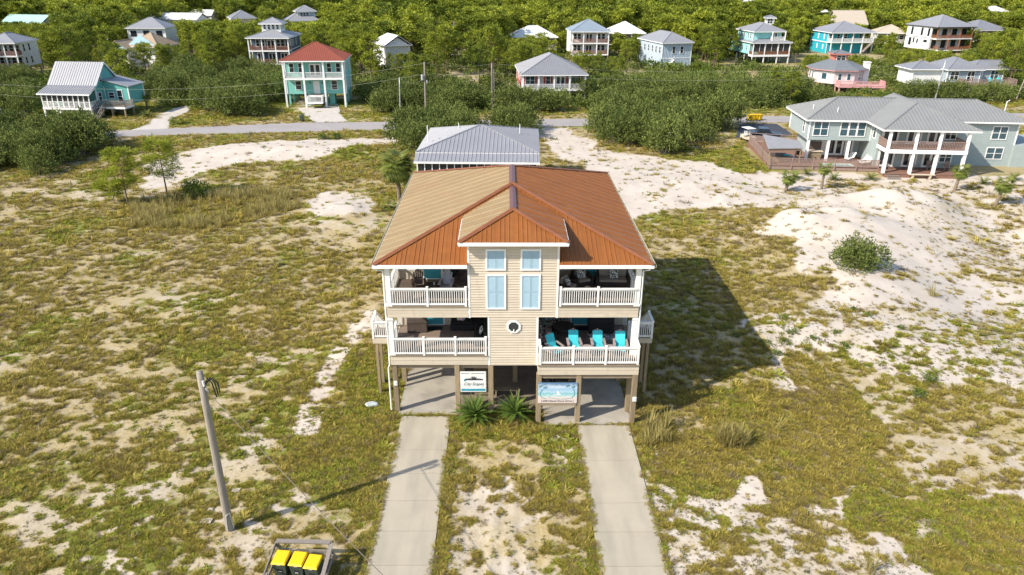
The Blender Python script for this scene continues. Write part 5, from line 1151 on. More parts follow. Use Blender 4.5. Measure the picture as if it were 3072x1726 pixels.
porch(t, .2, h-1.6, 1.0, 2.5, 5.75, (.3, h-1.7), 7.95, M_white); fdoor(t, 1.6, 2.6, 5.8, 1.4, 1.9)
for y in (4, 5.5, 8, 10): win(t, 'l', y, -h+1.2, 6.2, .6, 1.2)
for y in (4, 6.5, 9): win(t, 'l', y, -h+.5, 3.2, .6, 1.2)
t, h = simple('tower_house', 'pale house with a white lookout tower showing above trees behind the aqua house', (2228, 74, 2345, 76), 6, 235, 10, .4, M_rsilver, W_white, 1.6, vis_b=0)
body(t, h-4.4, h-2.0, 3, 5.4, 6.2, 9.6, W_white); hip(t, h-5, h-1.4, 2.4, 6, 9.7, .4, M_rgrey, name='tower_roof'); win(t, 'f', h-3.2, 3, 8.0, 1.4, 1.3)
# deep teal house
b = G(2495, 98, 6.2); c = G(2628, 97, 6.2); rz = .10; wd = float(np.hypot(*(c-b)[:2])); h = wd/2; mid = (b+c)/2
t = house('deep_teal_house', 'deep teal house with light grey hip roof and long white porch', mid, rz, (2436, 66, 2632, 168))
body(t, -h+.5, h-2.2, 2.3, 12.5, .0, 6.0, W_dteal); hip(t, -h, h, -.4, 13.4, 6.2, .40, M_rsilver); cx = np.linspace(-h+.7, h-.5, 5)
porch(t, -h+.5, h-.4, 0, 2.3, 3.5, cx, 6.0, M_white, cw=.26); stilts(t, cx, (.2,), 3.2, M_white)
for x in np.linspace(-h+1.4, h-3.4, 5): win(t, 'f', x, 2.3, 4.0, .8, 1.6)
for y in (4.5, 8): win(t, 'l', y, -h+.5, 4.0, .5, 1.5, W_white, cross=False, gm=W_white); win(t, 'l', y, -h+.5, 1.2, .5, 1.3, W_white, cross=False, gm=W_white)
MB().box(-h+.3, -h+.5, 2.2, 12.4, 3.1, 3.35).build('trim_band', M_trim, t)
m = MB(); m.bar((h-.9, -.4, 3.3), (h-3.6, -.4, .6), .9, .2); m.bar((h-.9, -.85, 4.3), (h-3.6, -.85, 1.6), .08, .08); m.build('stair', M_grey_wood, t)
simple('brown_roof_house', 'house with tan ridged roof rising behind the deep teal house', (2508, 76, 2604, 76), 6.4, 262, 9, .9, M_rbeige, W_tan, 1.0, gable='lr', vis_b=0)
simple('far_roof_house', 'pale blue white roofed house among pines at top right of centre', (2452, 40, 2502, 41), 5, 350, 9, .5, M_rwhite, W_white, .8, vis_b=2)
simple('tan_roof_cottage', 'small cottage with tan hip roof and white porch left of the black windowed house', (2632, 76, 2735, 78), 4.6, 248, 10, .45, M_rbeige, W_cream, 1.6, rail=M_white, pd=2, vis_b=26)
simple('screen_porch_house', 'low house with wide grey roof and columned porch at the far right', (2930, 73, 3036, 72), 5, 256, 14, .42, M_rgrey, W_tan, 1.6, rail=M_white, pd=2.2, vis_b=20)
simple('far_white_house', 'bright white far house in the woods at the top right corner', (2962, 28, 3030, 27), 6, 360, 9, .5, M_rwhite, W_white, .8, vis_b=14, nwin=2)
simple('hidden_white_house', 'white roofed house just under the top edge right of centre', (2225, 8, 2290, 8), 5, 460, 10, .5, M_rwhite, W_white, .8, vis_b=0)
# modern white house
b = G(2815, 82, 7.6); c = G(2925, 80, 7.6); rz = .2; wd = float(np.hypot(*(c-b)[:2])); h = wd/2; mid = (b+c)/2
t = house('modern_white_house', 'white two storey house with black framed windows and cedar railed decks', mid, rz, (2720, 40, 2926, 150))
body(t, -h+.4, h-.5, 2.3, 13, 4.3, 7.4, W_white, False); body(t, -h+.4, h-.5, 2.4, 13, .8, 4.28, W_white, False); hip(t, -h, h, -.4, 13.8, 7.6, .46, M_rsilver, trim=M_dkfr); cx = np.linspace(-h+.7, h-.6, 4)
porch(t, -h+.6, h-.4, 0, 2.3, 4.3, cx, 7.4, M_cedar, colm=M_cedar); porch(t, -h+2, h-.6, -.3, 2.3, 1.0, cx[1:], 4.0, M_cedar, colm=M_cedar); stilts(t, cx[1:], (0, 5, 11), .7)
for x in np.linspace(-h+1.5, h-1.6, 4): win(t, 'f', x, 2.3, 4.8, 1.5, 2.0, M_dkfr); win(t, 'f', x+.3, 2.3, 1.5, 1.4, 2.0, M_dkfr)
for y in (3.4, 6.3, 10.6): win(t, 'l', y, -h+.4, 4.9, .7, 2.0, M_dkfr, cross=False)
for y, a, z, hh in ((4.2, 1.3, 3.0, .6), (7.6, .5, 2.5, 1.1), (9.2, .5, 2.5, 1.4), (10.8, .9, 1.8, 2.0)): win(t, 'l', y, -h+.4, z, a, hh, M_dkfr, cross=False)
MB().box(-h+.37, -h+.4, 2.3, 13, 4.2, 4.34).build('trim_band', M_dkfr, t)
# pink eight sided house
ctr = G(2545, 205, 4.4); k = 152/ctr[1]; ctr = ctr*k
t = house('pink_house', 'pale pink eight sided house with dark roof, salmon lookout and white chimney', (ctr[0], ctr[1]+5.2), -.08, (2452, 155, 2660, 275))
def oct_(r, z, a0=PI/8): return [(r*math.cos(a0+PI/4*i), r*math.sin(a0+PI/4*i), z) for i in range(8)]
m = MB(); m.prism(oct_(5.4, 1.6), (0, 0, 2.7)); m.build('wall', W_pink, t)
m = MB(); o_ = oct_(6.2, 4.35); i_ = oct_(1.9, 5.95); m.add(o_+i_, [(i, (i+1) % 8, 8+(i+1) % 8, 8+i) for i in range(8)]+[tuple(range(8, 16)), tuple(range(7, -1, -1))]); m.build('roof', M_rslate, t)
m = MB(); o2_ = oct_(6.22, 4.33); o3_ = oct_(6.18, 4.16); m.add(o2_+o3_, [(i, 8+i, 8+(i+1) % 8, (i+1) % 8) for i in range(8)]); m.build('eave_trim', M_pinkp, t)
body(t, -1.35, 1.35, -1.35, 1.35, 5.5, 7.2, W_salmon, False); hip(t, -1.9, 1.9, -1.9, 1.9, 7.25, .3, M_rslate, trim=W_salmon, name='lookout_roof'); win(t, 'f', 0, -1.35, 5.95, 1.7, .9); win(t, 'r', 0, 1.35, 5.95, 1.7, .9)
for i in range(8):
    am = PI/8+PI/4*i+PI/8; r0 = 5.4*math.cos(PI/8)
    nx_, ny_ = math.cos(am), math.sin(am)
    if ny_ < .3:
        m = MB(); cxx, cyy = nx_*r0, ny_*r0; tx_, ty_ = -ny_, nx_
        for off in ((-.9, .9) if i % 2 else (.0,)):
            p = Vector((cxx+tx_*off, cyy+ty_*off, 0)); ww = .6 if i % 2 else 1.0
            mm = MB(); mm.bar(p+Vector((nx_*.03, ny_*.03, 2.3)), p+Vector((nx_*.03, ny_*.03, 3.7)), ww*2 if False else ww+.2, .06, up=(nx_, ny_, 0)); f = mm.build('window', M_trim, t)
            mm = MB(); mm.bar(p+Vector((nx_*.055, ny_*.055, 2.4)), p+Vector((nx_*.055, ny_*.055, 3.6)), ww, .03, up=(nx_, ny_, 0)); mm.build('pane', M_glassb, f)
m = MB(); m.box(4.6, 5.7, -2.6, -1.5, 0, 5.6); m.box(4.5, 5.8, -2.7, -1.4, 5.6, 5.75); m.build('chimney', W_white, t)
porch(t, -1.5, 7.6, -7.2, -4.2, 1.5, (-1.4, 1.6, 4.6, 7.5), 2.35, M_pinkp, colm=M_pinkp, cw=.14, band=M_pinkp, deckm=M_pinkp, name='deck'); stilts(t, (-1.3, 3, 7.4), (-7, -4.5), 1.2, M_pinkp, .2); stilts(t, (-3, 0, 3), (-3, 0, 3), 1.6)
# grey house with long deck
b = G(2864, 198, 4.6); c = G(2939, 198, 4.6); k = 152/b[1]; mid = (b+c)/2*k
t = house('long_deck_house', 'grey blue house with stepped grey roofs and a long brown deck on posts', mid, .02, (2860, 165, 3046, 262))
body(t, -3.4, 3.4, .4, 8, 2.0, 4.4, W_grey); hip(t, -3.9, 3.9, -.2, 9, 4.6, .5, M_rgrey); body(t, 3.3, 9.4, 2.2, 8, 2.0, 4.3, W_grey); hip(t, 2.2, 10.1, 1.6, 8.6, 4.5, .40, M_rgrey, gable='r', name='side_roof'); body(t, -9.4, -3.3, 2.4, 8, 1.2, 4.3, W_white); hip(t, -10.2, -2.6, 1.8, 8.6, 4.45, .36, M_rgrey, name='side_roof')
win(t, 'f', -1.9, .4, 2.5, 1.6, 1.6); win(t, 'f', 1.5, .4, 2.2, 1.4, 1.9); win(t, 'f', 7.6, 2.2, 2.4, 1.6, 1.7, gm=M_glassb); fdoor(t, 4.4, 2.2, 2.05, 1.2, 2.0)
porch(t, -1.0, 9.6, -2.4, 2.1, 1.95, (-.9, 2.4, 5.8, 9.5), 2.9, M_brail, colm=M_brail, cw=.16, band=M_wood, name='deck'); stilts(t, (-.8, 3.0, 6.4, 9.4), (-2.2, 1.6), 1.65, M_wood, .28)
for i, (x, y) in enumerate(((5.2, -.4), (6.6, -.9), (7.6, .1))): adirondack(('aqua chair at the left on the long brown deck', 'aqua chair in the middle on the long brown deck', 'aqua chair at the right on the long brown deck')[i], (mid[0]+x, mid[1]+y, 1.98), .2*i-.2, M_towel, 'aqua chairs on the long deck')
# house with silver roof close behind the beige one
t = house('silver_roof_house', 'low house with silver hip roof and screened porch close behind the beige duplex', (-2.9, 73.3), -.03, (1240, 388, 1640, 515)); h = 6.45
body(t, -h+.5, h-.5, 3, 13.2, 2.2, 5.0, W_sage); hip(t, -h, h, 1.55, 14, 5.28, .26, M_rsilver, .42); mb = MB(); metal_sheet(mb, [(-h, -.2, 4.72), (h, -.2, 4.72), (h-.02, 1.6, 5.22), (-h+.02, 1.6, 5.22)], (1, 0, 0), .42, rw=.06, rh=.05, th=.08); mb.build('porch_roof', M_rsilver, t)
MB().box(-h, h, -.26, -.21, 4.5, 4.7).build('eave_trim', M_trim, t)
porch(t, -h+.2, h-.2, 0, 3, 2.2, np.linspace(-h+.3, h-.3, 17), 4.55, M_white, cw=.09); MB().box(-h+.4, h-.4, .2, .22, 2.3, 4.5).build('porch_screen', M_screen, t); stilts(t, np.linspace(-h+.4, h-.4, 5), (.3, 6, 12.5), 1.9)
for x, y, hh in ((-5.6, 5.0, 1.3), (-2.6, 9, .5), (4.3, 8.5, .5)): MB().tube([(x, y, 5.4), (x, y, 6.6+hh*.6)], .05, 6).build('vent_pipe', M_trim, t)
# ------------------------------------------------------------------ big sage green house with the pool deck
t = house('sage_house', 'big sage green house with grey metal roofs, white columns and brown railed balcony', (45, 91), -.09, (2250, 285, 3090, 530))
body(t, -6.7, .9, 0, 8.5, 3.1, 5.6, W_sage); body(t, -5.4, .9, 3, 8.5, .5, 3.08, W_sage, False); MB().box(-6.7, .9, .02, 8.5, 3.08, 3.1).build('soffit', M_white, t)
hip(t, -7.3, 5.5, -.45, 9.3, 5.74, .42, M_rgreen, .42, gable='r')
body(t, .9, 10.1, -2.6, 6, .5, 5.6, W_sage, False); hip(t, -.1, 11, -6.0, 7, 5.74, .41, M_rgreen, .42, gable='b')
body(t, 10.1, 19, 1.2, 9, 0, 5.5, W_sage); hip(t, 5.5, 19.9, .5, 10, 5.68, .41, M_rgreen, .42, gable='l')
m = MB(); zz = .2
def laps(x0, x1, y, z0, z1, lap=.2):
    m = MB(); lap_wall(m, x0, x1, z0, z1, y-.002, lap, .03); m.build('siding', W_sage, t)
laps(-6.6, .8, 0, 3.15, 5.5); laps(10.2, 18.9, 1.2, 0, 5.4); laps(1, 10, -2.6, .5, 5.5)
MB().box(18.9, 24, .8, 8, -.3, 2.75).build('garden_wall', W_sage, t)
porch(t, .85, 10.0, -5.8, -2.62, 3.35, (.95, 4.0, 6.7, 9.85), 5.55, M_brail, colm=M_trim, cw=.3, th=.45, deckm=M_floor)
for x in (.95, 4.0, 6.7, 9.85): MB().cbox(x, -5.62, .45, .32, .32, 2.46).build('porch_column', M_trim, t)
for x, y in ((-6.5, .15), (-4.0, .15), (-1.5, .15)): MB().cbox(x, y, .45, .3, .3, 2.62).build('porch_column', M_trim, t)
for x, w_ in ((-5.3, 1.7), (-2.45, .85), (-1.4, .85), (-.35, .85)): win(t, 'f', x, -.035, 3.72, w_, 1.65, gm=M_glassb)
win(t, 'f', 16.9, 1.17, 3.45, 1.7, 1.5, gm=M_glassb); win(t, 'f', 16.9, 1.17, .95, 1.9, 1.35, gm=M_glassb); win(t, 'l', 2.2, -6.7, 3.7, .6, 1.6)
for x, w_ in ((2.2, 1.8), (5.0, 1.6), (7.5, 1.8)): fdoor(t, x, -2.64, 3.4, w_, 1.95); fdoor(t, x, -2.64, .55, w_, 2.1)
win(t, 'f', 9.2, -2.64, 1.3, 1.3, 1.1, gm=M_glassb); win(t, 'f', 9.2, -2.64, 4.1, 1.2, 1.2); win(t, 'l', -1.2, .9, 3.8, .7, 1.6)
fdoor(t, -2.1, 2.97, .55, 1.8, 2.1); fdoor(t, -.4, 2.97, .55, .9, 2.1); MB().box(-4.0, -3.1, 2.92, 2.97, .55, 2.6).build('door', M_white, t)
m = MB(); m.tube([(19.2, 5.5, 6), (19.2, 5.5, 7.4), (19.4, 5.3, 7.6)], .06, 6); m.build('vent_pipe', M_trim, t)
for x, y in ((-3.2, 1.2), (-5.6, 3.2)): MB().tube([(x, y, 6.2), (x, y, 7.0)], .05, 6).build('vent_pipe', M_trim, t)
dk = thing('pool_deck', 'brown board pool deck of the sage green house with picket fence round it', 'deck', (45, 91, 0), -.09)
def dboards(x0, x1, y0, y1, z):
    m = MB(); y = y0; n = int((y1-y0)/.3); st = (y1-y0)/n
    for i in range(n): m.box(x0, x1, y0+i*st, y0+(i+1)*st-.012, z-.06, z)
    m.box(x0+.05, x1-.05, y0+.05, y1-.05, -.05, z-.07); m.build('deck_boards', M_floor, dk)
dboards(-11.7, -5.15, -3.3, 10.4, .48); dboards(-1.4, 1.1, -3.3, 2.9, .482); dboards(-5.13, -1.42, -1.4, 2.9, .479); dboards(-5.13, -1.42, -3.3, -2.95, .481); dboards(1.12, 10.2, -5.95, -2.62, .478)
def fence(a, b, h=.98, post=2.4, sp=.155, horiz=False, mat=None):
    mat = mat or M_brail; a = Vector(a); b = Vector(b); d = b-a; L = d.length; n = max(1, round(L/post)); up = Vector((0, 0, 1))
    for i in range(n+1): p = a+d*i/n; MB().cbox(p.x, p.y, p.z-.4, .12, .12, h+.48).build('fence_post', mat, dk)
    m = MB(); m.bar(a+up*h, b+up*h, .12, .05); m.bar(a+up*.1, b+up*.1, .06, .09); m.build('fence_rail', mat, dk)
    if horiz:
        for k in range(6): m = MB(); m.bar(a+up*(.18+k*.15), b+up*(.18+k*.15), .04, .10); m.build('fence_slat', mat, dk)
    else:
        k = int(L/sp); me_ = MB().cbox(0, 0, .12, .075, .06, h-.14).mesh('picket', mat)
        for i in range(k): p = a+d*(i+.5)/k; inst(me_, 'picket', dk, (p.x, p.y, p.z), math.atan2(d.y, d.x))
fence((-11.8, -3.4, .48), (1.2, -3.45, .48)); fence((-11.85, -3.4, .48), (-11.5, 9.8, .48), sp=.2); fence((-11.4, 10.3, .48), (-5.3, 8.9, .48), h=1.3, horiz=True)
MB().box(-11.8, 1.2, -3.36, -3.32, .05, .42).build('skirt_board', M_brail, dk)
m = MB(); m.box(-5.13, -1.42, -2.94, -1.41, .36, .40); o = m.build('pool_water', pm('pool_water', (.16, .52, .52), .08, .1, 2)); o.location = (45, 91, 0); o.rotation_euler = (0, 0, -.09); tag(o, 'narrow pale turquoise pool sunk in the brown deck', 'pool')
m = MB()
for q in ((-5.2, -1.35, -2.96, -2.8), (-5.2, -1.35, -1.5, -1.36), (-5.2, -5.0, -2.8, -1.5), (-1.5, -1.35, -2.8, -1.5)): m.box(q[0], q[1], q[2], q[3], .40, .50)
o = m.build('pool_edge', M_white, dk)
def L29(x, y, z): c, s = math.cos(-.09), math.sin(-.09); return (45+x*c-y*s, 91+x*s+y*c, z)
t = thing('pavilion', 'low pavilion with sloping corrugated metal roof at the corner of the pool deck', 'pavilion', L29(-10, -.8, .48), -.09)
mb = MB(); metal_sheet(mb, [(-2.2, -2.3, 2.05), (2.1, -1.9, 2.05), (2.1, .1, 2.5), (-2.0, 1.9, 2.55)], (1, 0, 0), .18, rw=.06, rh=.05, th=.05); mb.build('roof', M_rsilver, t)
for x, y, h_ in ((-1.9, -2.0, 2.0), (1.9, -1.7, 2.0), (1.9, .0, 2.4), (-1.8, 1.7, 2.45)): MB().cbox(x, y, 0, .14, .14, h_-.03).build('post', M_wood, t)
m = MB(); m.bar((-2.1, -2.1, 1.88), (2.0, -1.75, 1.88), .08, .18); m.build('beam', M_wood, t)
t = thing('hot_tub', 'brown boarded hot tub with pale towel under the pavilion', 'hot tub', L29(-10.2, -.6, .48), -.09); MB().box(-1.1, 1.1, -.9, .9, 0, .75).build('cabinet', M_wood, t, bevel=.04); m = MB(); m.box(-1.15, 1.15, -.95, .95, .755, .82); m.build('lid', M_brown, t, bevel=.03)
o = MB(); o.box(-.4, .5, -.25, .25, 0, .08); o = o.build('towel', M_towel, bevel=.03); o.location = L29(-9.2, -1.0, 1.305); tag(o, 'turquoise towel lying on the hot tub', 'towel')
t = thing('bar_counter', 'wooden bar counter with sloped dark top beside the left column of the sage house', 'counter', L29(-5.3, .9, .485), -.09); MB().box(-.8, .8, -.35, .35, 0, 1.0).build('counter_base', M_wood, t); m = MB(); m.box(-.95, .95, -.5, .5, 1.002, 1.07); m.build('counter_top', M_beige, t); m = MB(); m.bar((-.9, .5, 1.6), (.9, .5, 1.6), .06, 1.0); m.build('back_panel', M_brown, t)
for i, x in enumerate((-5.7, -5.0)):
    o = thing('bar_stool', ('left', 'right')[i]+' wooden stool at the bar counter on the pool deck', 'stool', L29(x, .1, .485), 0, 'bar stools on the pool deck'); MB().lathe([(.17, .68), (.17, .74)], 10).build('seat', M_wood, o)
    for a in (.8, 2.4, 3.9, 5.5): MB().tube([(.1*math.cos(a), .1*math.sin(a), .68), (.17*math.cos(a), .17*math.sin(a), 0)], .025, 5).build('leg', M_wood, o)
t = thing('kettle_grill', 'black kettle grill beside a pale gas bottle by the left white column', 'grill', L29(-7.3, .6, .485)); MB().lathe([(.05, .5), (.3, .62), (.36, .8), (.3, 1.0), (.08, 1.1)], 12).build('bowl', M_black, t, smooth=True)
for a in (.5, 2.6, 4.7): MB().tube([(.2*math.cos(a), .2*math.sin(a), .6), (.34*math.cos(a), .34*math.sin(a), 0)], .02, 5).build('leg', M_metal, t)
o = MB(); o.lathe([(.15, 0), (.2, .06), (.2, .42), (.12, .52), (.07, .6)], 12); o = o.build('gas_bottle', M_white, smooth=True); o.location = L29(-8.0, .1, .485); tag(o, 'white gas bottle standing left of the kettle grill', 'gas bottle')
def lounger(label, x, y, r):
    t = thing('sun_lounger', label, 'lounger', L29(x, y, .485), r, 'sun loungers by the pool')
    MB().box(-.32, .32, -1.0, .25, .28, .34).build('frame', M_dkwick, t); m = MB(); m.box(-.3, .3, -.98, .22, .341, .43); m.build('seat_cushion', M_white, t, bevel=.03); m = MB(); m.bar((0, .28, .4), (0, .82, .95), .6, .1, up=(0, -.7, .7)); m.build('back_cushion', M_white, t)
    for sx in (-.28, .28):
        for sy in (-.9, .2): MB().cbox(sx, sy, 0, .05, .05, .28).build('leg', M_dkwick, t)
for i, (x, y, r) in enumerate(((-.9, .3, -.9), (.35, -.9, -1.1), (.3, -1.9, -1.2))): lounger(('white cushioned lounger under the sage house left wing', 'white lounger nearest the wall corner by the pool', 'white lounger nearest the pool fence')[i], x, y, r)
t = thing('bench', 'pale wooden bench on the sand edge before the sage house porch', 'bench', L29(5.2, -6.25, .0), -.09); MB().box(-1.5, 1.5, -.2, .2, .48, .55).build('seat', M_beige, t)
for x in (-1.0, 1.0): MB().box(x-.1, x+.1, -.17, .17, 0, .48).build('leg', M_beige, t)
t = thing('deck_steps', 'grey wooden steps going down to the sand at the sage house deck', 'steps', L29(1.9, -6.05, 0), -.09)
for i in range(3): MB().box(-.75, .75, -.3-i*.3, -.02-i*.3, .30-i*.14, .36-i*.14).build('tread', M_grey_wood, t)
for i, (x, y, r) in enumerate(((2.0, -3.5, .3), (5.0, -3.4, 0), (7.2, -3.4, -.1), (9.2, -3.6, -.3))):
    adirondack(('brown deck chair in the left corner of the sage house lower porch', 'brown deck chair between the glass doors of the sage house lower porch', 'brown deck chair third from the left on the sage house lower porch', 'brown deck chair under the low window of the sage house')[i], L29(x, y, .482), r-.09, M_brail, 'deck chairs on the sage house porch')
t = thing('golf_cart', 'cream golf cart with white roof parked behind the pool deck', 'golf cart', L29(-10.9, 13.2, 0), .3)
m = MB(); m.prism([(-.6, -1.2, .35), (-.6, -1.15, .75), (-.6, -.55, .85), (-.6, -.4, .5), (-.6, .3, .5), (-.6, .35, .95), (-.6, 1.2, .9), (-.6, 1.2, .35)], (1.2, 0, 0)); m.build('body', M_beige, t, bevel=.03); m = MB(); m.box(-.65, .65, -.7, 1.1, 1.85, 1.92); m.build('roof', M_white, t, bevel=.03)
MB().box(-.5, .5, .0, .45, .86, .98).build('seat', M_white, t); MB().box(-.5, .5, .4, .5, .98, 1.4).build('backrest', M_white, t)
for sx in (-.58, .58):
    for y in (-.65, 1.0): MB().cbox(sx, y, .7, .05, .05, 1.15).build('roof_post', M_black, t)
    for y in (-.8, .8): m = MB(); m.tube([(sx*.9, y, .23), (sx*1.12, y, .23)], .23, 12); m.build('wheel', M_black, t)
t = thing('pickup_truck', 'dark blue pickup truck parked in the shade behind the pool deck', 'truck', L29(-8.6, 14.5, 0), 1.35); Mtruck = pm('dark_blue_paint', (.02, .03, .05), .3, .05, 2)
m = MB(); m.prism([(-.95, -2.7, .45), (-.95, -2.65, 1.0), (-.95, -1.2, 1.12), (-.95, -.6, 1.75), (-.95, .7, 1.75), (-.95, .9, 1.15), (-.95, 2.7, 1.12), (-.95, 2.7, .45)], (1.9, 0, 0)); m.build('body', Mtruck, t, bevel=.06)
for sx in (-1, 1):
    MB().box(sx*.955-.01, sx*.955+.01, -.5, .6, 1.2, 1.62).build('window', M_glass, t)
    for y in (-1.75, 1.7): m = MB(); m.tube([(sx*.75, y, .38), (sx*1.0, y, .38)], .38, 14); m.build('wheel', M_black, t)
MB().prism([(-.8, -1.15, 1.16), (.8, -1.15, 1.16), (.75, -.63, 1.7), (-.75, -.63, 1.7)], (0, -.02, .01)).build('windscreen', M_glass, t)

# ------------------------------------------------------------------ wheelie bins
def bin_proto(label, loc, rz, lid, group, name='wheelie_bin', sc=None):
    t = thing(name, label, 'bin', loc, rz, group)
    m = MB(); b0 = [(-.22, -.26, .06), (.22, -.26, .06), (.22, .22, .06), (-.22, .22, .06)]; b1 = [(-.285, -.35, .92), (.285, -.35, .92), (.285, .33, .92), (-.285, .33, .92)]
    m.add(b0+b1, [(3, 2, 1, 0), (0, 1, 5, 4), (1, 2, 6, 5), (2, 3, 7, 6), (3, 0, 4, 7), (4, 5, 6, 7)]); m.box(-.305, .305, -.37, .35, .90, .955); m.build('body', M_bin, t, bevel=.02)
    m = MB(); l0 = [(-.31, -.43, .96), (.31, -.43, .96), (.31, .34, .98), (-.31, .34, .98)]; l1 = [(-.25, -.36, 1.03), (.25, -.36, 1.03), (.26, .28, 1.08), (-.26, .28, 1.08)]
    m.add(l0+l1, [(3, 2, 1, 0), (0, 1, 5, 4), (1, 2, 6, 5), (2, 3, 7, 6), (3, 0, 4, 7), (4, 5, 6, 7)]); m.build('lid', lid, t, bevel=.025)
    m = MB(); m.tube([(-.24, .36, .98), (-.24, .46, 1.0), (.24, .46, 1.0), (.24, .36, .98)], .018, 6); m.tube([(-.06, .36, .98), (-.06, .46, 1.0)], .015, 5); m.tube([(.06, .36, .98), (.06, .46, 1.0)], .015, 5); m.build('handle', M_bin, t)
    for s in (-1, 1): m = MB(); m.tube([(s*.22, .28, .13), (s*.29, .28, .13)], .13, 12); m.build('wheel', M_black, t)
    MB().box(-.07, .07, -.374, -.37, .885, .905).build('tag', M_white, t); MB().box(-.1, .1, -.33, -.30, .52, .66).build('grip', M_black, t); MB().box(-.07, .07, -.335, -.331, .53, .55).build('label_strip', M_white, t)
    return t
g4 = 'yellow lidded bins in the wooden rack'
bn = G(872, 1690, 0); BX0, BY0 = HX-8.72, HY-11.98
bins = []
for i, (x, y, r) in enumerate(((-.68, .08, -.10), (.02, .0, -.12), (.66, -.16, -.14))):
    bins.append(bin_proto(('dark green bin with yellow lid, leftmost of the three in the rack', 'dark green bin with yellow lid between two others in the rack', 'dark green bin with yellow lid, rightmost of the three in the rack')[i], (BX0+x, BY0+y, float(hgt(BX0, BY0))), r, M_yellow, g4))
t = thing('bin_rack', 'weathered grey timber rack round the three yellow lidded bins', 'rack', (BX0, BY0, float(hgt(BX0, BY0))), -.03)
for x, y, h_ in ((-1.06, .75, 1.1), (1.10, .72, 1.1), (-1.06, -.75, .9), (1.13, -.78, .9)): MB().cbox(x, y, -.1, .11, .11, h_+.1).build('post', M_grey_wood, t)
for a, b in (((-1.06, .82, 1.07), (1.1, .80, 1.07)), ((-1.06, .82, .6), (1.1, .80, .6)), ((-1.13, .8, 1.05), (-1.13, -.8, .85)), ((1.19, .8, 1.05), (1.19, -.8, .85)), ((-1.13, .8, .5), (-1.13, -.8, .45)), ((1.19, .8, .5), (1.19, -.8, .45))): m = MB(); m.bar(a, b, .05, .15); m.build('rail', M_grey_wood, t)
m = MB(); m.bar((-1.1, .76, 1.16), (1.14, .74, 1.16), .2, .045); m.build('top_board', M_grey_wood, t); m = MB(); m.bar((1.18, .7, 1.13), (1.21, -.85, .95), .16, .045); m.build('top_board', M_grey_wood, t)
g5 = 'yellow lidded bins by the far roadside'
for i in range(5):
    p = G(2262+i*8.0, 371, 0); bin_proto('yellow lidded bin, number %s from the left in the row beside the far road' % ('one', 'two', 'three', 'four', 'five')[i] if False else ('leftmost yellow bin in the roadside row near the sage house', 'second yellow bin from the left in the roadside row', 'middle yellow bin of the roadside row', 'second yellow bin from the right in the roadside row', 'rightmost yellow bin of the roadside row')[i], (p[0], p[1]+2.6, 0), PI+.1*i, M_yellow, g5)
    o = [c for c in bpy.data.objects if c.parent and c.parent.name.startswith('wheelie_bin') and c.name.startswith('body')][-1]; o.data.materials[0] = M_yellow
p = G(905, 366, 0); bin_proto('dark green bin standing at the roadside by the red roofed turquoise house drive', (p[0], p[1]+.3, 0), 0, M_bin, None, 'roadside_bin')

# ------------------------------------------------------------------ poles and cables
def upole(name, label, base, top, r=.13, extras=None, mat=None, group='utility poles'):
    base = Vector(base); top = Vector(top); t = thing(name, label, 'pole', base, 0, group); d = top-base
    MB().tube([(0, 0, -.3)]+[tuple(d*f) for f in (.0, .25, .5, .75, 1)], [r*1.12, r*1.1, r*1.02, r*.95, r*.88, r*.8], 14).build('shaft', mat or M_wood, t, smooth=True)
    return t, top
bp_ = Gt(690, 1588); tp_ = atY(598, 1116, bp_[1]); 
t, top = upole('utility_pole', 'weathered grey wooden pole standing on the grass left of the driveways', bp_, tp_, .165, mat=M_grey_wood, group=None)
d = Vector(tp_)-Vector(bp_)
m = MB(); m.tube([(-.02, -.2, .1), (.02, -.2, .9), (.16, -.1, 1.0), (.2, -.05, .1)], .02, 5); m.build('ground_conduit', M_lightwire, t)
tl = Vector((d.x, d.y, d.z)); m = MB()
for k in range(3): m.tube([tuple(tl+Vector((.1, -.05, -.75+.1*k))), tuple(tl+Vector((.3+.1*k, -.08, -.25))), tuple(tl+Vector((.45+.12*k, -.08, -.45))), tuple(tl+Vector((.55+.08*k, -.1, -1.1+.1*k)))], .028, 5)
m.build('cable_loop', M_black, t); m = MB(); m.tube([tuple(tl+Vector((.12, -.1, -.35))), tuple(tl+Vector((.14, -.1, -.6)))], .05, 6); m.build('insulator', M_white, t)
m = MB(); m.tube([tuple(tl+Vector((.12, -.05, -.7))), tuple(tl+Vector((.25, -.1, -.85)))], .03, 5); m.build('clamp', M_metal, t)
pa = Vector(bp_)+tl+Vector((.2, -.1, -.8)); 
def cable(name, label, a, b, sag, r, mat, cat='cable', group=None, n=24):
    a = Vector(a); b = Vector(b); pts = [a+(b-a)*(i/n)-Vector((0, 0, sag*4*(i/n)*(1-i/n))) for i in range(n+1)]; m = MB(); m.tube(pts, r, 5); o = m.build(name, mat); tag(o, label, cat, group); return o
pe = Vector(atY(1160, 1724, 18.2)); dd = (pe-pa); cable('overhead_cable', 'twisted cable running from the near pole down across the left driveway', pa, pa+dd*1.5, .25, .016, M_wire)
PO = {}
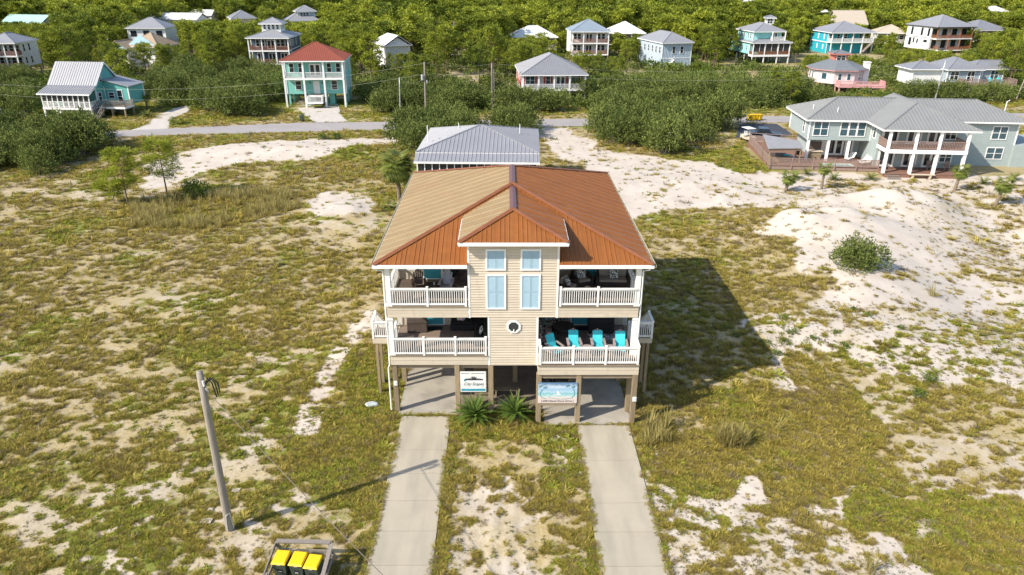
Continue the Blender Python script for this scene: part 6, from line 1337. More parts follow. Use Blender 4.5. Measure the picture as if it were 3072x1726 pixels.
for nm, lb, bs, tp, r in (('a', 'grey pole with transformer beside the road left of the silver roofed house', (1278, 352), (1273, 186), .15), ('b', 'twin grey pole among scrub right of the transformer pole', (1478, 332), (1475, 190), .14), ('c', 'short white pole in front of scrub left of the transformer pole', (1201, 355), (1198, 232), .09),
                          ('d', 'leaning tall pale pole behind the sage house roof', (2805, 300), (2838, 181), .15), ('e', 'shorter brown pole behind the sage house roof', (2901, 300), (2917, 228), .12), ('f', 'dark leaning pole at the right photo edge', (3048, 300), (3074, 238), .13), ('g', 'pale pole in woods above the teal cottage', (201, 165), (177, 71), .14), ('h', 'short white pole by the white porched house at left', (110, 153), (97, 118), .12), ('i', 'tall pole by the golden clearing right of the gable house', (1364, 143), (1362, 64), .15), ('j', 'short pole beside the taller clearing pole', (1349, 160), (1348, 106), .12), ('k', 'pale pole at the left photo edge beside scrub', (8, 345), (-6, 303), .12), ('l', 'pole with crossarm among pines behind the pale blue house', (2048, 118), (2053, 70), .14), ('m', 'thin pole standing in far woods left of centre', (1221, 42), (1220, 14), .14), ('n', 'thin far pole in woods above the navy house', (855, 32), (852, 14), .14)):
    b_ = G(*bs, 0); top = atY(*tp, b_[1]+.0); t, tp2 = upole('utility_pole', lb, b_, top, r, mat=M_metal if nm in 'cdk' else M_grey_wood); PO[nm] = (Vector(b_), Vector(top), t)
def pole_extra(nm, kind):
    b_, tp, t = PO[nm]; d = tp-b_
    if kind == 'can': m = MB(); m.lathe([(.2, 0), (.24, .05), (.24, .8), (.12, .9)], 10, (d.x-.42, d.y-.1, d.z-2.9)); m.build('transformer', M_metal, t); m = MB(); m.bar((d.x-.4, d.y, d.z-2.3), (d.x, d.y, d.z-2.3), .08, .08); m.build('bracket', M_metal, t); m = MB(); m.lathe([(.1, 0), (.12, .05), (.12, .5)], 8, (d.x+.3, d.y, d.z-3.4)); m.build('junction_box', M_metal, t)
    if kind == 'twin': m = MB(); m.tube([(.42, .1, -.2), (d.x+.3, d.y+.1, d.z-.9)], .12, 8); m.build('second_shaft', M_grey_wood, t)
    if kind == 'arm': m = MB(); m.bar((d.x-.8, d.y, d.z-.3), (d.x+.8, d.y, d.z-.3), .12, .12); m.build('crossarm', M_wood, t); m = MB(); m.lathe([(.2, 0), (.22, .7)], 8, (d.x-.35, d.y, d.z-1.7)); m.build('transformer', M_metal, t)
pole_extra('a', 'can'); pole_extra('b', 'twin'); pole_extra('i', 'arm'); pole_extra('l', 'arm')
ga = 'power lines along the road'; M_wire2 = pm('power_cable', (.42, .41, .30), .6, .1, 10)
A_, B_ = PO['a'][1], PO['b'][1]; dv = Vector((-1, -.02, 0))
lf = Vector(atY(-120, 246, A_[1]-2)); cable('power_line', 'upper power line from the left edge to the transformer pole', A_-Vector((0, 0, .2)), lf+Vector((0, 0, .2)), 2.6, .013, M_wire2, group=ga, n=40)
cable('power_line', 'lower power line from the left edge to the transformer pole', A_-Vector((0, 0, 1.9)), lf-Vector((0, 0, 1.5)), 2.6, .013, M_wire2, group=ga, n=40)
cable('power_line', 'upper power line between the transformer pole and twin pole', A_-Vector((0, 0, .2)), B_-Vector((0, 0, .1)), .5, .013, M_wire2, group=ga); cable('power_line', 'lower power line between the transformer pole and twin pole', A_-Vector((0, 0, 1.9)), B_-Vector((0, 0, 1.6)), .5, .013, M_wire2, group=ga)
D_ = PO['d'][1]; cable('power_line', 'upper power line from the twin pole to the leaning pole at right', B_-Vector((0, 0, .1)), D_-Vector((0, 0, .3)), 1.6, .013, M_wire2, group=ga, n=40); cable('power_line', 'lower power line from the twin pole to the leaning pole at right', B_-Vector((0, 0, 1.6)), D_-Vector((0, 0, 1.8)), 1.6, .013, M_wire2, group=ga, n=40)
cable('power_line', 'slack line from the transformer pole to the short white pole', A_-Vector((.2, 0, 2.6)), PO['c'][1], .9, .013, M_wire2, group=ga)
cable('power_line', 'power line from the leaning pole past the right photo edge', D_-Vector((0, 0, .3)), D_+Vector((40, -6, -1.2)), 1., .013, M_wire2, group=ga)
# bits on the ground
p = Gt(1115, 1215); m = MB(); m.lathe([(.36, 0), (.38, .05), (.30, .09)], 14); o = m.build('utility_cover', pm('pale_plastic', (.45, .5, .5), .6, .1, 6)); o.location = p; o.scale = (1, .8, 1); tag(o, 'pale round utility cover sunk in grass left of the house', 'cover')
for i, (u, v, s_, lb) in enumerate(((620, 1566, .24, 'crumpled white paper lying left of the near pole'), (708, 1474, .18, 'pale scrap of paper lying up right of the near pole base'), (632, 1530, .12, 'tiny white scrap lying above the crumpled paper'))):
    p = Gt(u, v); m = MB(); r_ = np.random.default_rng(i); g_ = [(-s_+2*s_*a/4, (-s_+2*s_*b/4)*.7, .04+float(r_.uniform(0, .12))*s_*2) for b in range(5) for a in range(5)]
    m.add(g_, [(b*5+a, b*5+a+1, b*5+a+6, b*5+a+5) for b in range(4) for a in range(4)]); o = m.build('paper_scrap', M_conc); o.location = p; tag(o, lb, 'litter', 'paper litter')
t = thing('picket_fence', 'short dark leaning picket fence beside the left wall of the beige house', 'fence', (HX-8.2, HY+21, 0), 0)
for i in range(14): m = MB(); a = i*.5; m.bar((-1.6+.1*i, a*1.3, 0), (-1.65+.1*i+.1*math.sin(i*3), a*1.3+.05, 1.0+.25*math.sin(i*2.2)), .12, .03, up=(0, 1, 0)); m.build('picket', M_dkwick, t)
m = MB(); m.bar((-1.6, 0, .7), (-.25, 8.5, .7), .04, .09); m.build('rail', M_dkwick, t)
for i, (x, y) in enumerate(((-7.8, 39.6), (-6.7, 40.2))):
    t = thing('deck_chair', ('blue sling chair at the left end of the silver roofed house', 'second blue sling chair close to the house corner')[i], 'chair', (HX+x-1.7, HY+y-3.2, 0), .4+i, 'blue sling chairs behind the beige house'); m = MB(); m.bar((0, -.3, .35), (0, .3, .32), .55, .03); m.bar((0, .3, .34), (0, .75, 1.1), .55, .03, up=(0, -1, .5)); m.build('sling', pm('blue_sling', (.05, .3, .5), .8), t)
    for s in (-1, 1): m = MB(); m.tube([(s*.28, -.35, 0), (s*.28, .3, .5), (s*.28, .78, 1.15)], .02, 5); m.tube([(s*.28, .4, 0), (s*.28, -.3, .36)], .02, 5); m.build('frame', M_white, t)
# ------------------------------------------------------------------ trees and shrubs
def leafmesh(name, mats, V, Fc, tint, smooth=False):
    me = bpy.data.meshes.new(name); me.from_pydata(V, [], Fc)
    for m in mats: me.materials.append(m)
    a = me.attributes.new('tint', 'FLOAT', 'FACE'); a.data.foreach_set('value', np.asarray(tint, np.float32)); me.update(); return me
L_pine = leafmat('pine_needles', (.06, .10, .015), (.40, .425, .045), trans=.27, hue=.4)
L_pinef = leafmat('far_pine_needles', (.06, .10, .014), (.41, .435, .045), trans=.27, hue=.55)
L_oak = leafmat('scrub_oak_leaves', (.06, .09, .02), (.225, .255, .066), trans=.25, hue=.35, rough=.75)
L_bush = leafmat('green_bush_leaves', (.065, .105, .018), (.19, .24, .04), trans=.3, hue=.3)
L_palm = leafmat('palm_leaves', (.08, .125, .026), (.30, .31, .07), trans=.35, hue=.2, rough=.4)
L_sago = leafmat('cycad_leaves', (.045, .10, .026), (.20, .27, .045), trans=.3, hue=.2, rough=.35)
M_bark = pm('pine_bark', (.14, .095, .065), .95, .35, 3, bump=.6); M_twig = pm('grey_twigs', (.22, .19, .16), .95, .25, 3); M_palmtr = pm('palm_trunk', (.20, .155, .11), .95, .3, 5, bump=.8, stretch=(1, 1, 3))
def quad_leaf(V, Fc, T, c, d, up, L, w_, t):
    d = d/np.linalg.norm(d); s = np.cross(d, up); n = np.linalg.norm(s)
    s = s/n if n > 1e-4 else np.array([1, 0, 0.]); o = len(V)
    V += [tuple(c), tuple(c+d*L*.5+s*w_/2), tuple(c+d*L), tuple(c+d*L*.5-s*w_/2)]; Fc.append((o, o+1, o+2, o+3)); T.append(t)
def pine_meshes(seed, ht, spread, nb, tufts, lf, lmat, dens=1., lw=.34):
    r = np.random.default_rng(seed); tr = MB(); n = 7
    bend = r.normal(0, .25, 2); pts = []; rad = []
    for i in range(n): f = i/(n-1); pts.append((bend[0]*f*f*ht*.12, bend[1]*f*f*ht*.12, -.2+f*(ht*.97+.2))); rad.append(.16*(1-f*.85)*(ht/9))
    tr.tube(pts, rad, 7); V = []; Fc = []; T = []
    for b in range(nb):
        f = .36+.62*((b+r.uniform(0, .8))/nb)**.85; z = f*ht; base = np.array([bend[0]*f*f*ht*.12, bend[1]*f*f*ht*.12, z]); az = b*2.4+r.uniform(-.5, .5)
        prof = spread*(.35+.9*math.sin(PI*min(1, (f-.30)/.78))**.8)*(1.15-f*.35); L = prof*r.uniform(.55, 1.1); el = r.uniform(-.05, .35)+.5*(f-.5)
        d = np.array([math.cos(az)*math.cos(el), math.sin(az)*math.cos(el), math.sin(el)]); tip = base+d*L
        tr.tube([tuple(base), tuple(base+d*L*.5+np.array([0, 0, -.08])), tuple(tip)], [.045*(1.3-f), .03, .012], 4, cap=False)
        for k in range(tufts):
            q = base+d*L*(1.02-.30*k/max(1, tufts-1)*r.uniform(.6, 1.3))+r.normal(0, .13*spread, 3)*np.array([1, 1, .5])*(k > 0); tt = r.uniform(0, 1); R0 = .20*spread*r.uniform(.7, 1.25)
            for j in range(int(15*dens)):
                v = r.normal(0, 1, 3); v[2] = abs(v[2])*.95-.25; v /= np.linalg.norm(v); quad_leaf(V, Fc, T, q+v*R0*r.uniform(.25, 1), v+r.normal(0, .35, 3), np.array([0, 0, 1.])+r.normal(0, .5, 3), lf*r.uniform(.7, 1.3), lf*lw, np.clip(tt+r.normal(0, .18), 0, 1))
    for k in range(4):
        q = np.array([bend[0]*ht*.12, bend[1]*ht*.12, ht*.96])+r.normal(0, .2, 3); 
        for j in range(14): v = r.normal(0, 1, 3); v[2] = abs(v[2]); quad_leaf(V, Fc, T, q, v, np.array([0, 0, 1.])+r.normal(0, .5, 3), lf, lf*lw, r.uniform(.4, 1))
    return tr, V, Fc, T
def dome_meshes(seed, R_, Hh, n, lf, lobes=7, low=.1):
    """a wide shrub: leaf clumps over a few overlapping lobes, twigs inside"""
    r = np.random.default_rng(seed); C_ = []
    for i in range(lobes):
        a = i*2.4+r.uniform(-.4, .4); d0 = R_*.55*math.sqrt((i+.3)/lobes); C_.append((d0*math.cos(a)*1.05, d0*math.sin(a)*1.05, Hh*r.uniform(.28, .5), R_*r.uniform(.36, .55), Hh*r.uniform(.42, .6)))
    V = []; Fc = []; T = []; tr = MB(); cl = n//9
    for c in range(cl):
        l = C_[r.integers(0, lobes)]; v = r.normal(0, 1, 3); v /= np.linalg.norm(v); v[2] = abs(v[2])*1.2-.35; v /= np.linalg.norm(v); rr = r.uniform(.72, 1.06)
        q = np.array([l[0]+v[0]*l[3]*rr, l[1]+v[1]*l[3]*rr, max(low, l[2]+v[2]*l[4]*rr)]); tt = r.uniform(0, 1)
        for j in range(9):
            dd = v+r.normal(0, .75, 3); dd[2] += .25; quad_leaf(V, Fc, T, q+r.normal(0, lf*.7, 3), dd, r.normal(0, 1, 3), lf*r.uniform(.7, 1.35), lf*.55, np.clip(tt+r.normal(0, .2), 0, 1))
    for i in range(lobes):
        l = C_[i]; tr.tube([(l[0]*.2, l[1]*.2, -.1), (l[0]*.6, l[1]*.6, l[2]*.6), (l[0], l[1], l[2]+l[4]*.5)], [.09, .06, .02], 5, cap=False)
    return tr, V, Fc, T
def plant_proto(parts, label, cat, name, group, lm, trm=None, crown='crown', trunk='trunk', tmp=False):
    tr, V, Fc, T = parts; t = thing(name, label, cat, (0, 0, 0), 0, group)
    o = bpy.data.objects.new(crown, leafmesh(crown, [lm], V, Fc, T)); C.objects.link(o); o.parent = t
    tr.build(trunk, trm or M_bark, t); return t
NICK = {'teal_cottage': 'teal cottage', 'turquoise_house': 'red roofed turquoise house', 'shutter_cottage': 'red shuttered cottage', 'navy_house': 'navy house', 'white_house': 'white house at left', 'gabled_house': 'tan gabled house', 'mint_roof_house': 'mint roofed house', 'gable_house': 'white gable house', 'porch_house': 'blue grey roofed house', 'pale_blue_house': 'pale blue house', 'aqua_house': 'aqua house', 'deep_teal_house': 'deep teal house', 'modern_white_house': 'black windowed white house', 'pink_house': 'pink house', 'long_deck_house': 'long deck house', 'sage_house': 'sage house', 'silver_roof_house': 'silver roofed house', 'screen_porch_house': 'columned far right house', 'tan_roof_cottage': 'tan roofed cottage', 'bright_roof_house': 'bright white roofs'}
HOUSES = [(o.location.x, o.location.y, NICK[o.name.split('.')[0]]) for o in C.objects if o.parent is None and o.get('category') == 'house' and o.name.split('.')[0] in NICK]
def near_label(kind, x, y, s):
    hx, hy, nk = min(HOUSES, key=lambda h: math.hypot(h[0]-x, (h[1]-y)*.8)); dx, dy = x-hx, y-hy-5
    rel = ('left of' if dx < 0 else 'right of') if abs(dx) > abs(dy)*.8 else ('in front of' if dy < 0 else 'behind')
    d = math.hypot(dx, dy); dist = 'close ' if d < 13 else '' if d < 24 else 'well '
    if rel == 'in front of' and dist == 'well ': dist = 'far '
    size = ('small' if s < .84 else 'large' if s > 1.05 else 'medium')
    return '%s %s %s%s the %s' % (size, kind, dist, rel, nk)
# pines you can pick out: near ones first
pines = [plant_proto(pine_meshes(40+i, 9.0, (1.9, 2.4, 1.6, 2.2, 1.8, 2.6)[i], (21, 23, 18, 25, 20, 24)[i], 4, .48, L_pine, 2.1, .26), 'x', 'tree', 'pine_tree', 'x', L_pine) for i in range(6)]
oaks = [plant_proto(dome_meshes(60+i, 3.5, 4.0, 3600, .29, (8, 7, 9, 8, 10)[i]), 'x', 'shrub', 'scrub_oak', 'x', L_oak, M_twig, trunk='stems') for i in range(5)]
used = set()
def put(protos, k, x, y, z, rz, s, label, group, sz=None):
    p = protos[k % len(protos)]; sc_ = (s, s, sz if sz else s)
    if p.name not in used:
        used.add(p.name); o = p; KIDS.setdefault(p.name, [(c, [g for g in p.children_recursive if g.parent == c]) for c in p.children]); o.location = (x, y, z); o.rotation_euler = (0, 0, rz); o.scale = sc_
    else: o = copy_tree(p, (x, y, z), rz, None, sc_)
    o['label'] = label; o['group'] = group; return o
def blocked(x, y, ht, prob=1.0, rad=2.6):
    """would a plant here hide the part of a house the photo shows, or stand in a road, drive or clearing"""
    u0, v0 = pix(x-rad, y, ht*.72); u1, v1 = pix(x+rad, y, ht*.72); ut, vt = pix(x, y, ht); ub, vb = pix(x, y, 0); D = math.hypot(x, y)
    for a, t_, b, bt, dist in VIS:
        if u1 > a-4 and u0 < b+4:
            if D < dist+1 and vt < bt-3 and vb > t_: 
                if random.random() < prob: return True
    for o_x, o_y, r_ in FOOT:
        if (x-o_x)**2+(y-o_y)**2 < r_*r_: return True
    yr = 116.5+.135*(x+15)
    if abs(y-yr-2.2) < 6.5: return True
    for P in DRV+CLEAR:
        if inpoly(np.array([x]), np.array([y]), P)[0]: return True
    return False
FOOT = []
for o in list(C.objects):
    if o.parent is None and o.get('category') == 'house' and o is not beach:
        c = Matrix.Rotation(o.rotation_euler.z, 3, 'Z') @ Vector((0, 6.5, 0)); FOOT.append((o.location.x+c.x, o.location.y+c.y, 8.5))
FOOT += [(45, 94, 13), (58, 95, 10), (38, 98, 8), (-2.9, 80, 9), (36, 106, 6)]
CLEAR = [wpoly((1100, 122), (1165, 122), (1150, 172), (1090, 172)), wpoly((1285, 140), (1425, 140), (1430, 172), (1300, 170)), wpoly((1340, 215), (1450, 205), (1450, 262), (1345, 262)), wpoly((1115, 205), (1160, 225), (1140, 240), (1100, 225))]
def fill(poly, step, jit=.5):
    xs = [p[0] for p in poly]; ys = [p[1] for p in poly]; o = []; row = 0; y = min(ys)
    while y < max(ys):
        x = min(xs)+(step/2 if row % 2 else 0)
        while x < max(xs):
            px, py = x+random.uniform(-jit, jit)*step, y+random.uniform(-jit, jit)*step
            if inpoly(np.array([px]), np.array([py]), poly)[0]: o.append((px, py))
            x += step
        y += step*.87; row += 1
    return o
n_oak = 0
SCR = [('big thicket between the beige and sage houses', 'dark olive scrub oak in the big thicket left of the sage house', wpoly((1745, 400), (1760, 372), (1830, 356), (1960, 350), (2130, 352), (2215, 375), (2225, 415), (2200, 440), (2110, 452), (1990, 462), (1850, 456), (1755, 440)), 4.0, 1.0, 1.2),
       ('scrub across the road right of the turquoise house', 'scrub oak across the road between the turquoise house and the sage house', wpoly((1080, 335), (1060, 300), (1150, 270), (1300, 272), (1480, 290), (1700, 292), (1960, 275), (2330, 268), (2600, 285), (2900, 290), (3150, 285), (3250, 322), (2400, 335), (1900, 330), (1560, 335), (1240, 345)), 5.0, 1.0, 1.0),
       ('scrub between the teal cottage and turquoise house', 'scrub oak across the road between the teal cottage and turquoise house', wpoly((455, 268), (560, 240), (830, 238), (870, 262), (885, 330), (860, 345), (640, 358), (560, 348), (530, 318)), 4.4, 1.0, 1.15),
       ('scrub round the teal cottage', 'scrub oak beside the teal cottage at the left photo edge', wpoly((-220, 240), (110, 245), (90, 300), (110, 345), (-60, 352), (-260, 352)), 4.6, 1.0, 1.0),
       ('scrub beside the silver roofed house', 'scrub oak between the road and the silver roofed house', wpoly((1225, 455), (1215, 420), (1290, 392), (1400, 385), (1435, 400), (1440, 425), (1250, 478)), 3.6, .9, 1.1), ('scrub beside the silver roofed house', 'scrub oak behind the right end of the silver roofed house', wpoly((1490, 388), (1620, 385), (1650, 415), (1640, 432), (1500, 410)), 3.6, .9, 1.1),
       ('large shrub mass at the left', 'dark scrub oak of the big rounded shrub mass at left', wpoly((-130, 420), (70, 392), (210, 398), (300, 430), (300, 470), (210, 505), (110, 525), (-130, 520)), 3.7, .95, 1.1)]
for gi, (grp, lab, poly, step, s0, zs) in enumerate(SCR):
    for x, y in fill(poly, step):
        if blocked(x, y, 2.6, 1., 2.5): continue
        s = s0*random.uniform(.75, 1.15); put(oaks, n_oak, x, y, -.15, random.uniform(0, 6.28), s, near_label('rounded scrub oak', x, y, s/s0) if gi not in (3, 6) else lab, grp, s*zs*random.uniform(.85, 1.15)); n_oak += 1
# young pines, a round bush and the shrub on the dune
yp = plant_proto(pine_meshes(91, 5.9, 1.5, 24, 4, .36, L_pine, 3.6, .15), 'slim young pine with bare lower trunk on the left lot', 'tree', 'young_pine', 'young pines on the left lot', L_pine); g_ = Gt(385, 618); yp.location = (g_[0], g_[1], g_[2]-.05)
yp2 = plant_proto(pine_meshes(95, 5.8, 1.8, 26, 4, .36, L_pine, 3.6, .15), 'bushier young pine standing behind the slim young pine', 'tree', 'young_pine', 'young pines on the left lot', L_pine); g_ = Gt(503, 590); yp2.location = (g_[0], g_[1], g_[2]-.05)
lp = plant_proto(pine_meshes(97, 2.2, 1.5, 16, 6, .38, L_pine, 2.2, .14), 'low spreading pine sapling at the foot of the slim young pine', 'tree', 'pine_sapling', 'young pines on the left lot', L_pine); g_ = Gt(345, 612); lp.location = tuple(g_)
def shrub(label, u, v, R_, Hh, n, lf, lm, seed, name='round_shrub', group=None):
    g_ = Gt(u, v); t = plant_proto(dome_meshes(seed, R_, Hh, n, lf, 8), label, 'shrub', name, group, lm, M_twig, trunk='stems'); t.location = (g_[0], g_[1], g_[2]-.1); return t
shrub('round bright green bush right of the young pines', 590, 590, 1.75, 1.9, 1700, .2, L_bush, 71)
shrub('wide dark green shrub alone on the white dune at right', 2572, 800, 2.5, 2.3, 5200, .2, L_oak, 72, 'dune_shrub')
shrub('left one of two small round bushes by the road', 968, 418, .95, 1.0, 500, .16, L_bush, 73, group='small bushes by the road'); shrub('right one of two small round bushes by the road', 1010, 417, .95, 1.0, 500, .16, L_bush, 74, group='small bushes by the road')
shrub('small round green bush low on the sand at right, upper of two', 2787, 1140, .55, .45, 420, .1, L_bush, 75, 'small_bush', 'small bushes on the right sand'); shrub('small round green bush low on the sand at right, lower of two', 2752, 1187, .62, .5, 420, .1, L_bush, 76, 'small_bush', 'small bushes on the right sand')
k = 0
for u, v, r_ in ((2375, 1000, .6), (2300, 1030, .45), (2360, 1030, .5), (2560, 930, .45), (2505, 1000, .4), (2440, 1015, .35), (2330, 1060, .5), (2600, 945, .4), (2420, 1050, .35), (2180, 985, .4), (2540, 1040, .3), (2700, 985, .3), (2210, 1010, .45), (2350, 955, .5)):
    shrub('low green dune plant spreading on the white sand right of the house shadow', u, v, r_, r_*.55, 260, .1, L_bush, 110+k, 'dune_plant', 'low dune plants on the right sand'); k += 1
t = shrub('bushy shrub leaning on the teal cottage left of its drive', 250, 372, 1.9, 2.0, 1400, .22, L_bush, 79)
# palms
def palm(label, u, v, trunk_h, fr, L, seed, fan=True, name='palm_tree', group=None, lm=None, tr_r=.16, lean=(0, 0)):
    r = np.random.default_rng(seed); t = thing(name, label, 'palm', tuple(Gt(u, v)), 0, group); top = np.array([lean[0], lean[1], trunk_h])
    if trunk_h > .3:
        m = MB(); n = 9; m.tube([tuple(top*(i/n)+np.array([0, 0, -.1*(i == 0)])) for i in range(n+1)], [tr_r*(1.15-.25*i/n+.10*(i % 2)) for i in range(n+1)], 9); m.build('trunk', M_palmtr, t)
    for i in range(fr):
        V = []; Fc = []; T = []; az = i*2.4+r.uniform(-.25, .25); f = (i+.5)/fr; el = 1.35-f*(2.0 if fan else 1.35); LL = L*r.uniform(.85, 1.1)
        hd = np.array([math.cos(az), math.sin(az), 0]); P_ = []; p = top.copy(); e = el
        for s in range(7): P_.append(p.copy()); e -= (.16 if fan else (.05 if lm else .10))*(1+.5*f); p = p+(hd*math.cos(e)+np.array([0, 0, math.sin(e)]))*LL/6
        sd = np.cross(hd, [0, 0, 1.]); tt = r.uniform(.1, .9)*(1-.3*f)
        if fan:
            c = P_[3]; d1 = P_[5]-P_[3]; d1 /= np.linalg.norm(d1); m_o = len(V)
            for b in np.linspace(-1.45, 1.45, 17): dd = d1*math.cos(b)+sd*math.sin(b); quad_leaf(V, Fc, T, c, dd+np.array([0, 0, -.30*abs(b)-.1]), np.cross(d1, sd), LL*.66*r.uniform(.85, 1.1), LL*.075, np.clip(tt+r.normal(0, .15), 0, 1))
            o = len(V); w_ = .02; V += [tuple(P_[0]+sd*w_), tuple(P_[0]-sd*w_), tuple(c-sd*w_), tuple(c+sd*w_)]; Fc.append((o, o+1, o+2, o+3)); T.append(.8)
        else:
            for s in range(1, 7):
                for q in (0, .5):
                    c = P_[s-1]+(P_[s]-P_[s-1])*q; d1 = P_[s]-P_[s-1]; d1 /= np.linalg.norm(d1); ll = LL*(.15 if lm else .24)*math.sin(PI*min(1, (s+q)/7+.12))+.03
                    for k_ in (-1, 1): quad_leaf(V, Fc, T, c, sd*k_+d1*.75+np.array([0, 0, .12]), np.array([0, 0, 1.]), ll, LL*(.075 if lm else .055), np.clip(tt+r.normal(0, .1), 0, 1))
            for s in range(6): o = len(V); V += [tuple(P_[s]+sd*.015), tuple(P_[s]-sd*.015), tuple(P_[s+1]-sd*.012), tuple(P_[s+1]+sd*.012)]; Fc.append((o, o+1, o+2, o+3)); T.append(.9)
        o = bpy.data.objects.new('frond', leafmesh('frond', [lm or L_palm], V, Fc, T)); C.objects.link(o); o.parent = t
    return t
palm('left dark green cycad with stiff rosette of fronds by the left sign', 1422, 1262, .35, 52, 1.35, 1, False, 'cycad', 'cycads in front of the house', L_sago); palm('yellower cycad with stiff rosette of fronds under the middle bay', 1545, 1254, .35, 48, 1.25, 2, False, 'cycad', 'cycads in front of the house', L_sago)
palm('tall shaggy fan palm beside the left back corner of the beige house', 1198, 600, 4.1, 46, 2.2, 3, True, tr_r=.2); palm('smaller fan palm tucked behind the tall shaggy palm', 1235, 560, 1.2, 24, 1.7, 4, True); palm('low green fan palm below the tall shaggy palm', 1168, 628, .3, 16, .95, 5, True)
palm('low spiky palm at the left corner of the silver roofed house', 1262, 522, .5, 20, 1.6, 6, True)
g6 = 'young palms on the sand before the sage house'
palm('short thick trunked palm leftmost on the sand before the pool deck', 2356, 574, 1.7, 22, 1.15, 7, True, group=g6, lean=(.25, 0)); palm('slim tall palm in front of the pool', 2464, 568, 2.5, 20, 1.0, 8, True, group=g6, tr_r=.12); palm('palm with round head before the right end of the sage porch', 2863, 572, 2.35, 26, 1.15, 9, True, group=g6, lean=(.25, 0)); palm('leaning palm nearest the right photo edge', 2986, 616, 2.5, 24, 1.2, 10, True, group=g6, lean=(.4, 0))
for i, (u, v, lb) in enumerate(((2385, 535, 'low palm clump right of the leftmost young palm'), (2420, 525, 'dark low palm clump against the pool fence'), (2500, 540, 'low feathery palm right of the slim tall palm'), (2612, 540, 'low feathery palm by the deck steps'), (2950, 553, 'wide low palm clump left of the leaning palm'), (3040, 540, 'low palm clump behind the leaning palm'))): palm(lb, u, v, .15, 20, 1.25, 20+i, False, 'low_palm', 'low palms before the sage house')
palm('bright green palm beside the teal cottage deck', 443, 330, 2.6, 20, 1.3, 31, True); palm('cycad like palm by the teal cottage drive', 440, 352, .3, 24, 1.5, 32, False, 'low_palm', 'low palms by the teal cottage'); palm('fan palm clump at the drive mouth of the teal cottage', 530, 372, .3, 20, 1.4, 33, True, 'low_palm', 'low palms by the teal cottage')
# pines beyond the road
cand = []
for a, b, step in ((134, 165, 5.6), (165, 215, 6.0), (215, 290, 6.8)):
    x = -.82*b
    for px, py in fill([(-.80*a, a), (.80*a, a), (.80*b, b), (-.80*b, b)], step, .55): cand.append((px, py))
cand.sort(key=lambda q: q[1]); near = []; far = []
for x, y in cand:
    if y < 170:
        u, v = pix(x, y, 0)
        dens = .10 if (v > 262) else .75
        if 430 < u < 860 or 1780 < u < 2900: dens *= .35
        if random.random() > dens: continue
    ht = random.triangular(5, 12.5, 9)
    for k_ in (1, .72, .5):
        if not blocked(x, y, ht*k_): break
    else: continue
    ht *= k_
    near.append((x, y, ht))
random.shuffle(near); near.sort(key=lambda q: q[1])
ind = near[:292]; rest = near[292:]
for i, (x, y, ht) in enumerate(ind):
    u, v = pix(x, y, 0); zn = ('left', 'centre', 'right')[0 if u < 1024 else 1 if u < 2048 else 2]
    put(pines, i*5+3, x, y, -.1, random.uniform(0, 6.28), ht/9*random.uniform(.9, 1.15), near_label('bushy pine', x, y, ht/8.6), {'left': 'pines behind the teal and turquoise houses', 'centre': 'pines round the red shuttered cottage', 'right': 'pines behind the pink and long deck houses'}[zn], ht/9)
# the far wood, one mass
y = 290.
FX = [(x, yy, h) for x, yy, h in rest]
while y < 900:
    st = 6.2*(y/290)**.45; x = -.80*y
    while x < .80*y:
        px, py = x+random.uniform(-.6, .6)*st, y+random.uniform(-.6, .6)*st; ht = random.triangular(5.5, 14, 8.5)
        for k_ in (1, .7, .5):
            if not blocked(px, py, ht*k_, .99, 2.8): FX.append((px, py, ht*k_)); break
        x += st
    y += st*.9
fp = []
for i in range(5):
    tr, V_, F_, T_ = pine_meshes(140+i, 9.0, (2.4, 3.0, 2.1, 2.7, 3.2)[i], 19, 4, .74, L_pinef, 1.5, .34)
    o_ = len(V_); V2 = V_+tr.v; F2 = F_+[tuple(k+o_ for k in f) for f in tr.f]; me = leafmesh('far_pine', [L_pinef, M_bark], V2, F2, T_+[.5]*len(tr.f)); me.polygons.foreach_set('material_index', [0]*len(F_)+[1]*len(tr.f)); fp.append(me)
n_ = len(FX); s_ = np.array([h/9 for _, _, h in FX]); sx = s_*rng.uniform(.95, 1.3, n_)
gn_scatter('pine_wood', 'far pine wood filling the land behind the houses', fp, np.array([(x, y, -.1) for x, y, _ in FX]), np.stack([sx, sx, s_], -1), np.stack([np.zeros(n_), np.zeros(n_), rng.uniform(0, 6.28, n_)], -1), rng.integers(0, 5, n_))
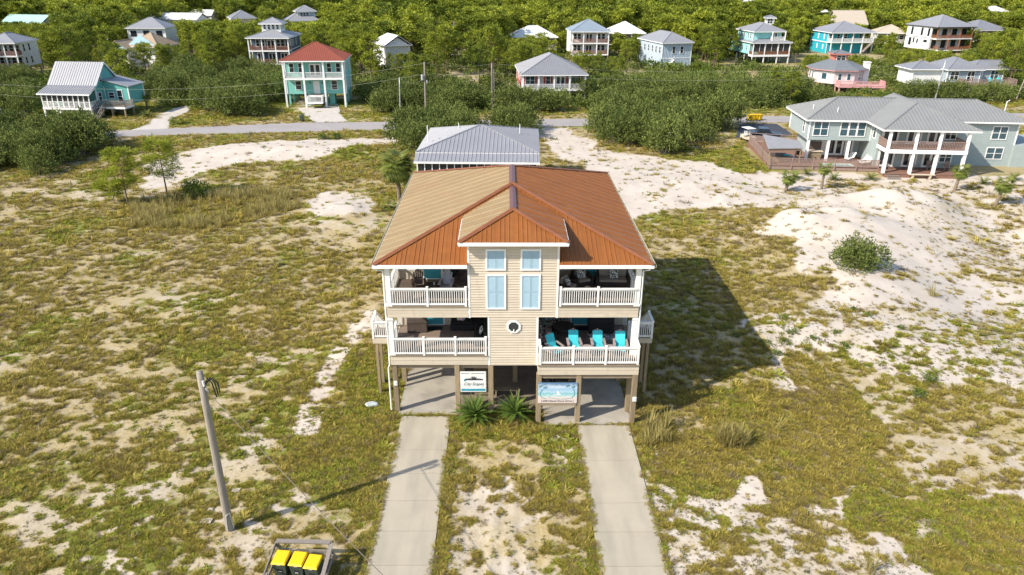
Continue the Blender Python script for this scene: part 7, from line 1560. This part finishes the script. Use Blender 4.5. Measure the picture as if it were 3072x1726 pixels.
# undergrowth beneath the pines
um = [leafmesh('undergrowth', [L_oak if i < 2 else L_bush], *dome_meshes(200+i, 2.6, 1.5, 420, .42, 6)[1:]) for i in range(4)]
UX = []; y = 133.
while y < 420:
    st = 4.1*(y/133)**.8; x = -.80*y
    while x < .80*y:
        px, py = x+random.uniform(-.6, .6)*st, y+random.uniform(-.6, .6)*st
        if random.random() < .9 and not blocked(px, py, 1.6, .9): UX.append((px, py))
        x += st
    y += st*.9
n_ = len(UX); s_ = rng.uniform(.65, 1.4, n_)
gn_scatter('undergrowth', 'low scrub and saw palmetto growing under the pines', um, np.array([(x, y, -.1) for x, y in UX]), np.stack([s_*1.1, s_*1.1, s_], -1), np.stack([np.zeros(n_), np.zeros(n_), rng.uniform(0, 6.28, n_)], -1), rng.integers(0, 4, n_))
# tall grass by the young pines and sea oats
tx, ty = rng.uniform(-46, -16, 2800), rng.uniform(58, 78, 2800); k_ = fbm(tx, ty, 3.5, 88, 3) > rng.uniform(.35, .7, 2800); tx = tx[k_]; ty = ty[k_]; u_ = np.array([pix(a, b, 0) for a, b in zip(tx, ty)]); ok = inpoly(u_[:, 0], u_[:, 1], [(400, 600), (700, 575), (900, 575), (880, 640), (640, 690), (380, 690)]); tx = tx[ok]; ty = ty[ok]
o2 = [Gt(2190+random.uniform(-30, 40), 1330+random.uniform(-16, 14)) for i in range(46)]+[Gt(1975+random.uniform(-40, 40), 1300+random.uniform(-30, 40)) for i in range(22)]+[Gt(2330, 1290), Gt(2610, 1720), Gt(2602, 1712), Gt(2300, 880), Gt(2795, 890)]
pts = np.array([(a, b, float(hgt(a, b))) for a, b in zip(tx, ty)]+[tuple(q) for q in o2]); n_ = len(pts); s_ = np.concatenate([rng.uniform(.8, 1.5, len(tx)), rng.uniform(1.0, 1.5, len(o2))])
tm = [tuftmesh('tall_grass', L_tall, 26, .75, .14, (.75, 1.45), .022, 300+i) for i in range(4)]
gn_scatter('tall_grass', 'tall tan grass and sea oats standing above the low cover', tm, pts, np.repeat(s_[:, None], 3, 1), np.stack([rng.normal(.1, .1, n_), rng.normal(0, .1, n_), rng.uniform(0, 6.28, n_)], -1), rng.integers(0, 4, n_))
for p in pines+oaks:
    if p.name not in used:
        for c in list(p.children): bpy.data.objects.remove(c)
        bpy.data.objects.remove(p)
print('oaks', n_oak, 'pines', len(ind), 'far', len(FX), 'objects', len(bpy.data.objects))
